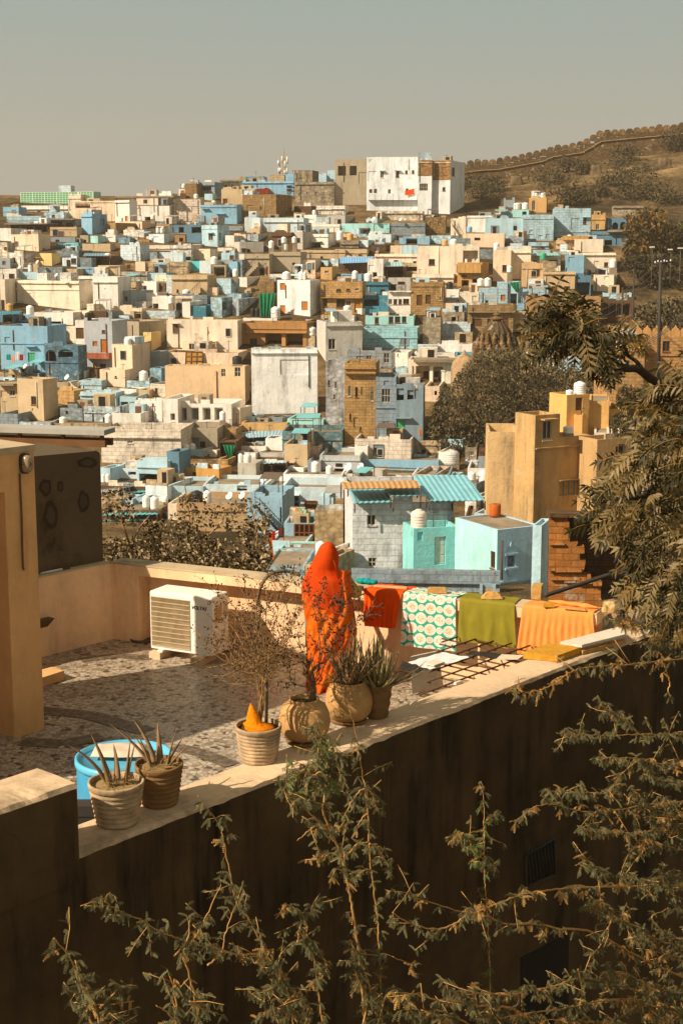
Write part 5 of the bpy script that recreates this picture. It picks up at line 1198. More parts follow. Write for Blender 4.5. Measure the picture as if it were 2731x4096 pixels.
# ================================================================== THE TOWN: one line per house
CROPS = dict(A=(0, 600), B=(680, 600), C=(1360, 580), D=(2031, 460), E=(0, 1000), F=(680, 1000), G=(1360, 1000), H=(2031, 1000), I=(0, 1500), J=(680, 1500), K=(1360, 1500), L=(2031, 1500), M=(0, 1900), N=(680, 1900), O=(1360, 1900), P=(2031, 1900))
ROWS = '''
A|192 845 905 372 500|-14|165 200 180|plaster|long hall on the skyline with a green lattice front|lat 196 370 840 494
A|195 610 610 497 565|-6|W|plaster|low white wall right below the green lattice hall|
A|612 725 760 398 615|-20|C|block|cream stair tower in front of the green lattice hall|
A|672 1028 1035 457 640|-8|P|plaster|long peach house with a shaded loggia near the lattice hall|o 678 482 810 520;band 455 470
A|730 825 960 572 772|-32|D|plaster|tall slim blue house with a deep shaded right side|sd 900 615 915 675;so 925 615 940 680
A|792 858 955 518 580|-32|D|plaster|blue rooftop hut on the tall slim blue house|
A|1030 1160 1210 450 690|-25|W|plaster|white stair tower with rain stains left of the planted roof|d 1122 590 1145 640
A|1215 1520 1560 500 642|-12|W|plaster|stained white house under a long planted dark canopy|slab 1045 410 1568 430;o 1300 598 1350 640;n 1225 520 1270 590
A|1050 1275 1395 640 722|-25|P|plaster|low peach house below the stained white stair tower|
A|1108 1293 1400 715 798|-22|W|rubble|white parapet block blotched with damp beside the low peach house|
A|30 170 200 510 605|-20|D|plaster|light blue stepped house at the far left under the skyline|
A|62 370 385 590 662|-8|B|block|long pale blue parapet house with ribbed front at upper left|
A|100 440 690 668 752|-20|R|plaster|brown open shed full of stored things below the pale blue parapet|o 120 680 430 748;slab 70 655 450 668
A|450 690 690 690 792|-6|T|plaster|plain tan house in shade right of the brown open shed|
A|100 345 450 755 922|-26|P|plaster|big peach cube house with a dark right side at left|so 385 880 412 920
A|0 100 110 700 832|-14|W|plaster|white house with a shadow at the left edge beside the peach cube|
A|380 680 690 622 698|-10|X|plaster|grey blue shed roofs left of the tall slim blue house|slab 375 615 680 628;o 420 640 560 690;o 590 650 670 690
A|812 878 935 768 852|-30|M|plaster|small turquoise cube below the tall slim blue house|
A|920 1035 1040 760 842|-12|W|plaster|small white house with a white door beside the turquoise cube|n 965 780 1012 836
A|1062 1165 1180 785 852|-12|D|rubble|flaking blue wall right of the small white house|
A|1335 1470 1568 752 852|-28|L|plaster|pale blue house carrying two white roof tanks|n 1375 775 1420 845
A|1080 1255 1332 850 1002|-28|L|block|pale grey blue house with a shut door and slanting shadow|n 1192 930 1240 1000;so 1270 930 1280 990
A|1330 1560 1565 852 916|-8|C|plaster|long cream parapet wall above a pale blue wall|
A|1430 1560 1570 915 1002|-8|L|plaster|pale blue wall under the long cream parapet|
A|740 990 1010 840 922|-10|T|plaster|tan yard wall with a hanging shadow below the turquoise cube|
A|638 704 712 835 892|-14|A|plaster|little aqua wall left of the tan yard|
A|505 598 605 836 885|-12|E|plaster|dark teal wall left of the little aqua wall|
A|210 465 496 925 1046|-20|Y|plaster|yellow house with a ledge below the big peach cube|h 215 965 375;o 255 975 320 995
A|500 705 712 900 968|-12|X|rubble|grey blue flaking parapet right of the yellow house|
A|560 690 712 965 1052|-14|L|plaster|pale house with two blue windows under the flaking parapet|w 600 985 635 1045;w 640 970 685 1018
A|740 1000 1010 950 1042|-10|R|plaster|dark open house under a striped tin awning|o 770 965 905 1040;sheet 120,150,155 762 925 945 925 965 952 745 950
A|0 148 152 1065 1182|-16|W|block|whitewashed wall at the left edge below the green net|
A|150 340 345 1092 1176|-12|B|plaster|light blue tank house with a row of white tanks|n 180 1125 260 1170
A|340 560 575 1050 1172|-12|X|rubble|blotchy grey blue house right of the tank house|o 345 1130 410 1168
A|592 690 700 1065 1166|-10|T|plaster|tan yard with a sharp shadow and blue edge|
A|690 898 902 1050 1127|-10|D|plaster|small blue house with panelled front beside the tan yard|n 745 1065 830 1115;o 840 1070 870 1115
A|880 1080 1110 1034 1132|-14|T|plaster|plain tan wall left of the stained tan wall|
A|1305 1555 1560 1005 1105|-10|T|rubble|wide stained tan wall above the blue balcony house|
A|1215 1300 1306 1000 1096|-12|P|plaster|narrow peach house leaning on the wide stained tan wall|
E|42 710 830 277 548|-22|C|plaster|large weathered beige mansion with black rain streaks|g 178 455 215 475;band 350 362;n 165 388 282 540
E|0 45 48 262 548|-10|C|plaster|beige house slice at the left edge beside the weathered mansion|w 8 448 44 540
E|705 915 920 232 295|-12|W|plaster|white upper storey left of the white stepped stairs|
E|830 1055 1065 240 560|-10|W|plaster|white house with a stair stepped right edge|n 940 340 955 358
E|1075 1320 1330 195 300|-10|G|rubble|grey stone building with a row of small arches|o 1100 290 1240 340
E|1325 1490 1500 205 300|-8|B|plaster|sky blue balcony house above dark shops|n 1345 215 1355 285;o 1340 300 1450 350
E|1490 1556 1562 225 400|-8|L|block|pale blue striped column house right of the balcony house|
E|1180 1410 1420 382 470|-10|W|plaster|white terrace wall with stains at its top|
E|1365 1512 1560 420 542|-14|W|plaster|white room with an open orange doorway and sun screen|o 1372 480 1420 538
E|1018 1270 1300 522 602|-14|P|plaster|pale peach low wall below the white stepped house|
E|1165 1270 1312 550 642|-28|K|plaster|open concrete box with a shadow inside|o 1205 555 1265 622
E|1310 1568 1570 545 632|-6|L|rubble|long pale parapet with blue flaking and stains|
E|120 318 375 580 672|-18|D|plaster|blue hut with a tiny square window at left|w 200 590 230 622
E|0 120 122 585 670|-12|N|plaster|blue veranda with curtains beside the blue hut|o 30 590 110 668;sheet 60,140,150 0 548 205 548 170 575 0 578
E|310 655 660 560 690|-8|W|plaster|cluttered white terrace house right of the blue hut|o 380 630 415 668;o 415 640 570 700
E|0 425 430 682 1096|-12|D|plaster|large sky blue house with a green door and drying clothes|dg 255 920 315 1002;band 830 845;n 45 780 95 830;h 235 865 330
E|345 480 490 735 900|-14|X|rubble|grey blue stone house over the arcade|n 370 760 420 870
E|400 700 720 860 1190|-14|N|rubble|dark blue house with two scalloped arches|a 415 892 502 1000;a 525 888 655 960;band 1000 1015
E|675 755 760 630 866|-10|W|plaster|narrow white house with a brown roller shutter|db 683 697 752 795
E|755 1004 1012 637 1076|-10|185 185 180|plaster|peeling blue and peach house with orange doors and a red balcony|d 905 800 965 918;d 832 818 875 860;w 915 718 945 742;bal 785 920 1000 962 175,95,60;w 895 1020 950 1068;d 838 1018 870 1095
E|1015 1245 1475 642 920|-34|K|plaster|plain grey concrete house with a wide shaded side|w 1045 800 1100 848;sw 1400 780 1430 850
E|1250 1355 1395 737 925|-22|Y|plaster|little cream cube tower beside the grey concrete house|n 1300 765 1312 775
E|1004 1185 1345 850 1165|-24|P|plaster|pale peach house stepped around a shaded stair|sn 1185 880 1215 980
E|895 1120 1135 1075 1245|-14|P|plaster|pale peach block with one tiny square hole|w 1030 1128 1048 1144
E|1120 1338 1345 1150 1175|-10|P|plaster|peach ledge house under the white roof tank|
E|155 385 450 1160 1548|-26|T|plaster|stained beige tower house with one small window at left|w 283 1312 326 1386;n 288 1420 305 1440
E|0 155 158 1190 1490|-12|T|plaster|beige house with a stair rail at the left edge|w 88 1255 136 1308;n 8 1260 60 1320;slab 0 1195 150 1208
E|690 755 790 1085 1168|-28|W|plaster|small white shuttered hut near the arcade|w 692 1092 752 1160
E|725 910 930 1170 1270|-14|B|block|pale blue block wall below the peach block|
E|1065 1340 1345 1172 1252|-6|B|rubble|speckled blue stone parapet under the white roof tank|
F|-30 605 642 632 915|-8|C|plaster|tall streaked cream wall house left of the brown verandah|
F|110 410 415 818 925|-10|P|plaster|small peach rooftop rooms before the streaked cream wall|o 330 818 408 915;w 172 838 222 905
F|-60 610 615 922 1050|-8|P|plaster|peach upper terrace with a wooden lattice panel leaning on it|pan 150 914 296 1036
F|-45 670 690 1045 1410|-8|228 190 144|plaster|wide plain peach house with white barred windows|g 460 1065 498 1134;g 580 1046 632 1134;db 565 1430 664 1555
F|640 728 1320 890 1490|L3|250 238 220|plaster|huge cream tower house with a stained foot|s_w 672 1040 700 1120;n 985 980 1240 1120
F|640 1225 1235 655 892|-10|178 128 72|plaster|brown verandah house on top of the huge cream tower|o 855 742 1000 884;o 1035 742 1190 884;w 716 792 780 882;h 650 740 1225;post 1002 742 1035 884
F|655 960 1200 612 665|-10|W|plaster|white parapet roof terrace above the brown verandah|
F|1315 1395 1722 645 1010|L12|206 196 178|plaster|grey house with a blazing white left side and one window|w 1418 795 1482 892
F|960 1255 1345 270 608|-24|235 228 215|plaster|tall white house with orange shutters beside the green cloth|d 985 296 1032 358;d 985 496 1033 570;d 1178 460 1234 540
F|1350 1450 1470 155 282|-14|O|plaster|little ochre hut with a slit window|w 1385 185 1422 208
F|1350 1722 1730 285 600|-6|O|stone|brown stone house with a row of square windows|w 1370 435 1408 505;w 1490 440 1568 515;w 1490 350 1532 372;w 1578 348 1612 366;w 1658 345 1694 366;h 1355 430 1722;w 1575 450 1620 500;d 1650 445 1700 560
F|365 465 560 425 625|-26|B|rubble|flaking blue tower left of the green cloth|so 470 425 516 540
F|510 640 800 390 470|-16|B|rubble|ragged blue wall behind the flaking blue tower|
F|560 615 808 440 605|-14|L|rubble|low pale blue wall with cracks left of the green cloth|
F|110 180 190 465 620|-12|W|plaster|little white chimney house with an orange top near the flaking tower|
F|190 322 330 500 622|-10|E|plaster|teal wall house under a dark stair|
F|-60 60 130 545 620|-18|L|rubble|mottled pale wall at the foot of the dark stair|
B|682 833 836 232 292|-6|D|plaster|sky blue rooftop block on the skyline|n 700 240 820 290
B|648 1108 1112 280 392|-6|150 190 206|plaster|long sky blue house on the skyline with a red balcony|bal 793 348 893 390 150,50,25
B|1025 1110 1113 215 285|-6|150 190 206|plaster|sky blue tower room beside the phone mast|
B|460 682 690 290 352|-8|C|plaster|cream skyline house with a row of square windows|w 490 315 516 332;w 550 314 582 330;w 614 312 645 328;slab 455 266 690 290
B|460 650 655 350 492|-8|T|plaster|tan house with brown shutters below the cream skyline house|db 475 435 515 486
B|530 740 748 366 492|-10|L|plaster|pale blue stepped house with one brown window|w 592 442 628 488
B|650 950 1092 395 604|-26|S|stone|old brown stone house with blocked windows|n 690 495 740 560;w 805 505 822 530
B|1113 1275 1285 180 402|-12|K|rubble|ruined rubble stone tower right of the sky blue house|n 1150 250 1185 310;n 1225 240 1255 280
B|1120 1470 1475 285 502|-8|K|rubble|ruined rubble wall with pale niches|n 1155 385 1178 410;n 1222 375 1246 405;n 1298 378 1322 405;n 1370 375 1396 403
B|1300 1400 1405 222 284|-10|B|plaster|small light blue room behind the rubble wall|
B|1410 1478 1482 180 272|-10|B|plaster|light blue stair room left of the concrete shell|
B|135 240 250 300 425|-12|S|stone|small brown stone house left of the cream skyline house|
B|80 135 140 350 402|-10|W|plaster|tiny white room with an orange shutter on the skyline|d 98 362 132 400
B|240 400 405 285 400|-16|X|plaster|pale grey blue framed ruin on the skyline|o 262 330 370 362
B|310 382 400 392 462|-14|B|plaster|light blue hut below the framed ruin|
B|40 275 280 440 640|-8|230 205 178|block|pale pinkish wall with bricked up openings|n 75 500 120 565;n 195 505 250 560;n 145 500 190 560
B|275 598 655 490 672|-10|D|plaster|bright blue house with two orange doors|d 287 622 322 670;d 360 622 392 670;h 288 530 352;h 415 575 498
B|525 650 660 540 640|-10|S|stone|brown stone yard beside the bright blue house|
B|838 1195 1205 606 752|-8|L|plaster|long bluish white wall house with a corner shadow|
B|1200 1310 1365 580 662|-24|W|plaster|white box house with a square opening|n 1225 620 1290 650
B|1310 1568 1600 498 582|-10|W|block|white ribbed wall beneath the rubble ruin|
B|1405 1568 1760 585 690|-10|G|plaster|grey stepped house with a shaded face|
B|1185 1520 1530 665 752|-8|W|plaster|long white parapet house with a stained rim|o 1195 725 1245 742
B|1180 1415 1482 752 892|-18|W|plaster|white arcaded house with a pale green porch|o 1205 832 1350 888;h 1185 822 1360;so 1470 850 1480 880
B|285 425 530 672 882|-28|B|plaster|light blue cube house with one hooded window|w 345 745 385 810;h 340 745 395;so 440 740 458 810
B|0 285 290 672 760|-8|N|plaster|blue house row with a long white balcony|bal 38 748 190 790 225,222,212;o 80 690 125 740;o 195 690 280 745
B|150 280 290 745 850|-12|N|plaster|deep blue wall below the white balcony|
B|495 575 580 765 882|-10|W|plaster|small white annex right of the light blue cube|
B|575 680 690 745 832|-12|P|plaster|peach room with an orange curtain|d 602 782 652 830
B|690 790 900 755 835|-12|L|rubble|pale stained parapets behind the peach room|
B|575 625 838 822 932|L14|G|plaster|grey box house with a bright white left wall|
B|190 360 425 886 992|-24|P|plaster|peach hut with a small shut window|n 275 900 305 920
B|0 190 200 850 1002|-12|W|rubble|whitewashed stained house left of the peach hut|o 125 955 190 990
B|460 580 590 920 992|-10|B|plaster|pale blue room with a brown door|db 535 943 575 990
B|580 665 670 930 992|-12|W|plaster|white corner house below the grey box house|
B|890 1170 1175 912 1110|-8|K|plaster|long raw concrete wall with a slanting shadow|
B|1170 1568 1575 896 978|-6|T|plaster|long cream coloured concrete wall|
B|165 265 268 995 1096|-10|A|plaster|bright turquoise wall with folding shutters|
B|265 365 372 992 1116|-12|L|plaster|pale blue plain house beside the turquoise wall|
B|0 165 170 1002 1116|-10|T|rubble|tan mottled house left of the turquoise wall|
B|385 500 515 1030 1152|-12|K|plaster|dark concrete frame house|o 392 1045 490 1140
B|665 890 895 930 1135|-10|K|plaster|raw concrete house with an outside stair|o 800 1060 845 1130;d 862 1045 880 1135;st 672 1130 800 1005
B|1115 1300 1310 985 1105|-10|C|plaster|cream wall streaked with rain below the concrete wall|
B|15 335 345 1122 1312|-8|T|plaster|tan house with an iron stair on its front|st 205 1310 285 1235;w 60 1250 80 1275
B|330 425 430 1232 1312|-10|P|plaster|small peach hut near the iron stair|w 300 1270 325 1302
B|420 545 600 1152 1302|-26|B|block|blue grey block house with a bright blue side|
B|600 690 860 1142 1240|-16|W|plaster|long white roof terrace with a porch|so 730 1205 780 1240
B|800 930 960 1180 1290|-12|S|stone|rubble brown house behind the green cloth|
C|-45 238 245 127 542|-4|K|plaster|raw concrete shell house with two dark openings on the skyline|o -20 188 52 275;o 85 186 148 272;n 165 245 235 345
C|238 697 700 106 596|-5|235 232 222|plaster|tall white house of three storeys on the skyline|w 360 238 390 292;h 350 232 398;w 498 234 528 290;h 488 230 540;w 582 228 604 258;w 642 226 664 256;w 428 396 454 468;db 260 396 288 430;db 302 394 330 430;db 586 390 612 425;n 250 236 322 325;bal 252 436 692 490 238,236,226;n 260 130 285 158
C|697 822 830 132 622|-6|235 230 218|plaster|white wing with a stone top floor and big window|top 134 275;w 712 188 788 268;g 710 345 785 410
C|822 988 1115 134 622|-20|225 220 208|plaster|narrow white wing with a dark right side on the skyline|top 138 312;w 912 200 966 270;w 845 202 880 268;w 915 378 942 412;sw 1000 205 1025 275
C|340 740 745 590 682|-6|C|rubble|stained low garden wall under the tall white house|
C|10 440 455 702 806|-10|M|plaster|mint house with a dark teal loggia|o 165 745 270 800;n 300 700 430 795
C|455 760 765 697 832|-6|X|block|old blue stained wall with crumbling top|
C|760 945 950 647 806|-6|S|rubble|brown rubble house with two pale shutters|n 800 688 832 728;n 876 686 910 726
C|990 1125 1140 657 882|-12|C|plaster|cream house with a diagonal stair rail|w 1065 800 1095 815;st 1000 700 1060 800
C|1135 1360 1375 632 802|-10|W|plaster|white patchy wall house with one barred window|w 1295 760 1332 786
D|-205 135 140 925 1122|-6|B|plaster|plain pale blue wall house left of the peeling facade|
C|1112 1470 1480 792 935|-8|P|plaster|stepped cream terrace house right of the cream stair house|o 1200 830 1255 855
C|250 455 465 800 890|-10|L|plaster|pale room with a framed niche below the mint house|o 355 845 395 880
C|-45 240 250 932 1008|-6|T|plaster|tan parapet wall with a dark top at centre|
C|0 165 175 852 935|-12|K|rubble|stained roof wall left of the pale room|
C|165 250 260 850 930|-12|L|plaster|narrow pale blue house with a shut window|n 172 858 205 915
C|530 800 810 830 910|-10|D|plaster|blue stall with hung washing|o 590 838 690 890
C|450 690 700 900 1000|-10|P|plaster|mottled peach wall with a broken top|
C|310 690 695 976 1060|-8|C|plaster|cream ledge house below the mottled peach wall|
C|690 885 890 903 1165|-6|C|plaster|cream house with one dark square window|w 793 1022 848 1076
C|890 1245 1255 905 1190|-6|C|plaster|tall cream house with a recessed balcony door|o 1098 945 1232 1050
C|1370 1530 1540 940 1240|-10|P|plaster|peach house with a long drain pipe|w 1450 1075 1490 1135
C|1250 1370 1380 935 1025|-8|X|rubble|mottled blue wall between the cream and the peach house|
C|1155 1240 1250 1235 1322|-12|B|plaster|small pale blue cube with one hole|w 1175 1283 1192 1312
C|245 385 395 1020 1222|-10|W|plaster|white house full of ducts and ledges|o 290 1140 330 1215;n 255 1075 300 1130
C|10 190 200 1155 1240|-10|D|plaster|blue roof terrace with a white tank|n 20 1165 100 1225
C|430 632 650 1190 1318|-10|G|plaster|pale grey parapet house with a stained rim|
C|0 300 310 1052 1160|-8|R|plaster|brown house under long blue tin sheets|w 40 1095 88 1115;w 132 1095 180 1112;sheet 130,175,205 0 1005 300 1000 300 1050 0 1062
C|395 575 590 1092 1200|-10|R|plaster|open roof kitchen under a pale striped awning|o 400 1100 560 1195;sheet 165,190,185 410 1050 550 1045 572 1085 395 1090
C|570 742 750 1060 1160|-8|T|plaster|tan house with a dark band of grilles|o 590 1090 690 1130;g 695 1092 740 1130
C|645 1015 1020 1155 1245|-8|C|plaster|long cream parapet with things laid on it|
D|187 345 355 742 885|-10|O|plaster|ochre cube with two white tanks on the roof|w 212 766 243 855
D|35 185 192 848 924|-10|M|plaster|pale mint hut with two white tanks|o 125 865 165 910
D|-40 60 75 760 850|-14|X|plaster|dark blue tank room at the foot of the hill|
D|345 492 500 802 870|-12|O|plaster|ochre wall right of the cube with tanks|
D|135 410 415 892 1142|-6|B|block|peeling pale blue house with patched windows|n 188 1030 225 1062;n 270 1075 306 1110;n 335 1070 372 1108;n 185 1068 228 1100
D|410 742 750 836 1115|-6|B|block|tall pale blue house with one hooded window|w 670 922 702 978;h 660 918 738;band 1045 1052;n 560 925 640 1030
D|748 870 880 892 1045|-10|O|plaster|orange and tan house with a narrow window|w 785 977 815 1028;band 930 940
D|875 1065 1085 922 1040|-10|N|plaster|shaded blue arcade house by the trees|a 930 960 985 1025;a 1000 955 1055 1025
D|745 1075 1090 1040 1190|-10|N|plaster|dark blue house in shade under a concrete ledge|slab 890 1030 1080 1075;o 860 1120 930 1230
D|940 1210 1225 812 915|-8|K|rubble|long old stone wall at the foot of the hill|
D|595 852 862 1112 1245|-8|C|plaster|cream house with a sloping roof edge|
D|430 600 610 1122 1215|-8|T|plaster|tan house with planters under the blue facade|bal 490 1082 718 1115 200,150,80
D|180 365 375 1140 1215|-8|B|block|low pale blue wall with shutters|
H|-20 205 212 -6 272|-8|C|plaster|plain cream cube house in the middle right|
H|210 470 480 55 200|-8|C|plaster|cream house with a green roof tank and wide openings|o 362 80 442 158;w 212 92 258 112;sheet 150,185,175 205 28 440 25 470 50 208 52
H|515 680 690 45 240|-8|D|plaster|sky blue house wedged between cream ones|n 540 62 590 112;o 490 160 525 190
H|680 965 975 25 215|-6|C|plaster|cream house with a small tan window near the poles|w 858 110 895 150;n 765 100 815 158
H|600 742 750 240 420|-6|N|plaster|blue porch house with people's washing|o 610 290 732 415
H|125 330 335 118 345|-6|210 172 122|plaster|plain tan block house left of the long tan house|
H|312 600 606 197 425|-6|212 175 128|plaster|long tan house with two brown doors|db 388 325 440 405;db 497 325 553 405
H|765 948 1035 222 385|-14|C|plaster|pale house with an open side doorway|so 955 288 1005 380;n 860 235 900 262
H|850 1105 1112 385 445|-8|B|plaster|blue balustrade terrace over the wooden balcony|n 905 390 1000 430
H|832 1112 1120 450 655|-6|R|plaster|old house with a carved wooden balcony|o 850 480 1090 590;w 975 512 1020 585;bal 848 590 1100 630 95,55,35;post 895 480 905 630;post 965 480 972 630
H|-0 90 95 285 490|-10|B|plaster|pale house behind the hanging green net|o 18 390 78 490
H|90 360 366 348 492|-6|B|block|pale blue block house with a big glazed window|w 197 390 268 442
H|165 830 836 425 700|-6|176 132 82|plaster|long tan house behind the neem leaves|
H|-0 168 172 560 780|-6|T|stone|tan tower house at the end of the stone house|n 98 655 122 680
H|170 430 440 940 1050|-6|W|plaster|white wall house glimpsed beyond the big tree|
H|430 660 670 985 1105|-6|B|block|pale blue wall glimpsed beside the neem leaves|
G|1140 1550 1575 492 800|-6|168 136 92|stone|long brown stone house with boarded windows|db 1185 615 1265 685;db 1315 615 1348 700;db 1450 610 1505 685;h 1140 560 1550
G|1240 1408 1415 340 492|-6|B|block|pale blue block house left of the hanging green net|w 1298 450 1325 476
G|1405 1500 1510 290 492|-6|B|block|pale blue house with an orange shutter|d 1435 400 1478 455
G|1068 1240 1245 380 490|-8|C|plaster|small plastered house with a low tan door|n 1180 410 1225 465
G|1050 1272 1330 112 352|-18|188 138 78|plaster|brown villa with a deep balcony front|o 1085 270 1150 350;w 1090 225 1132 240;w 1195 225 1235 240;bal 1052 130 1272 198 190,142,80;o 1180 262 1225 300
G|635 925 935 290 602|-6|190 146 88|stone|tan house with two tall brown shutters|db 685 403 735 496;db 763 403 810 482;w 890 418 915 450
G|430 632 645 378 585|-6|W|plaster|white house with a row of four dark windows|w 432 440 466 487;w 478 440 510 487;w 522 440 552 487;w 563 437 618 485;h 430 372 650
G|205 432 438 286 405|-6|E|plaster|deep teal house upper floor|w 360 354 402 385
G|205 432 440 405 575|-6|66 134 148|plaster|bright teal house with a shaded balcony|o 212 408 340 502;bal 208 500 436 560 74,140,154
G|775 1125 1135 476 602|-6|P|plaster|stained peach parapet wall in the middle right|
G|950 1062 1070 352 440|-8|W|plaster|small white tank house with an orange cloth|n 985 408 1030 440
G|915 1110 1165 555 665|-14|K|rubble|roofless stained courtyard house|o 995 600 1035 655
G|915 1165 1172 662 842|-6|L|block|stained bluish house under the roofless courtyard|band 765 772
G|742 900 915 605 895|-8|K|rubble|dark weathered wall right of the mint house|
G|205 690 700 700 908|-6|168 212 208|block|broad mint house in the centre|band 775 790
G|225 660 672 590 700|-6|M|plaster|mint upper terrace with a row of windows|w 310 602 346 660;w 435 596 476 656;w 490 596 538 652;w 553 596 593 650
G|865 1180 1190 846 945|-10|238 222 205|plaster|long pale pink wall below the bluish house|
G|610 1028 1035 985 1215|-6|C|plaster|cream house with a columned verandah|o 675 1040 800 1200;w 738 1098 782 1158;o 830 1045 920 1200;w 835 1098 874 1150;slab 660 980 1020 1000;post 805 1040 830 1200;post 905 1070 935 1200
G|665 1025 1030 920 985|-6|W|plaster|white railed roof terrace over the columned verandah|n 720 928 808 975;n 818 928 915 975
G|1030 1208 1215 942 1245|-6|105 165 175|plaster|smooth blue green wall beside the columned verandah|
G|460 608 615 920 1060|-8|W|plaster|small white house right of the grey upper floor|w 510 928 522 950
G|60 462 470 902 1060|-8|150 152 148|block|grey blue upper floor with tall windows|g 235 945 280 1010;g 390 925 440 1012;n 145 952 212 1010
K|40 320 325 -105 640|-5|192 148 90|stone|tall golden stone house with narrow windows|Y=151;w 72 95 96 188;w 135 110 160 200;n 185 110 205 178;w 275 150 300 230;w 82 345 100 405;n 120 380 160 470;w 175 465 190 500;h 40 -15 320
K|320 500 506 20 520|-5|146 158 160|block|grey blue house with a green curtained window|Y=150;g 372 125 450 245;n 390 50 435 90;n 380 415 440 480;band 285 297
K|500 745 752 115 530|-5|132 148 152|plaster|grey blue house with a broken shaded balcony|Y=149;o 502 118 570 228;o 600 135 655 220;n 665 128 700 215;dg 503 405 580 512;h 455 385 640
F|1395 1580 1600 1000 1620|-4|198 196 190|rubble|peeling blue and white wall beside the golden stone house|w 1415 1165 1430 1215;w 1475 1180 1492 1240;w 1465 1295 1480 1340
I|520 665 735 142 296|-26|O|block|orange stone cube on a roof at left|
I|720 1040 1060 158 322|-14|B|plaster|pale blue house with a pipe and slanting shadow|w 795 270 845 300
I|540 740 752 300 428|-14|X|rubble|grey blue low house with a broken wall|o 590 322 612 350
I|752 1075 1085 285 442|-10|L|rubble|flaking bluish wall house at left|
I|1075 1222 1230 195 335|-10|B|plaster|open shed with blue posts and a tan door|o 1085 240 1150 332;n 1165 240 1205 305
I|1212 1450 1475 235 432|-12|W|plaster|white house with a round topped shoulder|n 1350 280 1400 330
I|1000 1262 1270 345 492|-10|W|plaster|low white house with a stepped roof edge|
I|175 455 460 425 500|-6|L|rubble|low bluish parapet below the beige tower|
I|0 160 165 350 480|-16|X|block|grey house corner at the left edge|
I|455 960 965 438 500|-6|T|rubble|long patched parapet in front of the flaking wall|
I|905 1620 1630 492 842|-6|236 216 188|block|broad white block house with a diagonal shadow|w 1143 590 1192 612
I|1315 1530 1545 596 780|-12|B|plaster|light blue bay with three square openings|o 1322 645 1378 708;o 1388 645 1445 706;o 1453 645 1503 706
I|1225 1500 1540 775 1005|-14|B|plaster|light blue house with a wide dark porch|o 1250 890 1468 980
I|1018 1228 1235 840 968|-8|L|plaster|pale house with a small blue window by the porch|o 1150 868 1220 895
I|905 1300 1305 1000 1100|-8|R|plaster|dark workshop under turquoise and grey tin sheets|o 1050 1060 1420 1170;sheet 95,185,180 1110 1000 1470 972 1400 1045 1032 1066;sheet 150,150,145 905 968 1295 965 1160 1005 905 1062
I|915 1440 1450 1215 1330|-6|R|plaster|low shed with torn turquoise roof sheets|o 930 1310 1400 1365;sheet 95,190,185 1005 1192 1445 1200 1410 1250 920 1262;sheet 95,185,182 920 1275 1380 1262 1340 1300 920 1315
J|75 552 560 262 470|-8|W|plaster|white veranda house with four square columns|o 78 292 150 405;o 186 292 258 405;o 294 292 364 405;o 400 292 474 405
J|-60 70 75 215 480|-12|W|plaster|white two storey corner left of the veranda house|o 5 345 45 405;o 10 425 55 470
J|105 425 430 480 692|-6|176 158 130|plaster|stained concrete yard wall below the veranda house|
J|430 592 600 480 600|-8|O|block|small tan block house with a green cloth below|
J|445 590 602 600 780|-6|R|plaster|dark opening house hung with a green cloth|o 450 605 582 775
J|80 440 552 845 992|-22|200 145 75|plaster|ochre courtyard house with a stained rim|so 480 900 510 980;o 200 870 235 905
J|150 430 440 760 842|-8|S|rubble|low rubble wall behind the ochre courtyard|
J|430 520 540 757 862|-14|O|rubble|ochre tower stub by the green cloth|
J|-30 80 135 690 985|-20|N|plaster|dark blue house left of the ochre courtyard|
J|608 770 800 790 965|-14|G|plaster|pale plastered pillar house with white tanks|
J|615 860 870 640 710|-8|W|plaster|white parapet with small openings left of the white gable|
J|855 1005 1022 570 700|-10|238 225 208|plaster|bright white gable house at centre|
J|800 1018 1025 700 780|-8|G|plaster|grey white wall above a pale blue awning|
J|815 1040 1050 795 905|-8|R|plaster|porch house under a pale blue tin awning|o 925 797 1028 852;sheet 150,185,195 820 770 1030 768 1045 788 815 797
J|1022 1230 1236 622 850|-8|T|plaster|tan house with a tiny hooded window|w 1078 785 1113 810;h 1070 782 1122;o 1058 862 1135 890;slab 1030 828 1230 840
J|1232 1335 1342 640 770|-10|P|plaster|peach wall lit by the sun right of the tan house|
J|1005 1540 1550 508 718|-4|120 148 146|rubble|long grey teal weathered house|band 578 586
J|1050 1372 1530 400 502|-10|M|plaster|mint terrace with worn paint above the weathered house|n 1095 360 1285 470
J|665 930 960 555 600|-8|R|plaster|low shed under a pale blue corrugated roof|o 700 560 830 592;sheet 155,185,190 665 508 1040 495 1010 545 690 565
J|640 1050 1055 432 515|-6|O|plaster|ochre strip wall at the foot of the cream tower|
J|1340 1700 1710 725 895|-6|196 194 186|plaster|plain pale grey wall with a white ledge|
J|1010 1545 1550 895 1015|-5|228 230 222|plaster|long bluish white parapet wall|
J|1000 1568 1575 1012 1330|-5|208 220 216|plaster|large smooth pale blue house wall|
J|820 1000 1008 1000 1185|-8|230 234 226|plaster|white box room in front of the pale blue wall|
J|300 820 828 985 1155|-5|210 222 216|plaster|pale blue house with turquoise recesses|o 600 975 690 1040
J|65 690 700 1152 1420|-5|188 150 104|plaster|brown plastered block below the dark and white tanks|n 540 1370 625 1460
J|690 1005 1012 1090 1440|-8|152 182 190|plaster|blue house with an outside iron staircase|o 985 1185 1025 1320
J|0 300 310 1000 1160|-8|B|plaster|light blue wall with flaking left of the tanks|
N|1295 1550 1556 322 705|-5|182 150 104|rubble|tall rubble stone tower behind the woman|
N|1020 1300 1306 435 662|-5|150 180 188|plaster|blue house wall with brown glazed frames|fr 1118 440 1290 662
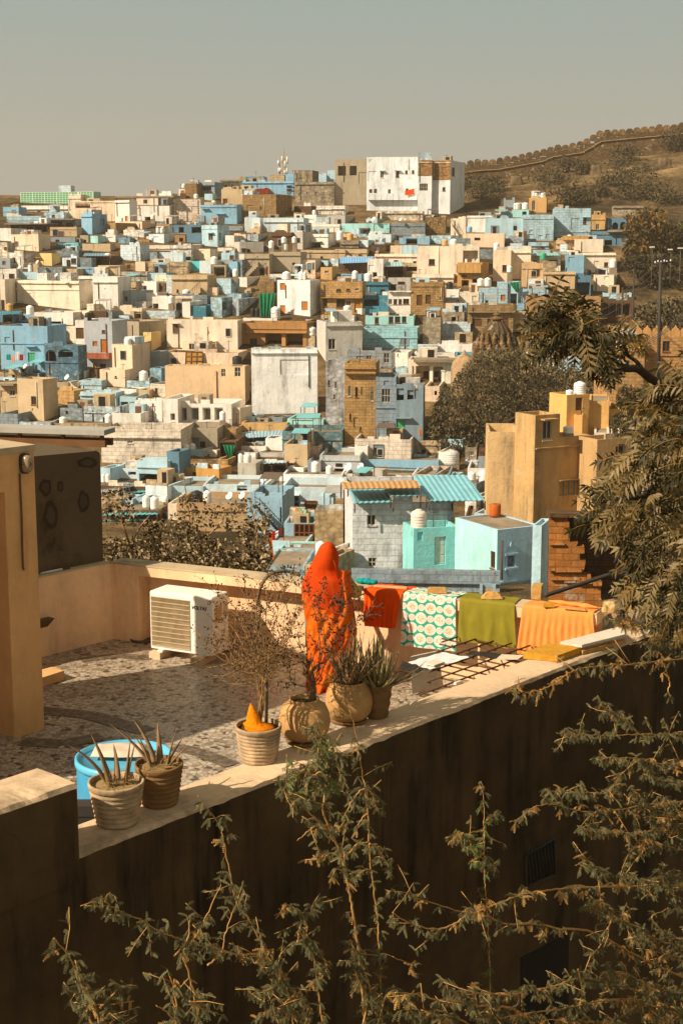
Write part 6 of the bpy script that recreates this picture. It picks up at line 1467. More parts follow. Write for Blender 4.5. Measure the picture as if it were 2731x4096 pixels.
N|845 1175 1182 660 745|-8|B|plaster|low blue house with a flat tan roof|
N|930 1295 1300 742 812|-5|M|plaster|turquoise parapet wall left of the woman|
N|845 1205 1215 820 920|-6|B|rubble|blue stone parapet just beyond the terrace|
K|130 635 645 580 800|-8|234 214 188|block|white block house with stepped side walls|
K|205 600 610 520 640|-10|236 216 192|block|white roof room behind the stepped block house|
K|130 245 250 640 800|-10|W|plaster|tall white fin wall left of the stepped block house|
K|300 880 1060 850 905|-8|D|plaster|blue railed roof terrace|n 350 800 485 842;n 505 800 590 842
K|195 880 890 768 880|-8|D|plaster|blue parapet behind the railed roof terrace|
K|640 900 910 590 730|-10|T|rubble|tan broken walls beneath the big tree|
K|880 945 1070 690 850|-18|W|plaster|white shed behind the metal water tank|
K|1140 1385 1395 840 990|-8|W|plaster|white roof yard with dark railings|
K|1215 1385 1390 985 1100|-8|170 185 200|plaster|bluish roof terrace beside the yellow building|
O|30 112 1020 250 850|L3|232 226 216|block|whitewashed block house under turquoise roof sheets|w 240 355 320 452;g 253 742 322 822;w 556 706 592 806;Y=100;sheet 128,184,186 70 115 400 112 475 246 130 256;sheet 130,186,188 650 5 1130 0 1298 230 800 236;sheet 128,182,184 405 122 722 120 772 188 452 192;sheet 205,150,85 8 64 690 52 720 118 35 126;o 400 195 760 250;o 820 245 1060 320
O|30 650 655 5 120|-10|W|block|white rear wall behind the turquoise roof sheets|
O|585 658 1062 480 850|L14|140 208 198|plaster|mint courtyard house with a pale metal door|Y=97;dw 842 550 945 806;n 690 510 740 590
O|1030 1408 1800 492 1000|L28|176 202 208|plaster|pale blue house with carved window and mint side wall|np;side 176 226 212;jali 1490 720 1556 822;band 960 972;s_w 1345 690 1388 828
O|100 1430 1435 866 1060|-4|152 163 164|block|long grey blue brick wall behind the laundry|D=.5;np
O|225 935 942 848 905|L3|M|plaster|mint balustrade along the brick wall|n 250 866 392 890;n 432 864 562 882;n 600 858 730 876;n 766 850 890 866
L|-180 85 90 512 1250|-4|222 180 122|plaster|bright ochre wall at the left of the yellow building|Y=115
L|85 245 735 575 1245|L30|197 154 96|plaster|big yellow ochre building with blue grey shutters|gw 457 942 602 1086;Y=112
L|85 245 466 362 590|L30|199 156 98|plaster|ochre stair tower on the yellow building|w 308 405 392 588;h 290 404 412;Y=111.9
L|735 798 1230 580 1000|L25|197 154 98|plaster|right wing of the yellow building with dark rain marks|Y=111.8
L|510 527 725 180 335|L25|226 172 98|plaster|ochre roof room with a tan door and white tank|Y=118.5;db 602 202 665 318
L|685 1005 1015 305 505|-4|222 164 88|plaster|orange parapet wall behind the yellow building|Y=121;
L|590 665 692 360 512|-14|222 168 96|plaster|orange pier on the yellow building's roof|Y=118;
L|725 905 970 235 300|-10|222 168 96|plaster|orange roof edge right of the roof room|Y=120;
L|770 905 912 520 585|-10|C|plaster|cream roof parapet on the yellow building|Y=116;
L|915 1000 1008 530 590|-10|C|plaster|small cream roof wall among the neem leaves|Y=116.5;
P|220 300 372 455 1100|-20|190 216 216|plaster|narrow pale blue wing beside the carved window house|w 318 610 350 700
P|362 560 640 270 460|-20|194 220 220|plaster|bright pale blue gable wall above the stone ruin|
'''
PAL = dict(W=(240, 226, 205), C=(238, 216, 184), P=(240, 206, 168), T=(202, 172, 130), S=(160, 124, 78), K=(174, 154, 124), G=(192, 180, 160), B=(184, 208, 208), D=(140, 178, 192), N=(98, 130, 142), M=(172, 218, 205), A=(98, 192, 186), E=(62, 126, 140), O=(210, 162, 100), Y=(240, 198, 128), R=(96, 70, 46), L=(214, 222, 216), X=(146, 154, 152))
TANKS = '''A 1075 600 1105 640 w;A 1352 578 1392 618 w;A 942 922 998 975 w;A 170 1036 206 1090 w;A 256 1016 300 1090 w;A 680 796 714 835 k;A 740 800 775 835 k;A 1400 700 1430 742 w;A 1436 698 1470 742 w;B 106 302 144 340 w;B 216 392 254 435 w;B 376 452 412 490 w;B 1275 537 1309 580 w;B 998 777 1042 832 w;B 1093 774 1135 832 w;B 1015 838 1055 895 w;B 885 810 932 880 w;B 1490 720 1552 810 w;B 368 952 428 1025 w;B 1010 1087 1082 1160 w;B 1152 1087 1200 1162 w;B 1194 1090 1222 1162 w;B 562 1064 612 1135 w;B 115 1247 185 1325 w;B 515 1092 560 1140 k;C 62 787 118 855 y;C 487 807 525 855 k;C 985 840 1048 905 w;C 912 844 965 900 y;C 1372 874 1425 945 w;C 1495 1080 1540 1140 w;C 108 1124 160 1200 w;C 216 1147 285 1222 w;C 1228 1192 1285 1262 w;C 1290 1187 1350 1265 w;C 948 1224 1010 1300 k;C 1133 727 1180 780 b;D 219 692 274 742 w;D 281 692 337 742 w;D 49 787 107 848 w;D 126 784 182 845 w;D 283 1230 340 1298 g;D 526 1072 570 1115 w;D 908 1290 970 1368 w;E 62 476 119 545 y;E 241 494 307 580 w;E 765 557 824 628 k;E 1115 787 1180 855 w;E 1250 1080 1330 1175 w;E 1511 407 1560 480 w;E 711 972 752 1035 w;F 906 507 988 608 w;F 721 517 765 600 k;F 760 517 805 600 k;F 1229 687 1310 768 w;F 561 947 645 1022 k;F 56 472 112 535 k;H 679 172 742 245 k;H 779 166 840 220 k;I 536 373 604 432 w;I 943 347 1008 428 w;I 1279 1077 1344 1185 w;I 1345 1087 1428 1200 w;I 1456 1082 1510 1190 w;I 911 887 948 960 w;I 950 884 990 960 w;I 1462 1227 1553 1320 k;J 121 617 174 705 w;J 172 610 231 698 w;J 661 704 727 790 w;J 612 702 655 788 w;J 616 542 688 598 k;J 1266 772 1340 868 w;J 1396 810 1460 885 w;J 192 1034 294 1140 k;J 299 1034 374 1140 w;J 446 322 500 405 w;K 942 670 1064 798 s;K 1235 855 1335 975 w;K 1140 865 1215 940 w;K 658 472 707 555 d;L 586 57 694 180 w;L 516 132 583 178 w;L 491 454 584 520 w;O 631 307 774 485 r;G 30 495 100 560 w'''
DISHES = 'E 205 1015 242 1065;E 583 1110 615 1165;J 803 895 862 965;J 497 1042 562 1118;J 617 1040 668 1112;K 35 780 102 860;K 142 782 220 850;C 282 640 312 678;A 322 985 348 1018;E 490 205 520 240;C 525 655 552 680;K 1070 725 1132 830'
ROWS += '''H|840 1790 1800 775 1050|-4|206 152 92|stone|sandstone fort wall with pointed battlements at right|Y=136;w 1380 818 1450 910;band 935 950
H|912 1225 1240 870 1345|-4|200 152 94|stone|square sandstone bastion below the fort wall|Y=131
O|1240 1392 1400 1185 1300|-6|140 160 166|plaster|low grey blue wall end behind the olive cloth|
'''
TANKS += ';N 1302 592 1400 760 w'
YB_PTS = [(660, 345), (697, 330), (784, 310), (871, 280), (1045, 235), (1219, 210), (1480, 180), (1742, 155), (2090, 128), (2283, 100), (2400, 87), (2600, 70)]
def ydep(py): return pwl(py, YB_PTS)
YD_INV = sorted((b_, a_) for a_, b_ in YB_PTS)
ZPTS = [(0, -8), (24, -8), (60, -15)] + [(Y, at(CX, py, Y).z) for Y, py in YD_INV if 87 <= Y <= 311] + [(332, 16.5), (350, 15), (380, 9), (700, -12), (1500, 0)] 
CREST = [(at(x, y, 349).x, at(x, y, 349).z) for x, y in ((1700, 850), (1830, 800), (1880, 745), (1950, 725), (2031, 728), (2143, 690), (2210, 660), (2321, 645), (2388, 640), (2545, 622), (2680, 600), (2731, 590), (3000, 560))]
def hill(x, y):
 if x < 18 or y < 255: return 0.0
 f = min(1, max(0, (x - 18) / 12)) * min(1, max(0, (y - 288) / 61)) ** 1.1
 if y > 356: f *= max(0, 1 - (y - 356) / 160)
 return max(0, pwl(x, CREST) - pwl(y, ZPTS)) * f
def zt(x, y):
 z = pwl(y, ZPTS) + hill(x, y)
 return z + .5 * mnoise.noise(V((x * .05, y * .05, 0))) * min(1, max(0, (y - 250) / 60))
b = MB(); gx = [-400, -320, -240] + [-180 + 6 * i for i in range(66)] + [240, 320, 400]; gy = [-20, 0, 18] + [25 + 7 * i for i in range(54)] + [420, 470, 560, 700]
for y in gy:
 for x in gx:
  rough = 1.1 * mnoise.noise(V((x * .13, y * .13, 5))) * min(1, hill(x, y) / 3)
  b.v.append((x, y, zt(x, y) + rough))
W = len(gx)
for j in range(len(gy) - 1):
 for i in range(W - 1): b.f.append((j * W + i, j * W + i + 1, (j + 1) * W + i + 1, (j + 1) * W + i)); b.m.append(0); b.sm.append(True)
tag(b.build('ground', 'ground_earth'), kind='structure')
b = MB(); pts = [(-390, 590), (-300, 580), (-200, 575), (-130, 570), (-60, 575), (0, 580), (60, 590), (120, 600)]; o = 0
for k, (x, y) in enumerate(spline([(p[0], p[1], 0) for p in pts], 8) and [(p.x, p.y) for p in spline([(p[0], p[1], 0) for p in pts], 8)]):
 h = at(20, 805 - 15 * abs(mnoise.noise(V((x * .01, 0, 0)))) + (max(0, x + 130) * .15), y).z + 1.6 * mnoise.noise(V((x * .09, 3, 0)))
 b.v += [(x, y - 20, -14), (x, y, h), (x, y + 90, -14)]
n = len(b.v) // 3
for i in range(n - 1):
 for j in range(2): b.f.append((i * 3 + j, i * 3 + 3 + j, i * 3 + 4 + j, i * 3 + 1 + j)); b.m.append(0); b.sm.append(True)
tag(b.build('hills', 'ground_earth'), kind='structure')
DOORC = {'d': (190, 112, 40), 'db': (105, 66, 38), 'dw': (190, 200, 180), 'dg': (70, 165, 110)}
def lamp_free(): pass
def face_cells(b, org, du, L, z0, z1, ops, din):
 """flat wall with real openings: cells between the opening edges, then the reveals"""
 A = sorted({0.0, L} | {o[0] for o in ops} | {o[2] for o in ops}); Zs = sorted({z0, z1} | {o[1] for o in ops} | {o[3] for o in ops})
 P = lambda a, z, d=0.0: org + du * a + din * d + V((0, 0, z))
 for i in range(len(A) - 1):
  for j in range(len(Zs) - 1):
   ca, cz = (A[i] + A[i + 1]) / 2, (Zs[j] + Zs[j + 1]) / 2
   if any(o[0] < ca < o[2] and o[1] < cz < o[3] for o in ops): continue
   b.quad(P(A[i], Zs[j]), P(A[i + 1], Zs[j]), P(A[i + 1], Zs[j + 1]), P(A[i], Zs[j + 1]))
 for (a0, za, a1, zb_, d) in ops:
  b.quad(P(a0, za), P(a1, za), P(a1, za, d), P(a0, za, d)); b.quad(P(a0, zb_), P(a0, zb_, d), P(a1, zb_, d), P(a1, zb_))
  b.quad(P(a0, za), P(a0, za, d), P(a0, zb_, d), P(a0, zb_)); b.quad(P(a1, za), P(a1, zb_), P(a1, zb_, d), P(a1, za, d))
  b.quad(P(a0, za, d), P(a1, za, d), P(a1, zb_, d), P(a0, zb_, d))
def fbox(b, org, du, din, a0, a1, d0, d1, z0, z1):
 P = lambda a, d, z: org + du * a + din * d + V((0, 0, z))
 b.hexa([P(a0, d0, z0), P(a1, d0, z0), P(a1, d1, z0), P(a0, d1, z0)], [P(a0, d0, z1), P(a1, d0, z1), P(a1, d1, z1), P(a0, d1, z1)])
simple('jali_stone', alb(120, 130, 128), 0.9, 0.2); simple('green_net', alb(20, 125, 80), 0.8, 0.25, 1.5); simple('lattice_green', alb(95, 165, 115), 0.6, 0.3, .6)
simple('lattice_line', alb(200, 215, 180), 0.7, 0.1); simple('panel_brown', alb(178, 126, 50), 0.8, 0.3, 1.5); simple('orange_cloth', alb(225, 95, 30), 0.8, 0.3, 2)
HOUSES = []
def clutter(root, FL, u, v, L, D, z0, z1, zr, fo, wm, col, sr, ex):
 P = lambda a, d, z: FL + u * a + v * d + V((0, 0, z)); R_ = hr.random; un = hr.uniform
 flat = root.name.startswith('wall') or L < 2.2
 pc = lambda: (*alb(*PAL[hr.choice('WWCCPTKGBLLXT')]), un(.4, .9))
 if not flat and D > 3 and R_() < .55 and not any(e.startswith('sheet') or e == 'np' for e in ex):
  for _ in range(hr.choice((1, 1, 2))):
   w_ = min(L * .5, un(1.2, 3.2)); a0 = un(.05, max(.06, L - w_ - .1)); d0 = un(.6, max(.7, D - 2.2)); h_ = un(.5, 1.5); b = MB()
   fbox(b, FL, u, v, a0, a0 + w_, d0, min(D - .1, d0 + un(1, 2.2)), zr - .01, z1 + h_); c_ = pc(); rr = b.build('roof_room', hr.choice(('plaster', 'plaster', 'rubble', 'block')), root, c_)
   if R_() < .6:
    b = MB(); p0 = a0 + un(.1, w_ * .5); fbox(b, FL, u, v, p0, p0 + min(.8, w_ * .4), d0 - .03, d0 - .003, z1 + h_ - min(1.3, h_ + .3), z1 + h_ - .2); b.build('doorway', hr.choice(('dark_hole', 'dark_hole', 'frame_brown')), rr)
 if not flat and R_() < .5:
  b = MB(); n = hr.choice((2, 3, 4))
  for _ in range(n):
   a0 = un(0, L * .85); w_ = un(.3, 1.6); h_ = un(.15, .55); fbox(b, FL, u, v, a0, min(L, a0 + w_), .02 + .01 * _, .22 + .02 * _, z1 - .1, z1 + h_)
  o = b.build('parapet_block', hr.choice(('plaster', 'rubble', wm)), root, hr.choice(((*col, sr), pc()))); o['kind'] = 'stuff'
 if R_() < .45 and L > 2.5 and not any(o[3] > z1 - 1.0 for o in fo):
  b = MB(); z = z1 - un(.35, .9); fbox(b, FL, u, v, -.04, L + .04, -un(.08, .3), -.003, z, z + un(.08, .16)); b.build('ledge', wm, root, (*col, min(1, sr + .3)))
 hv = z1 - at(*proj(P(L / 2, 0, z0))[:2], P(L / 2, 0, 0).y).z if False else 0
 if L > 2.8 and len(fo) == 0 and R_() < .65 and wm != 'rubble':
  for _ in range(hr.choice((1, 1, 2, 3))):
   w_ = un(.5, 1.0); h_ = un(.7, 1.2); a0 = un(.3, L - w_ - .3); za = z1 - un(1.5, 2.6); k = hr.choice(('w', 'n', 'w', 'd'))
   b = MB(); fbox(b, FL, u, v, a0, a0 + w_, -.02, -.003, za, za + h_)
   f_ = .07; b.mi = 1
   for (p0, p1, r0, r1) in ((a0 - f_, a0, za - f_, za + h_ + f_), (a0 + w_, a0 + w_ + f_, za - f_, za + h_ + f_), (a0, a0 + w_, za + h_, za + h_ + f_), (a0, a0 + w_, za - f_, za)): fbox(b, FL, u, v, p0, p1, -.09, -.002, r0, r1)
   b.build('window', [{'w': 'dark_glass', 'n': 'jali_stone', 'd': 'frame_brown'}[k], hr.choice(('frame_white', 'frame_brown', 'jali_stone'))], root)
   if R_() < .4: b = MB(); fbox(b, FL, u, v, a0 - .2, a0 + w_ + .2, -.5, -.003, za + h_ + .12, za + h_ + .2); b.build('window_hood', wm, root, (*col, sr))
 if R_() < .22 and L > 2 and D > 3 and not flat and 'np' not in ex:
  b = MB(); a0 = un(.2, L * .5); w_ = un(1.2, 2.6); z = z1 + un(.9, 1.4); d0 = un(.2, .8); q = [P(a0, d0, z), P(min(L, a0 + w_), d0, z), P(min(L, a0 + w_), d0 + 2, z + .25), P(a0, d0 + 2, z + .25)]
  b.hexa(q, [p + V((0, 0, .05)) for p in q]); o = b.build('awning', 'metal_sheet', root, (*alb(*hr.choice(((150, 180, 190), (120, 185, 180), (165, 155, 140), (110, 90, 70), (95, 80, 62)))), 0)); b = MB()
  for p in q: b.tube([V((p.x, p.y, zr)), p], .04, 4)
  o = b.build('awning_posts', 'dark_metal', o); o['kind'] = 'stuff'
hr = random.Random(99)
def make_house(row):
 fld = [x.strip() for x in row.split('|')]
 cr = CROPS[fld[0]]; xl, xc, xr, yt, yb = map(float, fld[1].split()); S = lambda x, y: (cr[0] + x / 2.24, cr[1] + y / 2.24)
 left = fld[2].startswith('L'); ang = radians(float(fld[2].strip('L'))); colr = PAL[fld[3]] if fld[3] in PAL else tuple(map(float, fld[3].split()))
 wm, label = fld[4], fld[5]; ex = [e.strip() for e in fld[6].split(';') if e.strip()] if len(fld) > 6 else []
 Y = ydep(S(0, yb)[1]) + 0.37 * (hr.random() - .5)
 for e in ex:
  if e.startswith('Y='): Y = float(e[2:])
 u = V((cos(ang), sin(ang), 0)); v = V((-sin(ang), cos(ang), 0))
 C = at(*S(xc, yt), Y); z1 = C.z; C0_ = V((C.x, C.y, 0)); pxl, pxc, pxr = S(xl, 0)[0], S(xc, 0)[0], S(xr, 0)[0]
 def solve(base, d, target):
  lo, hi = 0.05, 60.0; f0 = proj(base + d * lo + V((0, 0, z1)))[0]; up = proj(base + d * hi + V((0, 0, z1)))[0] > f0
  for _ in range(40):
   m = (lo + hi) / 2
   if (proj(base + d * m + V((0, 0, z1)))[0] < target) == up: lo = m
   else: hi = m
  return lo
 if left:
  L = solve(C0_, u, pxr); D = solve(C0_, v, pxl); FL = C0_
 else:
  L = solve(C0_, -u, pxl); FL = C0_ - u * L
  sidepx = pxr - pxc; D = solve(C0_, v, pxr) if sidepx > 6 else 6.0
  if proj(C0_ + v * 3 + V((0, 0, z1)))[0] < pxc + .5: D = 6.0
 for e in ex:
  if e.startswith('D='): D = float(e[2:])
 D = max(D, .4) if 'D=.5' in ex else min(max(D, 2.6), 13.0); L = max(L, .5)
 z0 = min(zt(FL.x, FL.y), zt(FL.x + u.x * L, FL.y + u.y * L), at(*S(xc, yb), Y).z) - 1.5
 col = alb(*colr); sr = {'rubble': .85, 'stone': .7, 'block': .55}.get(wm, .45) * hr.uniform(.6, 1.3)
 def on_front(x, y, off=0.0):
  q = at_plane(*S(x, y), FL + v * off + V((0, 0, 0)), v); d_ = V((q.x, q.y, 0)) - FL; return d_.dot(u), q.z
 SO = C0_ if not left else C0_; su = v if not left else v; sn = -u if not left else u     # inward normal of the visible side
 def on_side(x, y):
  q = at_plane(*S(x, y), SO, sn); d_ = V((q.x, q.y, 0)) - SO; return d_.dot(v), q.z
 fo, so_, items = [], [], []
 for e in ex:
  k, *nums = e.split(' '); 
  if k in ('w', 'g', 'd', 'db', 'dw', 'dg', 'n', 'o', 'a', 'jali', 'gw', 'fr', 'lat'):
   x0, y0, x1, y1 = map(float, nums); a0, zb_ = on_front(x0, y1); a1, za_ = on_front(x1, y0)
   a0 = max(.06, a0); a1 = min(L - .06, a1); za_ = min(za_, z1 - .08)
   if a1 - a0 < .12 or za_ - zb_ < .12: continue
   dep = {'n': .10, 'o': min(2.2, D - .4), 'a': min(2.2, D - .4)}.get(k, .22)
   host = next((o for o in fo if o[4] > 1 and o[0] <= a0 + .02 and o[2] >= a1 - .02 and o[1] <= zb_ + .3 and o[3] >= za_ - .05), None)
   if host is None and k != 'lat': fo.append((a0, zb_, a1, za_, dep))
   items.append((k, 'f', a0, zb_, a1, za_, dep if host is None else host[4], host is not None))
  elif k in ('sw', 'so', 'sd', 'sn', 's_w', 's_n'):
   x0, y0, x1, y1 = map(float, nums); q0, zb_ = on_side(x0, y1); q1, za_ = on_side(x1, y0); a0, a1 = sorted((q0, q1)); a0 = max(.06, a0); a1 = min(D - .06, a1); za_ = min(za_, z1 - .1)
   if a1 - a0 < .12 or za_ - zb_ < .12: continue
   kk = k.replace('_', '')[1]; dep = {'n': .1, 'o': 1.5}.get(kk, .2); so_.append((a0, zb_, a1, za_, dep)); items.append((kk, 's', a0, zb_, a1, za_, dep, False))
 hgt = z1 - z0; par = .06 if 'np' in ex else min(.75, .22 * max(.6, (S(0, yb)[1] - S(0, yt)[1]) / F * Y)); th = .18
 b = MB(); zr_ = z1 - par
 P = lambda a, d, z: FL + u * a + v * d + V((0, 0, z))
 face_cells(b, FL, u, L, z0, z1, fo, v)
 side_col = next((e for e in ex if e.startswith('side ')), None)
 sides = [(FL + u * L, v, D, -u, so_ if not left else []), (FL + v * D, -v, D, u, [] if not left else [(D - o[2], o[1], D - o[0], o[3], o[4]) for o in so_])]
 for si, (org, du, LL, din, ops) in enumerate(sides):
  if side_col and left and si == 1: continue
  face_cells(b, org, du, LL, z0, z1, ops, din)
 b.quad(P(L, D, z0), P(0, D, z0), P(0, D, z1), P(L, D, z1))
 t_ = min(th, L * .2, D * .2)
 o4 = [(0, 0), (L, 0), (L, D), (0, D)]; i4 = [(t_, t_), (L - t_, t_), (L - t_, D - t_), (t_, D - t_)]
 for i in range(4):
  j = (i + 1) % 4
  b.quad(P(*o4[i], z1), P(*o4[j], z1), P(*i4[j], z1), P(*i4[i], z1)); b.quad(P(*i4[i], z1), P(*i4[j], z1), P(*i4[j], zr_), P(*i4[i], zr_))
 root = b.build('house', wm, None, (*col, sr)); _ws = label.split(); nm_ = 'infill_house' if 'rooftop room squeezed' in label else 'wall' if ('wall' in _ws[:6] and 'house' not in _ws) or 'parapet' in _ws[:4] and 'house' not in _ws else ('hut' if ('hut' in _ws or 'shed' in _ws) and 'house' not in _ws[:4] else ('tower' if 'tower' in _ws[:5] and 'house' not in _ws[:5] else ('hall' if 'hall' in _ws[:3] else 'house')))
 root.name = nm_; tag(root, label, nm_.replace('_', ' '))
 b = MB(); b.quad(P(t_, t_, zr_), P(L - t_, t_, zr_), P(L - t_, D - t_, zr_), P(t_, D - t_, zr_)); b.build('roof', 'roof_concrete', root)
 if side_col:
  b = MB(); face_cells(b, *sides[1][:3], z0, z1, sides[1][4], sides[1][3]); b.build('side_wall', 'plaster', root, (*alb(*map(float, side_col.split()[1:])), .3))
 H = dict(root=root, label=label, FL=FL, u=u, v=v, L=L, D=D, z0=z0, z1=z1, zr=zr_, Y=Y, rect=(min(pxl, pxc), S(0, yt)[1], max(pxr, pxc), S(0, yb)[1]), col=fld[3], S=S, n=0)
 HOUSES.append(H)
 for (k, sd_, a0, za, a1, zb_, dep, inner) in items:
  org, du, din = (FL, u, v) if sd_ == 'f' else ((C0_, v, -u) if not left else (C0_, v, u))
  if k in ('o', 'n'): continue
  dd = dep - .02 if inner or k not in ('w', 'g', 'gw', 'jali') else dep * .55
  q = lambda a, z, d: org + du * a + din * d + V((0, 0, z))
  b = MB(); wd, ht = a1 - a0, zb_ - za
  if k == 'w':
   fr = min(.07, wd * .12); b.mi = 0; b.quad(q(a0, za, dd), q(a1, za, dd), q(a1, zb_, dd), q(a0, zb_, dd)); b.mi = 1
   for (p0, p1, r0, r1) in ((a0, a0 + fr, za, zb_), (a1 - fr, a1, za, zb_), (a0 + fr, a1 - fr, zb_ - fr, zb_), (a0 + fr, a1 - fr, za, za + fr), ((a0 + a1) / 2 - fr * .4, (a0 + a1) / 2 + fr * .4, za + fr, zb_ - fr)):
    fbox(b, org, du, din, p0, p1, dd - .05, dd - .003, r0, r1)
   fbox(b, org, du, din, a0 - .05, a1 + .05, -.07, -.002, za - .09, za - .005)
   b.build('window', ['dark_glass', hr.choice(('frame_brown', 'frame_brown', 'frame_white'))], root)
  elif k == 'g':
   b.quad(q(a0, za, dd), q(a1, za, dd), q(a1, zb_, dd), q(a0, zb_, dd)); b.mi = 1; nb = max(2, int(wd / .3)); f_ = .05
   for i in range(nb + 1): c = lerp(a0 + f_ / 2, a1 - f_ / 2, i / nb); fbox(b, org, du, din, c - f_ / 2, c + f_ / 2, dd - .06, dd - .004, za, zb_)
   for i in range(3): c = lerp(za + f_ / 2, zb_ - f_ / 2, i / 2); fbox(b, org, du, din, a0 + f_, a1 - f_, dd - .055, dd - .008, c - f_ / 2, c + f_ / 2)
   b.build('window', ['dark_glass', 'frame_white'], root)
  elif k == 'gw':
   b.mi = 0; b.quad(q(a0, za, dd), q(a1, za, dd), q(a1, zb_, dd), q(a0, zb_, dd)); b.mi = 1
   for i in range(4): c = lerp(a0, a1, i / 3); fbox(b, org, du, din, max(a0, c - .06), min(a1, c + .06), dd - .06, dd - .004, za, zb_)
   for c in (za + .05, lerp(za, zb_, .55), zb_ - .05): fbox(b, org, du, din, a0, a1, dd - .05, dd - .006, c - .05, c + .05)
   wn = b.build('window', ['panel_brown', 'jali_stone'], root)
   b = MB(); fbox(b, org, du, din, a0 - .12, a1 + .2, -.35, -.003, zb_ + .06, zb_ + .14); b.build('window_hood', wm, root, (*alb(150, 110, 70), .5))
  elif k == 'jali':
   b.quad(q(a0, za, dd), q(a1, za, dd), q(a1, zb_, dd), q(a0, zb_, dd)); b.mi = 1
   for i in range(9):
    c = lerp(a0 - wd * .0, a1, i / 8)
    b.tube([q(max(a0, min(a1, c - wd * .5)), za if c - wd * .5 >= a0 else za, dd - .04), q(max(a0, min(a1, c + wd * .5)), zb_, dd - .04)], .022, 4)
    b.tube([q(max(a0, min(a1, c + wd * .5)), za, dd - .04), q(max(a0, min(a1, c - wd * .5)), zb_, dd - .04)], .022, 4)
   b.build('window', ['dark_hole', 'jali_stone'], root)
   b = MB(); 
   for (p0, p1, r0, r1, pd) in ((a0 - .16, a0 - .02, za - .05, zb_ + .05, .10), (a1 + .02, a1 + .16, za - .05, zb_ + .05, .10), (a0 - .24, a1 + .24, zb_ + .05, zb_ + .2, .16), (a0 - .24, a1 + .24, za - .2, za - .05, .2)): fbox(b, org, du, din, p0, p1, -pd, -.003, r0, r1)
   mid = (a0 + a1) / 2
   pr_ = [q(a0 - .1, zb_ + .2, -.06), q(a1 + .1, zb_ + .2, -.06), q(a1 - .05, zb_ + .42, -.06), q(mid + .1, zb_ + .5, -.06), q(mid, zb_ + .95, -.06), q(mid - .1, zb_ + .5, -.06), q(a0 + .05, zb_ + .42, -.06)]
   pb_ = [p + din * .057 for p in pr_]; kq = len(pr_); b.add(pr_ + pb_, [tuple(range(kq)), tuple(range(2 * kq - 1, kq - 1, -1))] + [(i, kq + i, kq + (i + 1) % kq, (i + 1) % kq) for i in range(kq)])
   for i in range(4): s2 = (3 - i) / 4; fbox(b, org, du, din, mid - wd * .5 * s2 - .05, mid + wd * .5 * s2 + .05, -.18 * s2 - .02, -.003, za - .35 - i * .14, za - .21 - i * .14 if i else za - .2)
   b.build('window_surround', wm, root, (*col, .2))
  elif k == 'fr':
   dd = dep * .8; b.quad(q(a0, za, dd), q(a1, za, dd), q(a1, zb_, dd), q(a0, zb_, dd)); b.mi = 1
   for i in range(5): c = lerp(a0, a1, i / 4); fbox(b, org, du, din, c - .06, c + .06, -.05, dd - .01, za, zb_)
   for i in range(4): c = lerp(za, zb_, i / 3); fbox(b, org, du, din, a0, a1, -.045, dd - .01, c - .05, c + .05)
   b.build('window', ['panel_dim', 'frame_red'], root)
  elif k == 'a':
   n = 14; mid = (a0 + a1) / 2; rise = min(ht * .45, wd * .5); top = [(a0, zb_)] ; arc = []
   for i in range(n + 1):
    f = i / n; x = lerp(a0, a1, f); z = zb_ - rise + rise * (1 - abs(2 * f - 1) ** 2.2) ** .6 - .07 * abs(sin(f * 5 * pi)); arc.append((x, min(z, zb_ - .02)))
   for i in range(n):
    (xa, zx), (xb, zy) = arc[i], arc[i + 1]
    b.hexa([q(xa, zx, -.015), q(xb, zy, -.015), q(xb, zy, .12), q(xa, zx, .12)], [q(xa, zb_ + .02, -.015), q(xb, zb_ + .02, -.015), q(xb, zb_ + .02, .12), q(xa, zb_ + .02, .12)])
   b.build('arch', wm, root, (*col, sr))
  elif k == 'lat':
   fbox(b, org, du, din, a0, a1, -.25, -.01, za, zb_); b.mi = 1
   for i in range(25): c = lerp(a0, a1, i / 24); w_ = .10 if i % 4 == 0 else .05; fbox(b, org, du, din, c - w_, c + w_, -.32, -.24, za, zb_)
   for i in range(7): c = lerp(za, zb_, i / 6); fbox(b, org, du, din, a0, a1, -.31, -.24, c - .05, c + .05)
   b.build('lattice_front', ['lattice_green', 'lattice_line'], root)
  else:
   fbox(b, org, du, din, a0 + .02, a1 - .02, dd - .06, dd - .005, za, zb_ - .02)
   nz = max(2, int(ht / .6))
   for i in range(nz):
    for s2 in (0, 1):
     p0 = lerp(a0, a1, s2 / 2) + .07; p1 = lerp(a0, a1, (s2 + 1) / 2) - .07
     if p1 > p0: fbox(b, org, du, din, p0, p1, dd - .085, dd - .055, lerp(za, zb_, i / nz) + .06, lerp(za, zb_, (i + 1) / nz) - .06)
   b.build('door' if k != 'db' or ht > 1.5 * wd else 'shutter', 'painted', root, (*alb(*DOORC.get(k, DOORC['d'])), 0))
 if L > 2.5 and hr.random() < .5:
  a_ = hr.choice((hr.uniform(.08, .3), hr.uniform(.6, .95))) * L; b = MB(); b.tube([P(a_, -.07, z1 - hr.uniform(.2, .8)), P(a_ + .02, -.07, max(z0, z1 - hr.uniform(2.0, 4.5)))], .055, 5); b.build('drain_pipe', hr.choice(('frame_white', 'rust_metal', 'dark_metal')), root)
 if hr.random() < .35:
  a_ = hr.uniform(.1, .9) * L; b = MB(); h2 = hr.uniform(.6, 1.6); b.tube([P(a_, .3, zr_ - .05), P(a_, .3, z1 + h2)], .03, 4); b.tube([P(a_ - .3, .3, z1 + h2 - .1), P(a_ + .3, .3, z1 + h2 - .1)], .02, 4); b.build('roof_pole', 'dark_metal', root)
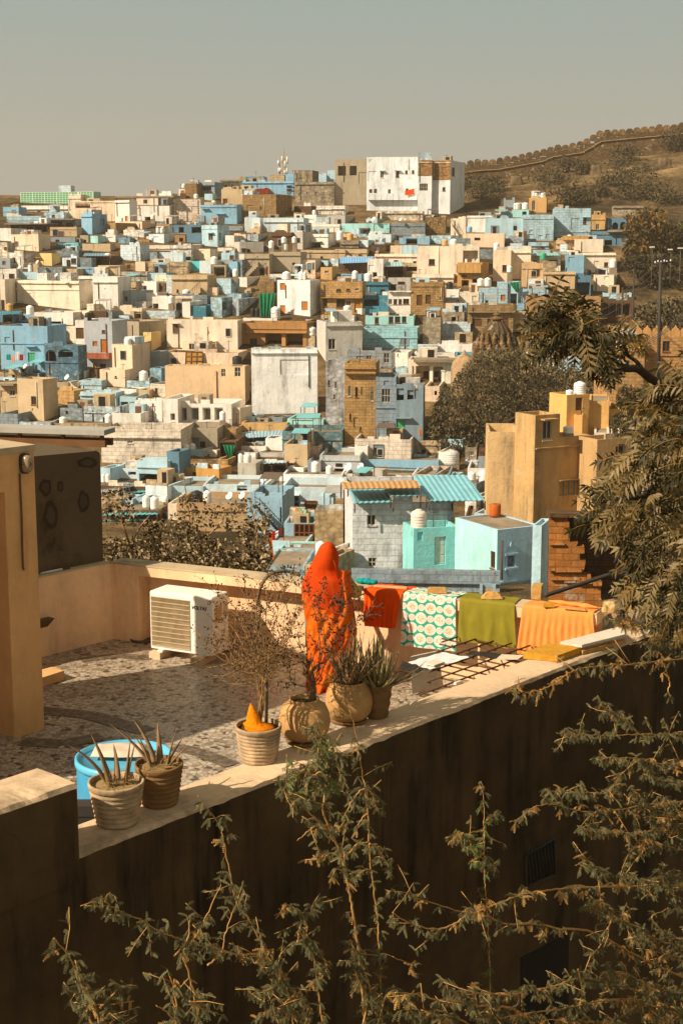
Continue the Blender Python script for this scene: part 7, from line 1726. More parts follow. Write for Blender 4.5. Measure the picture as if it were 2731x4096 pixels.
 if hr.random() < .4 and L > 3 and not fo:
  a_ = hr.uniform(.2, .75) * L; za = z1 - hr.uniform(1.4, 2.2); wq = hr.uniform(.35, .7); b = MB(); fbox(b, FL, u, v, a_, a_ + wq, -.03, -.003, za, za + wq * 1.2); b.build('vent', 'dark_hole', root)
 clutter(root, FL, u, v, L, D, z0, z1, zr_, fo, wm, col, sr, ex)
 for e in ex:
  k, *nums = e.split(' ')
  if k == 'h':
   x0, y, x1 = map(float, nums); a0, z = on_front(x0, y); a1, _ = on_front(x1, y); a0 = max(-.2, a0); a1 = min(L + .2, a1); b = MB(); fbox(b, FL, u, v, a0, a1, -.55, -.003, z, z + .10); b.build('window_hood', wm, root, (*col, sr))
  elif k == 'band':
   y0, y1 = map(float, nums); _, za = on_front(xc, y1); _, zb_ = on_front(xc, y0); b = MB(); fbox(b, FL, u, v, -.06, L + .06, -.12, -.003, za, max(zb_, za + .12)); b.build('cornice', wm, root, (*col, sr))
  elif k == 'top':
   y0, y1 = map(float, nums); _, za = on_front(xc, y1); wx = [o for o in fo if o[3] > za]; b = MB(); face_cells(b, FL - v * .05, u, L, za, z1 - .02, [(o[0], max(o[1], za + .01), o[2], o[3], .05) for o in wx], v); b.build('upper_facing', 'rubble', root, (*alb(176, 128, 74), .6))
  elif k == 'bal':
   x0, y0, x1, y1 = map(float, nums[:4]); a0, za = on_front(x0, y1); a1, zb_ = on_front(x1, y0); b = MB(); dpt = .95; zf = za + .02
   fbox(b, FL, u, v, a0, a1, -dpt, -.003, za - .1, zf)
   fbox(b, FL, u, v, a0, a1, -dpt, -dpt + .08, zf, zb_); fbox(b, FL, u, v, a0, a0 + .08, -dpt + .08, -.003, zf, zb_); fbox(b, FL, u, v, a1 - .08, a1, -dpt + .08, -.003, zf, zb_)
   nb = int((a1 - a0) / 1.1)
   for i in range(nb + 1): c = lerp(a0 + .06, a1 - .06, i / max(1, nb)); fbox(b, FL, u, v, c - .06, c + .06, -dpt - .04, -dpt, za - .1, zb_ + .04)
   b.build('balcony', 'plaster', root, (*alb(*map(float, nums[4].split(','))), .5))
  elif k == 'slab':
   x0, y0, x1, y1 = map(float, nums); a0, za = on_front(x0, y1); a1, zb_ = on_front(x1, y0); zb_ = max(zb_, za + .1); b = MB(); zc_ = max(za, zb_ - .35); fbox(b, FL, u, v, a0, a1, -.9, min(3.0, D), zc_, zb_); b.build('roof_slab', 'roof_concrete', root)
   if za > z1 - .1 or zc_ > z1:
    b = MB(); 
    for i in range(4): c = lerp(a0 + .2, a1 - .2, i / 3); fbox(b, FL, u, v, c - .07, c + .07, -.6, -.46, min(z1, zc_) - 1.2, zc_)
    b.build('roof_posts', 'dark_metal', root)['kind'] = 'stuff'
  elif k == 'post':
   x0, y0, x1, y1 = map(float, nums); a0, za = on_front(x0, y1); a1, zb_ = on_front(x1, y0); b = MB(); fbox(b, FL, u, v, a0, a1, -.04, .2, za, zb_); fbox(b, FL, u, v, a0 - .06, a1 + .06, -.1, .24, zb_ - .25, zb_ - .003); b.build('column', wm, root, (*alb(*[min(255, c * 1.12) for c in colr]), .2))
  elif k == 'st':
   x0, y0, x1, y1 = map(float, nums); a0, za = on_front(x0, y0); a1, zb_ = on_front(x1, y1); b = MB(); ns = max(5, int(abs(zb_ - za) / .24))
   for i in range(ns): p0, p1 = lerp(a0, a1, i / ns), lerp(a0, a1, (i + 1) / ns); fbox(b, FL, u, v, min(p0, p1), max(p0, p1), -.95, -.003, lerp(za, zb_, i / ns) - .5, lerp(za, zb_, (i + 1) / ns))
   sc_ = b.build('staircase', wm, root, (*col, sr)); b = MB(); b.tube([P(a0, -.9, za + .95), P(a1, -.9, zb_ + .95)], .035, 5)
   for i in range(6): c = i / 5; b.tube([P(lerp(a0, a1, c), -.9, lerp(za, zb_, c)), P(lerp(a0, a1, c), -.9, lerp(za, zb_, c) + .95)], .025, 4)
   b.build('handrail', 'dark_metal', sc_)
  elif k == 'sheet':
   rc = tuple(map(float, nums[0].split(','))); q = list(map(float, nums[1:])); pts = [S(q[i], q[i + 1]) for i in range(0, 8, 2)]
   hpx = max(pts[2][1], pts[3][1]) - min(pts[0][1], pts[1][1]); dY = 1.6 + hpx * .05
   A_, B_, C_, D_ = at(*pts[0], Y + dY), at(*pts[1], Y + dY), at(*pts[2], Y - 1.0), at(*pts[3], Y - 1.0)
   b = MB(); wS = (B_ - A_).length; nr = max(4, int(wS / .38)); nx = nr * 4
   for lay in (0, -.04):
    o = len(b.v)
    for i in range(nx + 1):
     f = i / nx; rz = .045 * (1 if i % 4 in (1, 2) else 0) + lay
     b.v += [tuple(A_.lerp(B_, f) + V((0, 0, rz))), tuple(D_.lerp(C_, f) + V((0, 0, rz)))]
    for i in range(nx):
     f4 = (o + 2 * i, o + 2 * i + 1, o + 2 * i + 3, o + 2 * i + 2); b.f.append(f4 if lay == 0 else f4[::-1]); b.m.append(0); b.sm.append(False)
   b.build('roof_sheet', 'metal_sheet', root, (*alb(*rc), 0))
   b = MB()
   for (p, q2) in ((A_, D_), (B_, C_)):
    for m in (p, q2):
     m = m - V((0, 0, .05)); b.tube([V((m.x, m.y, min(z1 - .2, m.z - .6))), m], .05, 5)
   b.build('roof_posts', 'rust_metal', root)['kind'] = 'stuff'
  elif k == 'pan':
   x0, y0, x1, y1 = map(float, nums); a0, za = on_front(x0, y1); a1, zb_ = on_front(x1, y0); b = MB(); P2 = lambda a, d, z: P(a, d - .1 - .35 * (zb_ - z) / (zb_ - za), z)
   b.add([P2(a0, -.05, za), P2(a1, -.05, za), P2(a1, -.05, zb_), P2(a0, -.05, zb_), P2(a0, .02, za), P2(a1, .02, za), P2(a1, .02, zb_), P2(a0, .02, zb_)], [(0, 1, 2, 3), (7, 6, 5, 4), (0, 4, 5, 1), (1, 5, 6, 2), (2, 6, 7, 3), (3, 7, 4, 0)]); b.mi = 1
   for i in range(4): c = lerp(a0, a1, i / 3); b.tube([P2(c, -.08, za), P2(c, -.08, zb_)], .07, 4)
   for i in range(4): c = lerp(za, zb_, i / 3); b.tube([P2(a0, -.08, c), P2(a1, -.08, c)], .07, 4)
   tag(b.build('wooden_screen', ['panel_brown', 'frame_brown']), 'square brown wooden lattice panel leaning against the peach terrace wall', 'wooden screen')
 return H
simple('panel_dim', (0.10, 0.055, 0.022), 0.4, 0.5, 2); simple('frame_red', (0.16, 0.055, 0.02), 0.7, 0.2)
for row in ROWS.strip().split('\n'): make_house(row)
SHORTS = {}
_full = [h['label'] for h in HOUSES]
def cut(l):
 ws = l.split()
 for i, w_ in enumerate(ws):
  if i >= 3 and w_ in ('with', 'beside', 'below', 'above', 'under', 'behind', 'left', 'right', 'on', 'at', 'of', 'near', 'in', 'around', 'among', 'beneath', 'beyond', 'by', 'over', 'hung', 'between', 'lit', 'just', 'before', 'from', 'the', 'carrying', 'glimpsed', 'a', 'an', 'streaked', 'leaning', 'stepped'): return ' '.join(ws[:i])
 return l
_c = [cut(l) for l in _full]
for l, c in zip(_full, _c): SHORTS[l] = c if _c.count(c) == 1 and not any(c != m and m.startswith(c) for m in _full if m != l) else l
def short(h): return SHORTS.get(h['label'], h['label'])
def clip_label(s_):
 ws = s_.split(); return ' '.join(ws[:16])
cell = 9.0; NXg, NYg = int(2731 / cell) + 1, int(2400 / cell) + 1; cov = [[False] * NXg for _ in range(NYg)]
for h in HOUSES:
 x0, y0, x1, y1 = h['rect']
 for j in range(max(0, int(y0 / cell)), min(NYg, int(y1 / cell) + 1)):
  for i in range(max(0, int(x0 / cell)), min(NXg, int(x1 / cell) + 1)): cov[j][i] = True
def skyline(x): return pwl(x, [(0, 825), (330, 800), (460, 790), (900, 760), (1200, 750), (1380, 790), (1700, 850), (1800, 860), (2050, 840), (2300, 900), (2400, 1000), (2500, 1250), (2560, 1500), (2731, 1700)])
NOGO = [[(1680, 1740), (1720, 1480), (1840, 1380), (1900, 1240), (2080, 1240), (2150, 1370), (2330, 1390), (2500, 1600), (2500, 2600), (2150, 2560), (1980, 1820)], [(2050, 1240), (2731, 1100), (2731, 2500), (2300, 2500), (2200, 1700)], [(400, 2050), (1080, 2060), (1080, 2400), (400, 2300)], [(0, 1700), (410, 1700), (410, 2400), (0, 2400)], [(1380, 780), (1860, 800), (1860, 880), (1380, 880)]]
fr = random.Random(12); nfill = 0
COLN = dict(W='white', C='cream', P='peach', T='tan', K='concrete', G='grey', B='light blue', L='pale blue', M='mint', X='grey blue', S='brown stone', D='blue', R='dark brown')
for j in range(int(760 / cell), int(2290 / cell)):  # small infill houses added in gaps between the listed ones
 for i in range(0, NXg - 1):
  if cov[j][i]: continue
  x, y = i * cell, j * cell
  if y < skyline(x) + 4 or any(inside(x + 5, y + 5, p) for p in NOGO): continue
  w_ = 0
  while i + w_ < NXg and not cov[j][i + w_] and w_ < fr.choice((6, 8, 10, 12)): w_ += 1
  h_ = 0
  while j + h_ < NYg and h_ < 7 and all(not cov[j + h_][i + q] for q in range(w_)): h_ += 1
  for jj in range(j, j + h_):
   for ii in range(i, i + w_): cov[jj][ii] = True
  if w_ * cell < 22 or nfill > 165: continue
  cx_, cy_ = x + w_ * cell / 2, y + h_ * cell / 2
  best = min((h for h in HOUSES if 'fill' not in h), key=lambda h: hypot((h['rect'][0] + h['rect'][2]) / 2 - cx_, ((h['rect'][1] + h['rect'][3]) / 2 - cy_) * 1.4))
  r_ = best['rect']; dx, dy = cx_ - (r_[0] + r_[2]) / 2, cy_ - (r_[1] + r_[3]) / 2
  rel = ('left of' if dx < 0 else 'right of') if abs(dx) / max(8, r_[2] - r_[0]) > abs(dy) / max(8, r_[3] - r_[1]) else ('above' if dy < 0 else 'below')
  ck = fr.choice('WWCCPTTKGBBLXXDSR'); nm = COLN[ck]; kind_ = fr.choice(('plaster', 'plaster', 'rubble', 'block'))
  lab = clip_label('small %s rooftop room squeezed in %s the %s' % (nm, rel, short(best)))
  tries = 0
  while lab in LABELS and tries < 12:
   tries += 1; ck = fr.choice('WCPTKGBLXDSRM'); lab = clip_label('small %s rooftop room squeezed in %s the %s' % (COLN[ck], rel, short(best)))
  up = fr.uniform(0, 10); S0 = lambda q: q * 2.24
  wn = ''
  if w_ * cell > 34 and fr.random() < .7:
   wx = fr.uniform(.15, .6) * w_ * cell; wn = '%s %.0f %.0f %.0f %.0f' % (fr.choice(('w', 'w', 'o', 'db')), S0(x + wx), S0(y + h_ * cell * .25), S0(x + wx + fr.uniform(10, 16)), S0(y + h_ * cell * .25 + fr.uniform(12, 20)))
  CROPS['Z'] = (0, 0)
  xr_ = x + (w_ + .6) * cell; xc_ = lerp(x, xr_, fr.choice((.72, .8, .97, .99)))
  H = make_house('Z|%.0f %.0f %.0f %.0f %.0f|%d|%s|%s|%s|%s' % (S0(x - 3), S0(xc_), S0(xr_), S0(y - up), S0(y + h_ * cell + 5), fr.choice((-8, -18, -24, -28)), ck, kind_, lab, wn)); H['fill'] = True; nfill += 1
print('HOUSES', len(HOUSES), 'fill', nfill)
simple('tank_white', alb(244, 232, 214), 0.5, 0.1, 2, 0.25); simple('tank_black', (0.022, 0.02, 0.018), 0.5, 0.2, 2, 0.3); simple('tank_yellow', alb(220, 165, 100), 0.6, 0.15, 2); simple('tank_blue', alb(140, 185, 205), 0.5, 0.1, 2); simple('tank_green', alb(70, 170, 120), 0.5, 0.1, 2)
simple('tank_steel', alb(205, 195, 180), 0.5, 0.35, 3, 0.4); simple('tank_rib', alb(240, 208, 184), 0.6, 0.12, 3); simple('tank_drum', alb(45, 130, 185), 0.5, 0.15, 3)
TC = dict(w=('white', 'tank_white'), k=('black', 'tank_black'), y=('yellowish', 'tank_yellow'), b=('light blue', 'tank_blue'), g=('green', 'tank_green'), s=('battered metal', 'tank_steel'), r=('big ribbed pinkish white', 'tank_rib'), d=('small bright blue', 'tank_drum'))
TL = []
def host_of(cx, yb_):
 best, bs = None, 1e9
 for h in HOUSES:
  x0, y0, x1, y1 = h['rect']
  if x0 - 4 <= cx <= x1 + 4:
   s_ = abs(yb_ - y0) + (6 if 'fill' in h else 0) + (18 if yb_ > y0 + 14 else 0)
   if s_ < bs: best, bs = h, s_
 return best, bs
for e in TANKS.split(';'):
 k, x0, y0, x1, y1, c = e.split(); cr = CROPS[k]; x0, x1 = cr[0] + float(x0) / 2.24, cr[0] + float(x1) / 2.24; y0, y1 = cr[1] + float(y0) / 2.24, cr[1] + float(y1) / 2.24
 h, sc_ = host_of((x0 + x1) / 2, y1)
 if h is None: continue
 TL.append((h, (x0 + x1) / 2, x0, y0, x1, y1, c))
cnt = {}
for t in TL: cnt.setdefault((t[0]['label'], t[6]), []).append(t[1])
for (h, cx_, x0, y0, x1, y1, c) in TL:
 Yt = h['Y'] + .2; rr = (x1 - x0) / 2 / F * Yt; Yt = h['Y'] + .35 + rr + max(0, (cx_ - h['rect'][0]) * 0)
 q = at(cx_, y1, Yt); loc = V((q.x, q.y, 0)) - h['FL']; d_ = loc.dot(h['v'])
 if d_ < rr + .2: q = at(cx_, y1, Yt + (rr + .25 - d_) / max(.4, h['v'].y)); 
 zb_ = q.z; zr0 = h['zr']; ht = at(cx_, y0, q.y).z - zb_; rr = (x1 - x0) / 2 / F * q.y
 base = V((q.x, q.y, zb_)); root = empty('water_tank', base)
 L_ = sorted(cnt[(h['label'], c)]); nm, mt = TC[c]; sub = short(h)
 if len(L_) == 1: lab = '%s water tank on the roof of the %s' % (nm, sub)
 else:
  i = L_.index(cx_); w_ = ('left', 'right') if len(L_) == 2 else (['leftmost'] + ['middle'] * (len(L_) - 2) + ['rightmost'])
  lab = '%s %s water tank on the %s' % (w_[i], nm, sub)
 if len(lab.split()) > 16 or lab in LABELS: lab = clip_label('%s water tank %s atop the %s' % (nm, 'standing' if lab in LABELS else '', sub)).replace('  ', ' ')
 if c == 'w' or c == 'k': root['group'] = 'water tanks on the rooftops'
 tag(root, lab, 'water tank')
 b = MB(); pf = [(rr * .97, 0), (rr, ht * .04)]
 for i in range(5): z = ht * (.08 + .14 * i); pf += [(rr, z), (rr * 1.035, z + ht * .02), (rr * 1.035, z + ht * .06), (rr, z + ht * .085)]
 pf += [(rr, ht * .80), (rr * .93, ht * .86), (rr * .62, ht * .93), (rr * .40, ht * .95)]
 b.lathe(pf, 16, base, True, True); b.build('tank_body', mt, root)
 b = MB(); b.lathe([(rr * .42, ht * .93), (rr * .42, ht * .985), (rr * .36, ht), (.001, ht)], 12, base, False); b.build('lid', mt, root)
 if zb_ > zr0 + .05:
  b = MB(); b.box(-rr * .95, -rr * .95, min(zr0, zb_ - .1), rr * .95, rr * .95, zb_ - .003, lambda p: V((q.x, q.y, 0)) + p); b.build('plinth', 'roof_concrete', root)
simple('dish_white', alb(235, 225, 208), 0.5, 0.1)
for e in DISHES.split(';'):
 k, x0, y0, x1, y1 = e.split(); cr = CROPS[k]; x0, x1 = cr[0] + float(x0) / 2.24, cr[0] + float(x1) / 2.24; y0, y1 = cr[1] + float(y0) / 2.24, cr[1] + float(y1) / 2.24
 h, _ = host_of((x0 + x1) / 2, y1 + 4); 
 if h is None: continue
 q = at((x0 + x1) / 2, (y0 + y1) / 2, h['Y'] - .4); R_ = max(.3, (y1 - y0) / 2 / F * h['Y']); ax = V((-.55, -.62, .55)).normalized(); a = ax.orthogonal().normalized(); bb = ax.cross(a)
 b = MB(); n = 16
 for i, (f, dd) in enumerate(((1, .0), (.8, -.09), (.5, -.19), (.02, -.25))):
  for s2 in range(n): th = 2 * pi * s2 / n; b.v.append(tuple(q + (a * cos(th) + bb * sin(th)) * R_ * f + ax * R_ * dd))
 for i in range(3):
  for s2 in range(n): b.f.append((i * n + s2, i * n + (s2 + 1) % n, (i + 1) * n + (s2 + 1) % n, (i + 1) * n + s2)); b.m.append(0); b.sm.append(True)
 root = b.build('satellite_dish', 'dish_white'); lab = 'white satellite dish on the %s' % short(h)
 if lab in LABELS: lab = 'second white satellite dish on the %s' % short(h)
 tag(root, clip_label(lab), 'satellite dish')
 b = MB(); b.tube([q - ax * R_ * .25, q - ax * R_ * .4, V((q.x + .1, q.y + .35, q.z - R_ * 1.3))], .03, 5); b.build('mount', 'dark_metal', root)
 b = MB(); b.tube([q - bb * R_ * .9, q + ax * R_ * .75], .02, 4); b.lathe([(.03, -.05), (.06, 0), (.03, .05)], 6, q + ax * R_ * .75, True, True); b.build('feed_arm', 'dark_metal', root)
# ================================================================== HILL, WALL, TEMPLE, TREES
def cd(x, y): return 2031 + x / 2.24, 460 + y / 2.24
def cg(x, y): return 1360 + x / 2.24, 1000 + y / 2.24
def ch(x, y): return 2031 + x / 2.24, 1000 + y / 2.24
def cc(x, y): return 1360 + x / 2.24, 580 + y / 2.24
def cb(x, y): return 680 + x / 2.24, 600 + y / 2.24
def cn(x, y): return 680 + x / 2.24, 1900 + y / 2.24
def cp(x, y): return 2031 + x / 2.24, 1900 + y / 2.24
def ck(x, y): return 1360 + x / 2.24, 1500 + y / 2.24
def cj(x, y): return 680 + x / 2.24, 1500 + y / 2.24
def cf(x, y): return 680 + x / 2.24, 1000 + y / 2.24
def ca(x, y): return x / 2.24, 600 + y / 2.24
YR = 350.0
ledge = [(-560, 560), (-420, 520), (-250, 500), (-100, 492), (110, 455), (300, 420), (400, 378), (650, 342), (730, 300), (830, 240), (1100, 214), (1430, 184), (1568, 168), (1800, 150)]
ledge = [at(*cd(x, y), YR) for x, y in ledge]
b = MB()
for p, q in zip(ledge, ledge[1:]):
 n = max(2, int((q - p).length / 1.2))
 for i in range(n):
  a, c = p.lerp(q, i / n), p.lerp(q, (i + 1) / n); zt_ = (a.z + c.z) / 2 if i % 2 else a.z
  b.hexa([V((a.x, YR - .9, a.z - 9)), V((c.x, YR - .9, a.z - 9)), V((c.x, YR + .8, a.z - 9)), V((a.x, YR + .8, a.z - 9))], [V((a.x, YR - .4, zt_)), V((c.x, YR - .4, zt_)), V((c.x, YR + .8, zt_)), V((a.x, YR + .8, zt_))])
  b.hexa([V((a.x, YR + .8, a.z - 9)), V((c.x, YR + .8, a.z - 9)), V((c.x, YR + 1.6, a.z - 9)), V((a.x, YR + 1.6, a.z - 9))], [V((a.x, YR + .8, zt_ + 1.25)), V((c.x, YR + .8, zt_ + 1.25)), V((c.x, YR + 1.6, zt_ + 1.25)), V((a.x, YR + 1.6, zt_ + 1.25))])
fw = b.build('fort_wall', 'rubble', None, (*alb(116, 88, 54), .8)); tag(fw, 'old rubble wall with rounded battlements climbing the hill crest', 'wall')
b = MB()
for p, q in zip(ledge, ledge[1:]): b.hexa([p + V((0, -.75, .0)), q + V((0, -.75, .0)), q + V((0, .1, .0)), p + V((0, .1, .0))], [p + V((0, -.7, .12)), q + V((0, -.7, .12)), q + V((0, .1, .12)), p + V((0, .1, .12))])
b.build('walkway', 'plaster', fw, (*alb(168, 134, 90), .8))  # ledge strip coloured paler, its sunlit line put into the colour
tot = sum((q - p).length for p, q in zip(ledge, ledge[1:])); s_ = 0; rg = random.Random(6)
def on_path(P, s_):
 for p, q in zip(P, P[1:]):
  l = (q - p).length
  if s_ <= l: return p.lerp(q, s_ / l)
  s_ -= l
 return P[-1]
while s_ < tot - 1.6:
 c = on_path(ledge, s_ + .8); w_ = .80; hgt = rg.uniform(1.25, 1.7); z0 = c.z + 1.2; b = MB()
 out = [(-w_, 0), (w_, 0), (w_ * 1.02, hgt * .5), (w_ * .85, hgt * .8), (w_ * .45, hgt * .97), (0, hgt), (-w_ * .45, hgt * .97), (-w_ * .85, hgt * .8), (-w_ * 1.02, hgt * .5)]
 k = len(out); b.add([V((c.x + x, YR + .75, z0 + z)) for x, z in out] + [V((c.x + x, YR + 1.55, z0 + z)) for x, z in out], [tuple(range(k)), tuple(range(2 * k - 1, k - 1, -1))] + [(i, k + i, k + (i + 1) % k, (i + 1) % k) for i in range(k)])
 b.build('merlon', 'rubble', fw, (*alb(*rg.choice(((128, 98, 60), (146, 112, 68), (112, 86, 52), (100, 76, 46)))), .8)); s_ += 1.76
hw = next(h for h in HOUSES if h['label'].startswith('sandstone fort wall'))
q0 = hw['FL']; a_ = 0.3
while a_ < hw['L'] - .8:
 w_ = .40; b = MB(); out = [(-w_, 0), (w_, 0), (w_ * 1.05, .42), (w_ * .7, .72), (w_ * .25, .85), (0, 1.05), (-w_ * .25, .85), (-w_ * .7, .72), (-w_ * 1.05, .42)]; k = len(out)
 Pm = lambda x, d, z: q0 + hw['u'] * (a_ + .4 + x) + hw['v'] * d + V((0, 0, hw['z1'] - .02 + z))
 b.add([Pm(x, .02, z) for x, z in out] + [Pm(x, .3, z) for x, z in out], [tuple(range(k)), tuple(range(2 * k - 1, k - 1, -1))] + [(i, k + i, k + (i + 1) % k, (i + 1) % k) for i in range(k)])
 b.build('merlon', 'plaster', hw['root'], (*alb(200, 146, 86), .5)); a_ += .88
YT = 172.0; tc = at(*cg(1398, 900), YT); tz = lambda y: at(*cg(1398, y), YT).z; pxm = YT / F / 2.24
r = empty('temple', V((tc.x, YT, tz(1250)))); tag(r, 'dark carved stone temple spire rising above the big tree', 'temple')
b = MB(); pf = [(205, 1250), (200, 1000), (185, 960), (195, 950), (175, 905), (180, 895), (158, 850), (165, 840), (140, 800)]
n = 48
def ribbed(b, pf, n, ribs, amp, wob=0):
 o = len(b.v)
 for hw_, y in pf:
  for j in range(n):
   th = 2 * pi * j / n; rr = hw_ * pxm * (1 + amp * (abs(cos(th * ribs / 2)) - .5)); b.v.append((tc.x + rr * cos(th), YT + rr * sin(th), tz(y)))
 for i in range(len(pf) - 1):
  for j in range(n): b.f.append((o + i * n + j, o + i * n + (j + 1) % n, o + (i + 1) * n + (j + 1) % n, o + (i + 1) * n + j)); b.m.append(0); b.sm.append(False)
ribbed(b, pf, n, 8, .14); tstone = (*alb(112, 84, 52), .9); b.build('tower_base', 'stone', r, tstone)
b = MB(); pf = []
for i in range(14):
 f = i / 13; y = lerp(806, 648, f); hwid = lerp(140, 62, f ** 1.25) + 12 * sin(f * pi); pf += [(hwid, y), (hwid * .965, y - 5)]
ribbed(b, pf, n, 16, .16); b.build('spire', 'plaster', r, (*alb(88, 66, 42), .9))
b = MB(); ribbed(b, [(60, 648), (38, 640), (36, 632), (58, 624), (62, 614), (50, 604), (28, 598), (24, 586), (34, 580), (28, 570), (12, 560), (2, 548)], n, 20, .10); b.build('finial', 'stone', r, (*alb(140, 104, 62), .9))
for (y, R_, k, s2, ph) in ((792, 148, 14, 1.0, 0), (842, 168, 16, 1.1, .2), (893, 186, 18, 1.15, .1), (945, 200, 18, 1.2, .0)):
 for i in range(k):
  th = 2 * pi * i / k + ph
  if sin(th) > .35: continue
  c = V((tc.x + cos(th) * R_ * pxm, YT + sin(th) * R_ * pxm, tz(y + 20))); b = MB(); q = .38 * s2
  b.lathe([(q * .7, -.3), (q * .8, 0), (q * .55, .12), (q * .85, .3), (q * .8, .55), (q * .4, .8), (q * .5, .86), (q * .2, 1.0), (.01, 1.1)], 7, c); b.build('miniature_spire', 'stone', r, (*alb(*rg.choice(((130, 98, 60), (165, 128, 84), (98, 74, 46)))), .8))
b = MB(); q = at(*cg(1110, 1060), 163); b.lathe([(1.5, -6), (1.5, 0), (1.35, .7), (.9, 1.3), (.3, 1.6), (.05, 2.1)], 20, q); tag(b.build('dome', 'plaster', None, (*alb(190, 150, 105), .8)), 'small plaster dome at the edge of the big tree beside the temple', 'dome')
def leafmat(n, c): return simple(n, c, 0.75, 0.45, .35, 0.15, transl=.12)
leafmat('tree_dark', (0.036, 0.030, 0.015)); leafmat('tree_mid', (0.105, 0.086, 0.040)); leafmat('tree_pale', (0.205, 0.16, 0.085)); leafmat('tree_gold', (0.19, 0.11, 0.03)); leafmat('tree_olive', (0.07, 0.058, 0.022))
simple('trunk_bark', (0.07, 0.05, 0.032), 0.9, 0.3, 2)
def poly_tree(name, label, poly, n, Y0, dep, L0, L1, mats, seed, trunk, cat='tree', clump=.028, thr=-.28, group=None):
 rg = random.Random(seed); lb = MB()
 xs = [p[0] for p in poly]; ys_ = [p[1] for p in poly]; k = tries = 0
 while k < n and tries < n * 40:
  tries += 1; x, y = rg.uniform(min(xs), max(xs)), rg.uniform(min(ys_), max(ys_)); 
  x += rg.gauss(0, 7); y += rg.gauss(0, 7)
  if not inside(x, y, poly): continue
  d = rg.uniform(-1, 1); g = mnoise.noise(V((x * clump, y * clump * 1.25, d * 1.6 + seed)))
  if g < thr: continue
  k += 1; Y = Y0 + d * dep; lb.mi = min(len(mats) - 1, max(0, int(len(mats) * (.42 + g * 1.1 + rg.uniform(-.28, .28)))))  # tone follows clump noise: shaded crown interior put into the leaf colour
  L = rg.uniform(L0, L1); p = at(x, y, Y)
  blade(lb, p, rv(rg) + V((0, 0, -.35)), (rv(rg) + V((-.4, -.5, .5))).normalized(), L, L * rg.uniform(.4, .65), rg.uniform(0, .4), 2)
 wb = MB(); base = at(*trunk[0], Y0 + .5); g0 = V((base.x, base.y, zt(base.x, base.y) - 1)); P0 = at(*trunk[1], Y0 + .5)
 rt = .018 * Y0 * .12 + .12
 wb.tube(spline([g0, base, P0], 4), [rt * (1 - .06 * i) for i in range(9)], 8)
 for q in trunk[2:]: e = at(*q, Y0 + rg.uniform(-.5, .5) * dep); wb.tube(spline([P0, P0.lerp(e, .5) + rv(rg) * .4, e], 4), [rt * .5 * (1 - .09 * i) for i in range(9)], 6)
 o = wb.build(name, 'trunk_bark'); tag(o, label, cat, group); lb.build('crown', mats, o); return o
big = [(1826, 1500), (1850, 1470), (1880, 1440), (1920, 1410), (1960, 1392), (2010, 1385), (2060, 1390), (2100, 1378), (2150, 1392), (2200, 1420), (2240, 1440), (2290, 1452), (2330, 1500), (2360, 1540), (2420, 1560), (2420, 1620), (2330, 1640), (2250, 1650), (2140, 1650), (2070, 1655), (2000, 1680), (1978, 1740), (1975, 1815), (1930, 1830), (1880, 1822), (1830, 1812), (1790, 1795), (1740, 1775), (1706, 1735), (1700, 1705), (1726, 1672), (1736, 1630), (1762, 1565), (1800, 1540)]
poly_tree('broadleaf_tree', 'big brown leaved tree before the temple and the yellow building', big, 15000, 152, 5.5, .2, .42, ['tree_dark', 'tree_mid', 'tree_mid', 'tree_pale'], 1, [(1940, 1900), (1950, 1740), (1850, 1600), (2000, 1500), (2120, 1480), (1800, 1700), (2200, 1560)], thr=-.22)
R = lambda pts: [ch(*p) for p in pts]
poly_tree('leafy_tree', 'golden leaved tree at the foot of the hill on the right', [cd(*p) for p in ((1050, 930), (1100, 880), (1180, 840), (1280, 830), (1380, 840), (1420, 950), (1380, 1050), (1300, 1150), (1250, 1300), (1150, 1360), (1060, 1300), (1030, 1150), (1040, 1050))], 1500, 236, 6, .5, 1.0, ['tree_dark', 'tree_gold', 'tree_gold', 'tree_olive'], 2, [(2540, 1160), (2550, 1060), (2520, 960), (2600, 900)])
poly_tree('leafy_tree', 'dark tree crown behind the street lamps at the right edge', [cd(*p) for p in ((1300, 960), (1420, 930), (1568, 960), (1760, 960), (1760, 1420), (1400, 1400), (1230, 1340), (1260, 1150))], 1900, 244, 6, .5, 1.0, ['tree_dark', 'tree_olive', 'tree_gold', 'tree_olive'], 3, [(2660, 1180), (2670, 1080), (2640, 950), (2720, 930)])
poly_tree('leafy_tree', 'dark spreading tree beside the hillside path below the lamps', R(((960, 120), (1050, 60), (1200, 40), (1400, 20), (1760, 40), (1760, 430), (1568, 420), (1450, 400), (1330, 460), (1240, 420), (1290, 330), (1150, 210), (1060, 170))), 2100, 222, 5, .45, .95, ['tree_dark', 'tree_olive', 'tree_dark', 'tree_mid'], 4, [(2620, 1260), (2620, 1170), (2560, 1080), (2700, 1060)])
poly_tree('broadleaf_tree', 'grey brown tree mass above the sandstone battlements at the right', R(((1110, 640), (1130, 560), (1200, 500), (1300, 440), (1420, 410), (1568, 420), (1800, 420), (1800, 720), (1568, 700), (1380, 720), (1200, 720))), 2400, 150, 4, .28, .55, ['tree_dark', 'tree_mid', 'tree_pale', 'tree_mid'], 5, [(2640, 1390), (2640, 1290), (2600, 1220), (2700, 1220)])
poly_tree('leafy_shrub', 'grey green shrub among the neem leaves below the sandstone bastion', [cp(*(x, y - 896)) for x, y in ((980, 1560), (1000, 1480), (1060, 1430), (1130, 1420), (1180, 1470), (1160, 1580), (1080, 1640), (1010, 1630))], 0, 60, 1, .2, .3, ['tree_mid'], 6, [(2500, 1700), (2500, 1650)]) if False else None
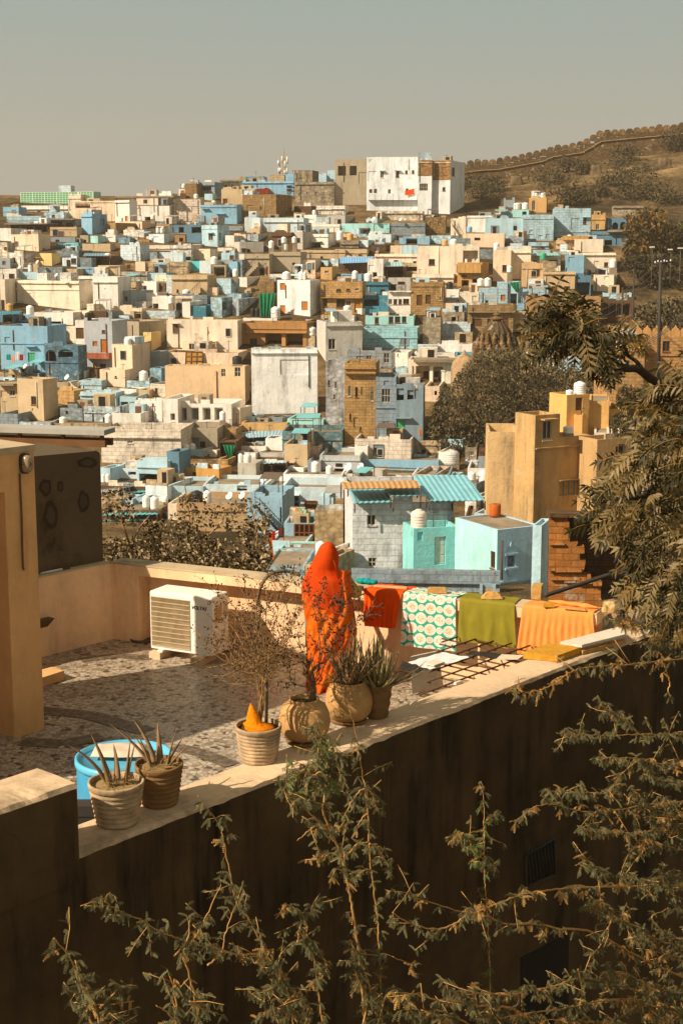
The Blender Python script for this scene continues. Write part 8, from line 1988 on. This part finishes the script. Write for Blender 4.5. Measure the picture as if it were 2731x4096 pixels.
poly_tree('leafy_shrub', 'round brown shrub standing against the sandstone bastion', R(((960, 1330), (1000, 1230), (1080, 1210), (1180, 1230), (1230, 1300), (1180, 1400), (1060, 1440), (960, 1420))), 700, 125, 1.5, .2, .4, ['tree_mid', 'tree_olive', 'tree_gold'], 7, [(2520, 1660), (2510, 1580)], 'shrub')
poly_tree('leafy_shrub', 'brown shrub hanging over the orange parapet by the yellow building', [(2031 + x / 2.24, 1500 + y / 2.24) for x, y in ((910, 480), (950, 350), (1000, 320), (1080, 310), (1140, 400), (1250, 420), (1250, 640), (1160, 640), (1060, 560), (960, 520))], 700, 104, 1.5, .18, .36, ['tree_mid', 'tree_olive', 'tree_dark'], 8, [(2530, 1900), (2510, 1700)], 'shrub')
leafmat('hill_leaf', (0.10, 0.072, 0.036))
hb = [((1170, 330), 95, 'c', 'dense dark bush beside the tall white house on the skyline'), ((1270, 400), 130, 'c', 'dark thorny bush on the slope right of the white house'), ((1350, 350), 100, 'c', 'dark bush under the left end of the rubble hill wall'), ((1120, 440), 70, 'c', 'dark bush in the gap by the white wing'),
  ((380, 560), 120, 'd', 'wide dark bush left of the rock outcrop on the hill'), ((480, 660), 150, 'd', 'darkest bush behind the ochre cube with tanks'), ((640, 740), 120, 'd', 'dark bush above the tall pale blue house'), ((560, 760), 100, 'd', 'dark bush low on the hill just above the ochre wall'), ((800, 690), 100, 'd', 'brown bush above the long old stone wall'),
  ((1040, 340), 110, 'd', 'brown bush just below the rubble hill wall'), ((1060, 520), 150, 'd', 'large brown bush in the middle of the hillside'), ((940, 620), 110, 'd', 'brown bush low in the middle of the hillside'), ((1180, 640), 150, 'd', 'large dark bush at the right of the hillside'), ((1100, 720), 130, 'd', 'brown bush above the golden leaved tree'),
  ((1330, 720), 130, 'd', 'sprawling brown bush on the right hillside'), ((1500, 220), 110, 'd', 'dry bush beneath the wall at the right edge'), ((1450, 760), 110, 'd', 'dry brown bush low at the right edge of the hill'), ((540, 440), 90, 'd', 'brown bush under the long ledge of the rubble wall'), ((700, 480), 80, 'd', 'brown bush left of the dark boulders')]
for i, ((x, y), rp, fr_, lab) in enumerate(hb):
 S_ = cc(x, y) if fr_ == 'c' else cd(x, y); Y = 335 if fr_ == 'c' and x < 1200 else pwl(S_[1], [(560, 347), (640, 335), (700, 318), (760, 300), (840, 285)])
 c = at(*S_, Y); Rr = rp * 1.3 / 2.24 / F * Y; rg = random.Random(200 + i); lb = MB(); c.z = max(c.z, zt(c.x, c.y) + Rr * .25)
 for k in range(620):
  d = rv(rg); q = c + V((d.x * Rr * 1.25, d.y * Rr * .9, d.z * Rr * .62)) * rg.uniform(.35, 1) * (1 + .35 * mnoise.noise(d * 2 + V((i, 0, 0)))); lb.mi = rg.choice((0, 0, 1, 1, 2)); L = rg.uniform(.3, .8)
  blade(lb, q, rv(rg), (rv(rg) + V((-.3, -.5, .5))).normalized(), L, L * .5, .1, 2)
 wb = MB(); g0 = V((c.x, c.y, zt(c.x, c.y) - .8))
 for k in range(3): wb.tube([g0, g0.lerp(c, .6) + rv(rg) * .3, c + rv(rg) * Rr * .4], [.12, .09, .04], 5)
 o = wb.build('hill_bush', 'trunk_bark'); tag(o, lab, 'bush', 'bushes on the hillside'); lb.build('foliage', ['hill_leaf', 'tree_mid', 'tree_dark'], o)
for i, ((x, y), w_, h_, lab) in enumerate((((1395, 430), 3.2, 2.4, 'big dark boulder high on the right hillside'), ((1270, 560), 4.0, 1.6, 'long dark boulder below the big dark boulder'), ((785, 475), 2.4, 1.8, 'upright dark stones high on the hillside'), ((70, 740), 3.0, 1.8, 'brown boulder at the foot of the slope by the tank room'))):
 S_ = cd(x, y); c = at(*S_, 322); c.z = zt(c.x, c.y) - .4 if abs(c.z - zt(c.x, c.y)) < 6 else c.z - 1
 chunk('boulder', c, V((1, 0, 0)), V((0, 1, 0)), UZ, w_, w_ * .8, h_ + .6, 'rock_dark', lab, 'rock', 30 + i, .25, taper=.7, n=8, round_=.6) if 'rock_dark' in MATS or simple('rock_dark', (0.16, 0.11, 0.06), .9, .4, 1) else None
for (pts, lab) in ((((1120, 560), (1180, 520), (1280, 500), (1300, 560)), 'brown boulders under the ruined rubble wall'), (((180, 590), (250, 550), (320, 600)), 'brown boulder left of the stained garden wall')):
 S_ = cb(1200, 560) if 'under' in lab else cc(260, 640); c = at(*S_, 306); c.z -= 1.5; chunk('boulder', c, V((1, 0, 0)), V((0, 1, 0)), UZ, 4.2, 4, 4.0, simple('rock_brown', alb(150, 108, 62), .95, .35, .8), lab, 'rock', 50 + len(lab), .22, taper=.6, n=9, round_=.6)
simple('mast', alb(176, 150, 108), .7, .2)
for i, ((x, y), xb, lab) in enumerate((((1288, 1190), 1292, 'street lamp furthest left of the three by the trees'), ((1450, 1212), 1458, 'street lamp in the middle of the three by the trees'), ((1540, 1200), 1543, 'street lamp furthest right of the three by the trees'))):
 Y = 196; top = at(*cd(x, y), Y); bx = at(*cd(xb, y), Y); gz = at(*ch(xb, 300), Y).z; r = empty('street_lamp', V((bx.x, Y, gz))); tag(r, lab, 'street lamp', 'street lamps by the trees')
 b = MB(); b.tube([V((bx.x, Y, gz)), V((bx.x, Y, top.z - .1)), V((top.x, Y - .3, top.z + .1))], [.045, .04, .035], 6); b.build('post', 'mast', r)
 b = MB(); b.box(-.36, -.2, -.08, .24, .2, .09, lambda p: top + V((0, -.3, .1)) + p); b.build('lamp_head', 'white_plastic', r)
def pole(label, x, y0, y1, Y, rad, arms, m='dark_metal'):
 t0, b0 = at(*ch(x, y0), Y), at(*ch(x, y1), Y); r = empty('utility_pole', V((b0.x, Y, b0.z))); tag(r, label, 'utility pole'); b = MB(); b.tube([V((b0.x, Y, b0.z - 6)), V((t0.x, Y, t0.z))], [rad * 1.15, rad], 8); b.build('post', m, r)
 for (dx0, dx1, yy) in arms:
  a, c = at(*ch(x + dx0, yy), Y), at(*ch(x + dx1, yy - 6), Y); b = MB(); b.tube([a, c], rad * .6, 5); b.build('crossarm', m, r)
  for f in (.05, .5, .95): q = a.lerp(c, f); b = MB(); b.lathe([(.05, 0), (.07, .1), (.04, .2)], 6, q, True, True); b.build('insulator', 'white_plastic', r)
 return t0
t1 = pole('thick black power pole with crossarms above the sandstone wall', 1365, 105, 690, 118, .13, ((-55, 60, 122), (-30, 95, 112)))
pole('thin dark pole left of the thick power pole', 1125, 165, 700, 140, .08, ())
pole('wooden pole in front of the carved balcony house', 1025, 335, 655, 150, .09, ((-16, 16, 440),), 'trunk_bark')
r = None
q0, q1 = at(*cj(806, 620), 150), at(*cj(818, 890), 150); b = MB(); b.tube([q0, q1 + V((0, 0, -3))], .11, 6); b.tube([q0 + V((.12, 0, -.4)), q1 + V((.45, 0, -3))], .07, 5)
for i in range(6): f = i / 6; b.tube([q0.lerp(q1, f), q0.lerp(q1, f + .1) + V((.12 + .3 * f, 0, 0))], .04, 4)
tag(b.build('lattice_pole', 'rust_metal'), 'leaning rusty lattice pole beside the white gable house', 'utility pole')
def wire(p, q, sag, rad, label, k=18):
 b = MB(); b.tube([p.lerp(q, i / k) - V((0, 0, sag * 4 * (i / k) * (1 - i / k))) for i in range(k + 1)], rad, 4, False); return tag(b.build('cable', 'cable_grey'), label, 'cable', 'power lines')
simple('cable_grey', (0.16, 0.13, 0.10), 0.6, 0.1)
for i in range(3):
 wire(at(*ch(1330 + 55 * i, 130), 118), at(*ch(640 + 40 * i, 520 + 60 * i), 158), .8, .022, 'power line running from the thick pole down to the houses on the left')
 wire(at(*ch(1150, 830 + i * 14), 62), at(*ch(1700, 420 + i * 20), 50), .3, .014, 'power line slanting up to the right across the sandstone wall')
wire(at(*ck(1250, 640), 140), at(*ch(210, 1330), 158), .3, .02, 'power line crossing in front of the big tree')
Ym = 334; mb0, mt = at(*cb(1022, 275), Ym), at(*cb(1020, 28), Ym); r = empty('phone_mast', mb0); tag(r, 'lattice phone mast with white antenna drums on the skyline', 'phone mast'); simple('mast', alb(176, 150, 108), .7, .2)
b = MB(); wq = lambda f: lerp(.62, .16, f)
for sx, sy in ((-1, -1), (1, -1), (1, 1), (-1, 1)): b.tube([V((mb0.x + sx * wq(0), Ym + sy * wq(0), mb0.z - 3)), V((mt.x + sx * wq(1), Ym + sy * wq(1), mt.z))], .09, 5)
for i in range(9):
 f, g = i / 9, (i + 1) / 9; za, zb_ = lerp(mb0.z, mt.z, f), lerp(mb0.z, mt.z, g)
 b.tube([V((mb0.x - wq(f), Ym - wq(f), za)), V((mb0.x + wq(g), Ym - wq(g), zb_))], .05, 4); b.tube([V((mb0.x + wq(f), Ym - wq(f), za)), V((mb0.x - wq(g), Ym - wq(g), zb_))], .05, 4)
b.tube([mt, mt + V((0, 0, 1.2))], .06, 4); b.build('lattice', 'mast', r)
for (x, y0, y1, rad) in ((1050, 60, 125, .2), (1005, 55, 115, .18), (1030, 95, 160, .2), (1048, 165, 215, .22), (1028, 180, 220, .2)): a, c = at(*cb(x, y0), Ym - .8), at(*cb(x, y1), Ym - .8); b = MB(); b.tube([a, c], rad, 7); b.tube([(a + c) / 2, V((mb0.x, Ym, (a.z + c.z) / 2))], .05, 4); b.build('antenna', 'white_plastic', r)
r2 = empty('antenna_pole', at(*cb(985, 275), Ym + 1)); tag(r2, 'slim pole with white antennas left of the phone mast', 'antenna'); b = MB(); b.tube([at(*cb(990, 290), Ym + 1), at(*cb(978, 62), Ym + 1)], .11, 5); b.build('post', 'mast', r2)
for (x, y0, y1, rad) in ((972, 95, 135, .28), (975, 160, 210, .2), (990, 160, 195, .24)): a, c = at(*cb(x, y0), Ym + .6), at(*cb(x, y1), Ym + .6); b = MB(); b.tube([a, c], rad, 7); b.build('antenna', 'white_plastic', r2)
YRU = 62.0; out = [(370, 385), (525, 385), (552, 440), (552, 600), (622, 604), (604, 640), (678, 641), (678, 705), (636, 706), (640, 762), (692, 766), (680, 836), (662, 866), (640, 892), (736, 896), (742, 936), (832, 938), (830, 1330), (372, 1330)]
tr_ = radians(-6); ru, rvv = V((cos(tr_), sin(tr_), 0)), V((-sin(tr_), cos(tr_), 0)); rp0 = at(*cp(372, 900), YRU); rp0.z = 0
def onr(x, y, off=0.0): return at_plane(*cp(x, y), rp0 + rvv * off, rvv)
simple_ = None
r = empty('stone_ruin', onr(600, 1130)); tag(r, 'broken brown sandstone building with an open dark interior', 'ruin'); col_ = (*alb(178, 112, 52), .7)
fpts = [onr(*p) for p in out]; fpts = [p + ru * mnoise.noise(p) * .05 for p in fpts]; k = len(fpts); b = MB()
b.add(fpts + [p + rvv * .55 for p in fpts], [tuple(range(k))[::-1], tuple(range(k, 2 * k))] + [(i, (i + 1) % k, k + (i + 1) % k, k + i) for i in range(k)]); b.build('broken_wall', 'stone', r, col_)
b = MB()
for (x0, x1, y0, y1, pr) in ((368, 505, 606, 622, .14), (362, 420, 822, 850, .22), (422, 655, 832, 862, .20), (375, 640, 912, 935, .16), (500, 605, 930, 958, .18), (612, 752, 936, 966, .2), (758, 836, 946, 985, .2), (500, 545, 420, 470, .12)):
 a, c = onr(x0, y1), onr(x1, y1); zt2 = onr(x0, y0).z; b.hexa([a - rvv * pr, c - rvv * pr, c - rvv * .003, a - rvv * .003], [V((q.x, q.y, zt2)) for q in (a - rvv * pr * .7, c - rvv * pr * .7, c - rvv * .003, a - rvv * .003)]); 
 b.build('cornice', 'stone', r, (*alb(165, 105, 50), .7)); b = MB()
topz = onr(400, 372).z; a0 = onr(372, 900); 
def RB(b, x0, x1, d0, d1, z0, z1): b.hexa([V((a0.x, a0.y, 0)) + ru * x + rvv * d + V((0, 0, z0)) for x, d in ((x0, d0), (x1, d0), (x1, d1), (x0, d1))], [V((a0.x, a0.y, 0)) + ru * x + rvv * d + V((0, 0, z1)) for x, d in ((x0, d0), (x1, d0), (x1, d1), (x0, d1))])
Lr_ = (onr(1350, 900) - a0).length
b = MB(); RB(b, .02, Lr_, 3.0, 3.3, -20, topz - .5); RB(b, .03, .45, .56, 2.99, -20, topz - .52); RB(b, Lr_ - .4, Lr_, .0, 2.99, -20, topz - .02); b.build('inner_wall', 'stone', r, (*alb(120, 80, 42), .8))
b = MB(); A8 = [V((a0.x, a0.y, 0)) + ru * x + rvv * d + V((0, 0, z)) for x, d, z in ((-.1, -.2, topz), (Lr_ + .2, -.2, topz), (Lr_ + .2, 3.4, topz - .48), (-.1, 3.4, topz - .48))]; b.hexa(A8, [p + V((0, 0, .16)) for p in A8]); b.build('roof', 'stone', r, (*alb(110, 80, 48), .8))
b = MB(); RB(b, .46, Lr_ - .41, .56, 2.99, -20, onr(700, 1180).z); b.build('floor', 'roof_concrete', r)
hb_ = next(h for h in HOUSES if h['label'].startswith('blue house wall with brown glazed')); YP = hb_['Y'] + 1.3
def per(x, y): return at(*cn(x, y), YP)
f0 = per(1216, 437); hz = per(1216, 283).z; H_ = hz - f0.z; cxp = per(1216, 300).x
K = H_ / 1.0; J = dict(pelvis=V((cxp, YP, f0.z + .50 * K)), chest=V((cxp - .0, YP, f0.z + .74 * K)), neck=V((cxp, YP - .03, f0.z + .84 * K)), skull=V((cxp, YP - .05, f0.z + .92 * K)), crown=V((cxp, YP - .04, f0.z + .965 * K)), nose=V((cxp - .06 * K, YP - .11 * K, f0.z + .91 * K)),
 shL=V((cxp - .11 * K, YP, f0.z + .77 * K)), elL=V((cxp - .19 * K, YP - .04, f0.z + .64 * K)), haL=V((cxp - .10 * K, YP - .20 * K, f0.z + .58 * K)), shR=V((cxp + .11 * K, YP, f0.z + .77 * K)), elR=V((cxp + .17 * K, YP - .05, f0.z + .66 * K)), haR=V((cxp + .08 * K, YP - .2 * K, f0.z + .6 * K)),
 hiL=V((cxp - .06 * K, YP, f0.z + .47 * K)), knL=V((cxp - .06 * K, YP - .02, f0.z + .26 * K)), anL=V((cxp - .06 * K, YP, f0.z + .04)), hiR=V((cxp + .06 * K, YP, f0.z + .47 * K)), knR=V((cxp + .06 * K, YP - .02, f0.z + .26 * K)), anR=V((cxp + .06 * K, YP, f0.z + .04)))
R2 = {k: r_ * K for k, r_ in dict(pelvis=.09, chest=.085, neck=.03, skull=.055, crown=.035, nose=.012, shL=.04, elL=.027, haL=.022, shR=.04, elR=.027, haR=.022, hiL=.06, knL=.038, anL=.025, hiR=.06, knR=.038, anR=.025).items()}
rp = skinned('person', J, [('pelvis', 'chest'), ('chest', 'neck'), ('neck', 'skull'), ('skull', 'crown'), ('skull', 'nose'), ('chest', 'shL'), ('shL', 'elL'), ('elL', 'haL'), ('chest', 'shR'), ('shR', 'elR'), ('elR', 'haR'), ('pelvis', 'hiL'), ('hiL', 'knL'), ('knL', 'anL'), ('pelvis', 'hiR'), ('hiR', 'knR'), ('knR', 'anR')], R2, 'skin', 'pelvis', 1)
tag(rp, 'small far woman in a red skirt sorting washing on a blue roof', 'person'); simple('cloth_red', alb(165, 30, 22), .85, .15, 4); simple('cloth_mint', alb(110, 190, 150), .85, .15, 4); simple('cloth_pink', alb(230, 160, 130), .85, .15, 4)
b = MB(); c = V((cxp, YP, f0.z)); b.lathe([(.17 * K, .01), (.16 * K, .12 * K), (.13 * K, .32 * K), (.10 * K, .50 * K), (.095 * K, .54 * K)], 16, c, True, True, .3); b.build('skirt', 'cloth_red', rp)
b = MB(); b.lathe([(.10 * K, .53 * K), (.12 * K, .62 * K), (.125 * K, .72 * K), (.09 * K, .80 * K), (.04 * K, .83 * K)], 14, c, True, True, .2); b.build('blouse', 'cloth_mint', rp)
b = MB(); b.lathe([(.045 * K, .86 * K), (.062 * K, .9 * K), (.062 * K, .95 * K), (.03 * K, .985 * K)], 12, c + V((.01, -.03, 0)), True, True); b.build('hair', 'hair', rp)
def hang(name, q, Y, m, label, cat='cloth', amp=.06, n=14, folds=4, group=None, seed=0, sag=0.0):
 A_, B_, C_, D_ = [at(*p, Y) for p in q]; b = MB()
 for j in range(n + 1):
  for i in range(n + 1):
   u_, v_ = i / n, j / n; p = A_.lerp(B_, u_).lerp(D_.lerp(C_, u_), v_); p.y -= amp * (.3 + v_) * (sin(u_ * folds * 2 * pi + seed) + .6 * mnoise.noise(V((u_ * 6, v_ * 3, seed)))) + amp; p.z -= sag * 4 * u_ * (1 - u_) * (1 - v_ * .3)
   b.v.append(tuple(p))
 W = n + 1
 for j in range(n):
  for i in range(n): b.f.append((j * W + i, (j + 1) * W + i, (j + 1) * W + i + 1, j * W + i + 1)); b.m.append(0); b.sm.append(True)
 return tag(b.build(name, m), label, cat, group)
YL = YP + .8
for (x0, y0, x1, y1, m, lab) in ((1124, 296, 1150, 322, 'cloth_saffron', 'small orange cloth on the line beside the woman in red'), (1128, 338, 1152, 362, 'cloth_saffron', 'lower orange rag on the line beside the woman in red'), (1154, 338, 1186, 364, 'cloth_white', 'white rag on the line beside the woman in red'), (1150, 300, 1186, 322, 'cloth_mint', 'pale green cloth on the line beside the woman in red'), (1226, 306, 1256, 336, 'cloth_pink', 'pink cloth on the line behind the woman in red'), (1258, 310, 1292, 336, 'cloth_white', 'white cloth at the right end of the washing line'), (1240, 372, 1288, 420, 'cloth_teal', 'teal cloth hanging low beside the woman in red')):
 hang('laundry', [cn(x0, y0), cn(x1, y0), cn(x1, y1), cn(x0, y1)], YL, m, lab, 'laundry', .03, 6, 2, 'washing on the blue roof')
wire(at(*cn(1105, 292), YL), at(*cn(1296, 300), YL), .05, .02, 'washing line over the blue roof behind the woman in red').name = 'washing_line'
for (x, y, lab) in ((1100, 432, 'left cream bucket on the blue roof'), (1122, 432, 'right cream bucket on the blue roof')):
 q = per(x, y); b = MB(); b.lathe([(.14, 0), (.19, .55), (.2, .6), (.17, .6)], 10, q); tag(b.build('bucket', 'pale_cloth'), lab, 'bucket', 'buckets on the blue roof')
for (x0, y0, x1, y1, m, lab) in ((880, 500, 945, 620, 'cloth_red', 'dark red cloth hanging by the foot of the blue stairs'), (972, 470, 1024, 560, 'cloth_black', 'black cloth hanging in the shade under the blue stairs'), (985, 476, 1008, 540, 'cloth_red', 'red scarf hanging in the shade under the blue stairs')):
 hang('laundry', [cn(x0, y0), cn(x1, y0), cn(x1, y1), cn(x0, y1)], 108.6, m, lab, 'laundry', .05, 6, 2)
hang('prayer_flag', [cn(895, 560), cn(912, 560), cn(935, 760), cn(890, 750)], 84, 'cloth_saffron', 'yellow and orange cloth bunched on a stick beyond the terrace', 'flag', .05, 8, 3)
bs = next(h for h in HOUSES if 'iron staircase' in h['label']); Ys = bs['Y'] - 1.2; r = empty('iron_stairs', at(*cn(1000, 640), Ys)); tag(r, 'dark iron staircase slanting down across the blue house', 'stairs')
s0_, s1_ = at(*cn(765, 285), Ys), at(*cn(1020, 560), Ys); 
for dy in (0, .8):
 b = MB(); b.tube([s0_ + V((0, dy, 0)), s1_ + V((0, dy, 0))], .07, 5); b.build('stringer', 'dark_metal', r)
b = MB()
for i in range(15): p = s0_.lerp(s1_, i / 14); b.box(-.16, 0, -.02, .16, .8, .02, lambda q, p=p: p + q)
t_o = b.build('treads', 'dark_metal', r); t_o['kind'] = 'stuff'
b = MB(); b.tube([at(*cn(755, 195), Ys), at(*cn(812, 225), Ys), at(*cn(1100, 530), Ys)], .035, 5)
for i in range(7): p = s0_.lerp(s1_, i / 6); b.tube([p, p + V((0, 0, 1.25))], .025, 4)
b.build('handrail', 'dark_metal', r)
hang('shade_net', [ca(-40, 975), ca(150, 1000), ca(228, 1030), ca(-40, 1065)], 241, 'green_net', 'green shade net stretched over a roof at the left edge', 'net', .3, 12, 2)
hg = next(h for h in HOUSES if h['label'].startswith('low pale blue wall with cracks'))
hang('green_cloth', [cf(797, 390), cf(948, 386), cf(905, 600), cf(812, 598)], hg['Y'] - .6, 'green_net', 'large green cloth hanging beside the tall white house', 'cloth', .16, 18, 4)
hang('green_cloth', [ch(5, 290), ch(98, 286), ch(88, 384), ch(66, 372)], next(h for h in HOUSES if h['label'].startswith('pale house behind the hanging green net'))['Y'] - .4, 'green_net', 'green net hung from a pale house in the middle right', 'net', .12, 12, 3)
hang('green_cloth', [cj(475, 625), cj(582, 628), cj(560, 772), cj(530, 760)], 146.5, 'green_net', 'torn green cloth hanging in the dark opening house', 'cloth', .15, 12, 3)
hang('orange_blanket', [cc(578, 412), cc(664, 390), cc(664, 440), cc(582, 452)], next(h for h in HOUSES if h['label'].startswith('tall white house of three'))['Y'] - 1.05, 'cloth_orange', 'orange patterned blanket over the balcony of the tall white house', 'blanket', .06, 10, 3)
for i, (x0, y0, x1, y1, m) in enumerate(((62, 935, 102, 985, 'cloth_teal'), (104, 945, 138, 1005, 'cloth_pink'), (145, 910, 176, 985, 'cloth_white'), (178, 935, 212, 990, 'cloth_red'))):
 hang('laundry', [(x0 / 2.24, 1000 + y0 / 2.24), (x1 / 2.24, 1000 + y0 / 2.24), (x1 / 2.24, 1000 + y1 / 2.24), (x0 / 2.24, 1000 + y1 / 2.24)], next(h for h in HOUSES if h['label'].startswith('large sky blue house'))['Y'] - .5, m, ('teal', 'pink', 'white', 'dark red')[i] + ' garment on the line of the large sky blue house', 'laundry', .06, 6, 2, 'washing on the sky blue house')
q = at(*cf(342, 690), 186); b = MB(); b.tube([at(*cf(345, 840), 186), at(*cf(338, 690), 186)], .05, 5); r = b.build('pennant', 'rust_metal'); tag(r, 'small orange pennant on a pole before the streaked cream wall', 'flag')
b = MB(); p = [at(*cf(*c), 186) for c in ((340, 700), (356, 745), (332, 770))]; b.add(p, [(0, 1, 2)]); b.build('cloth', 'cloth_saffron', r)
q = at(*ck(718, 480), 147.5); hang('orange_cloth', [ck(704, 475), ck(724, 478), ck(730, 548), ck(708, 545)], 147.6, 'cloth_saffron', 'orange cloth hanging beside the small bright blue water drum', 'cloth', .05, 8, 2)
b = MB(); hq_ = next(h for h in HOUSES if 'carved window and mint' in h['label']); q = hq_['FL'] + hq_['u'] * 2.7 + hq_['v'] * 4.3 + V((0, 0, hq_['zr'] + .01)); b.lathe([(.36, 0), (.4, .2), (.4, .85), (.37, .9), (.1, .9)], 14, q); tag(b.build('orange_drum', simple('rust_orange', alb(190, 92, 30), .6, .2, 2)), 'orange drum on the flat roof before the yellow building', 'drum')
b = MB(); b.box(-410, -30, -30, 410, 715, 62)
hz = b.build('haze', simple('haze_air', (1, 1, 1))); hz['kind'] = 'stuff'; m = MATS['haze_air']; t = NT(m)
pv = t.n('ShaderNodeVolumePrincipled', {'Color': (0.92, 0.80, 0.62, 1), 'Density': 0.00030, 'Anisotropy': 0.2}); o = t.n('ShaderNodeOutputMaterial'); t.t.links.new(pv.outputs[0], o.inputs['Volume'])
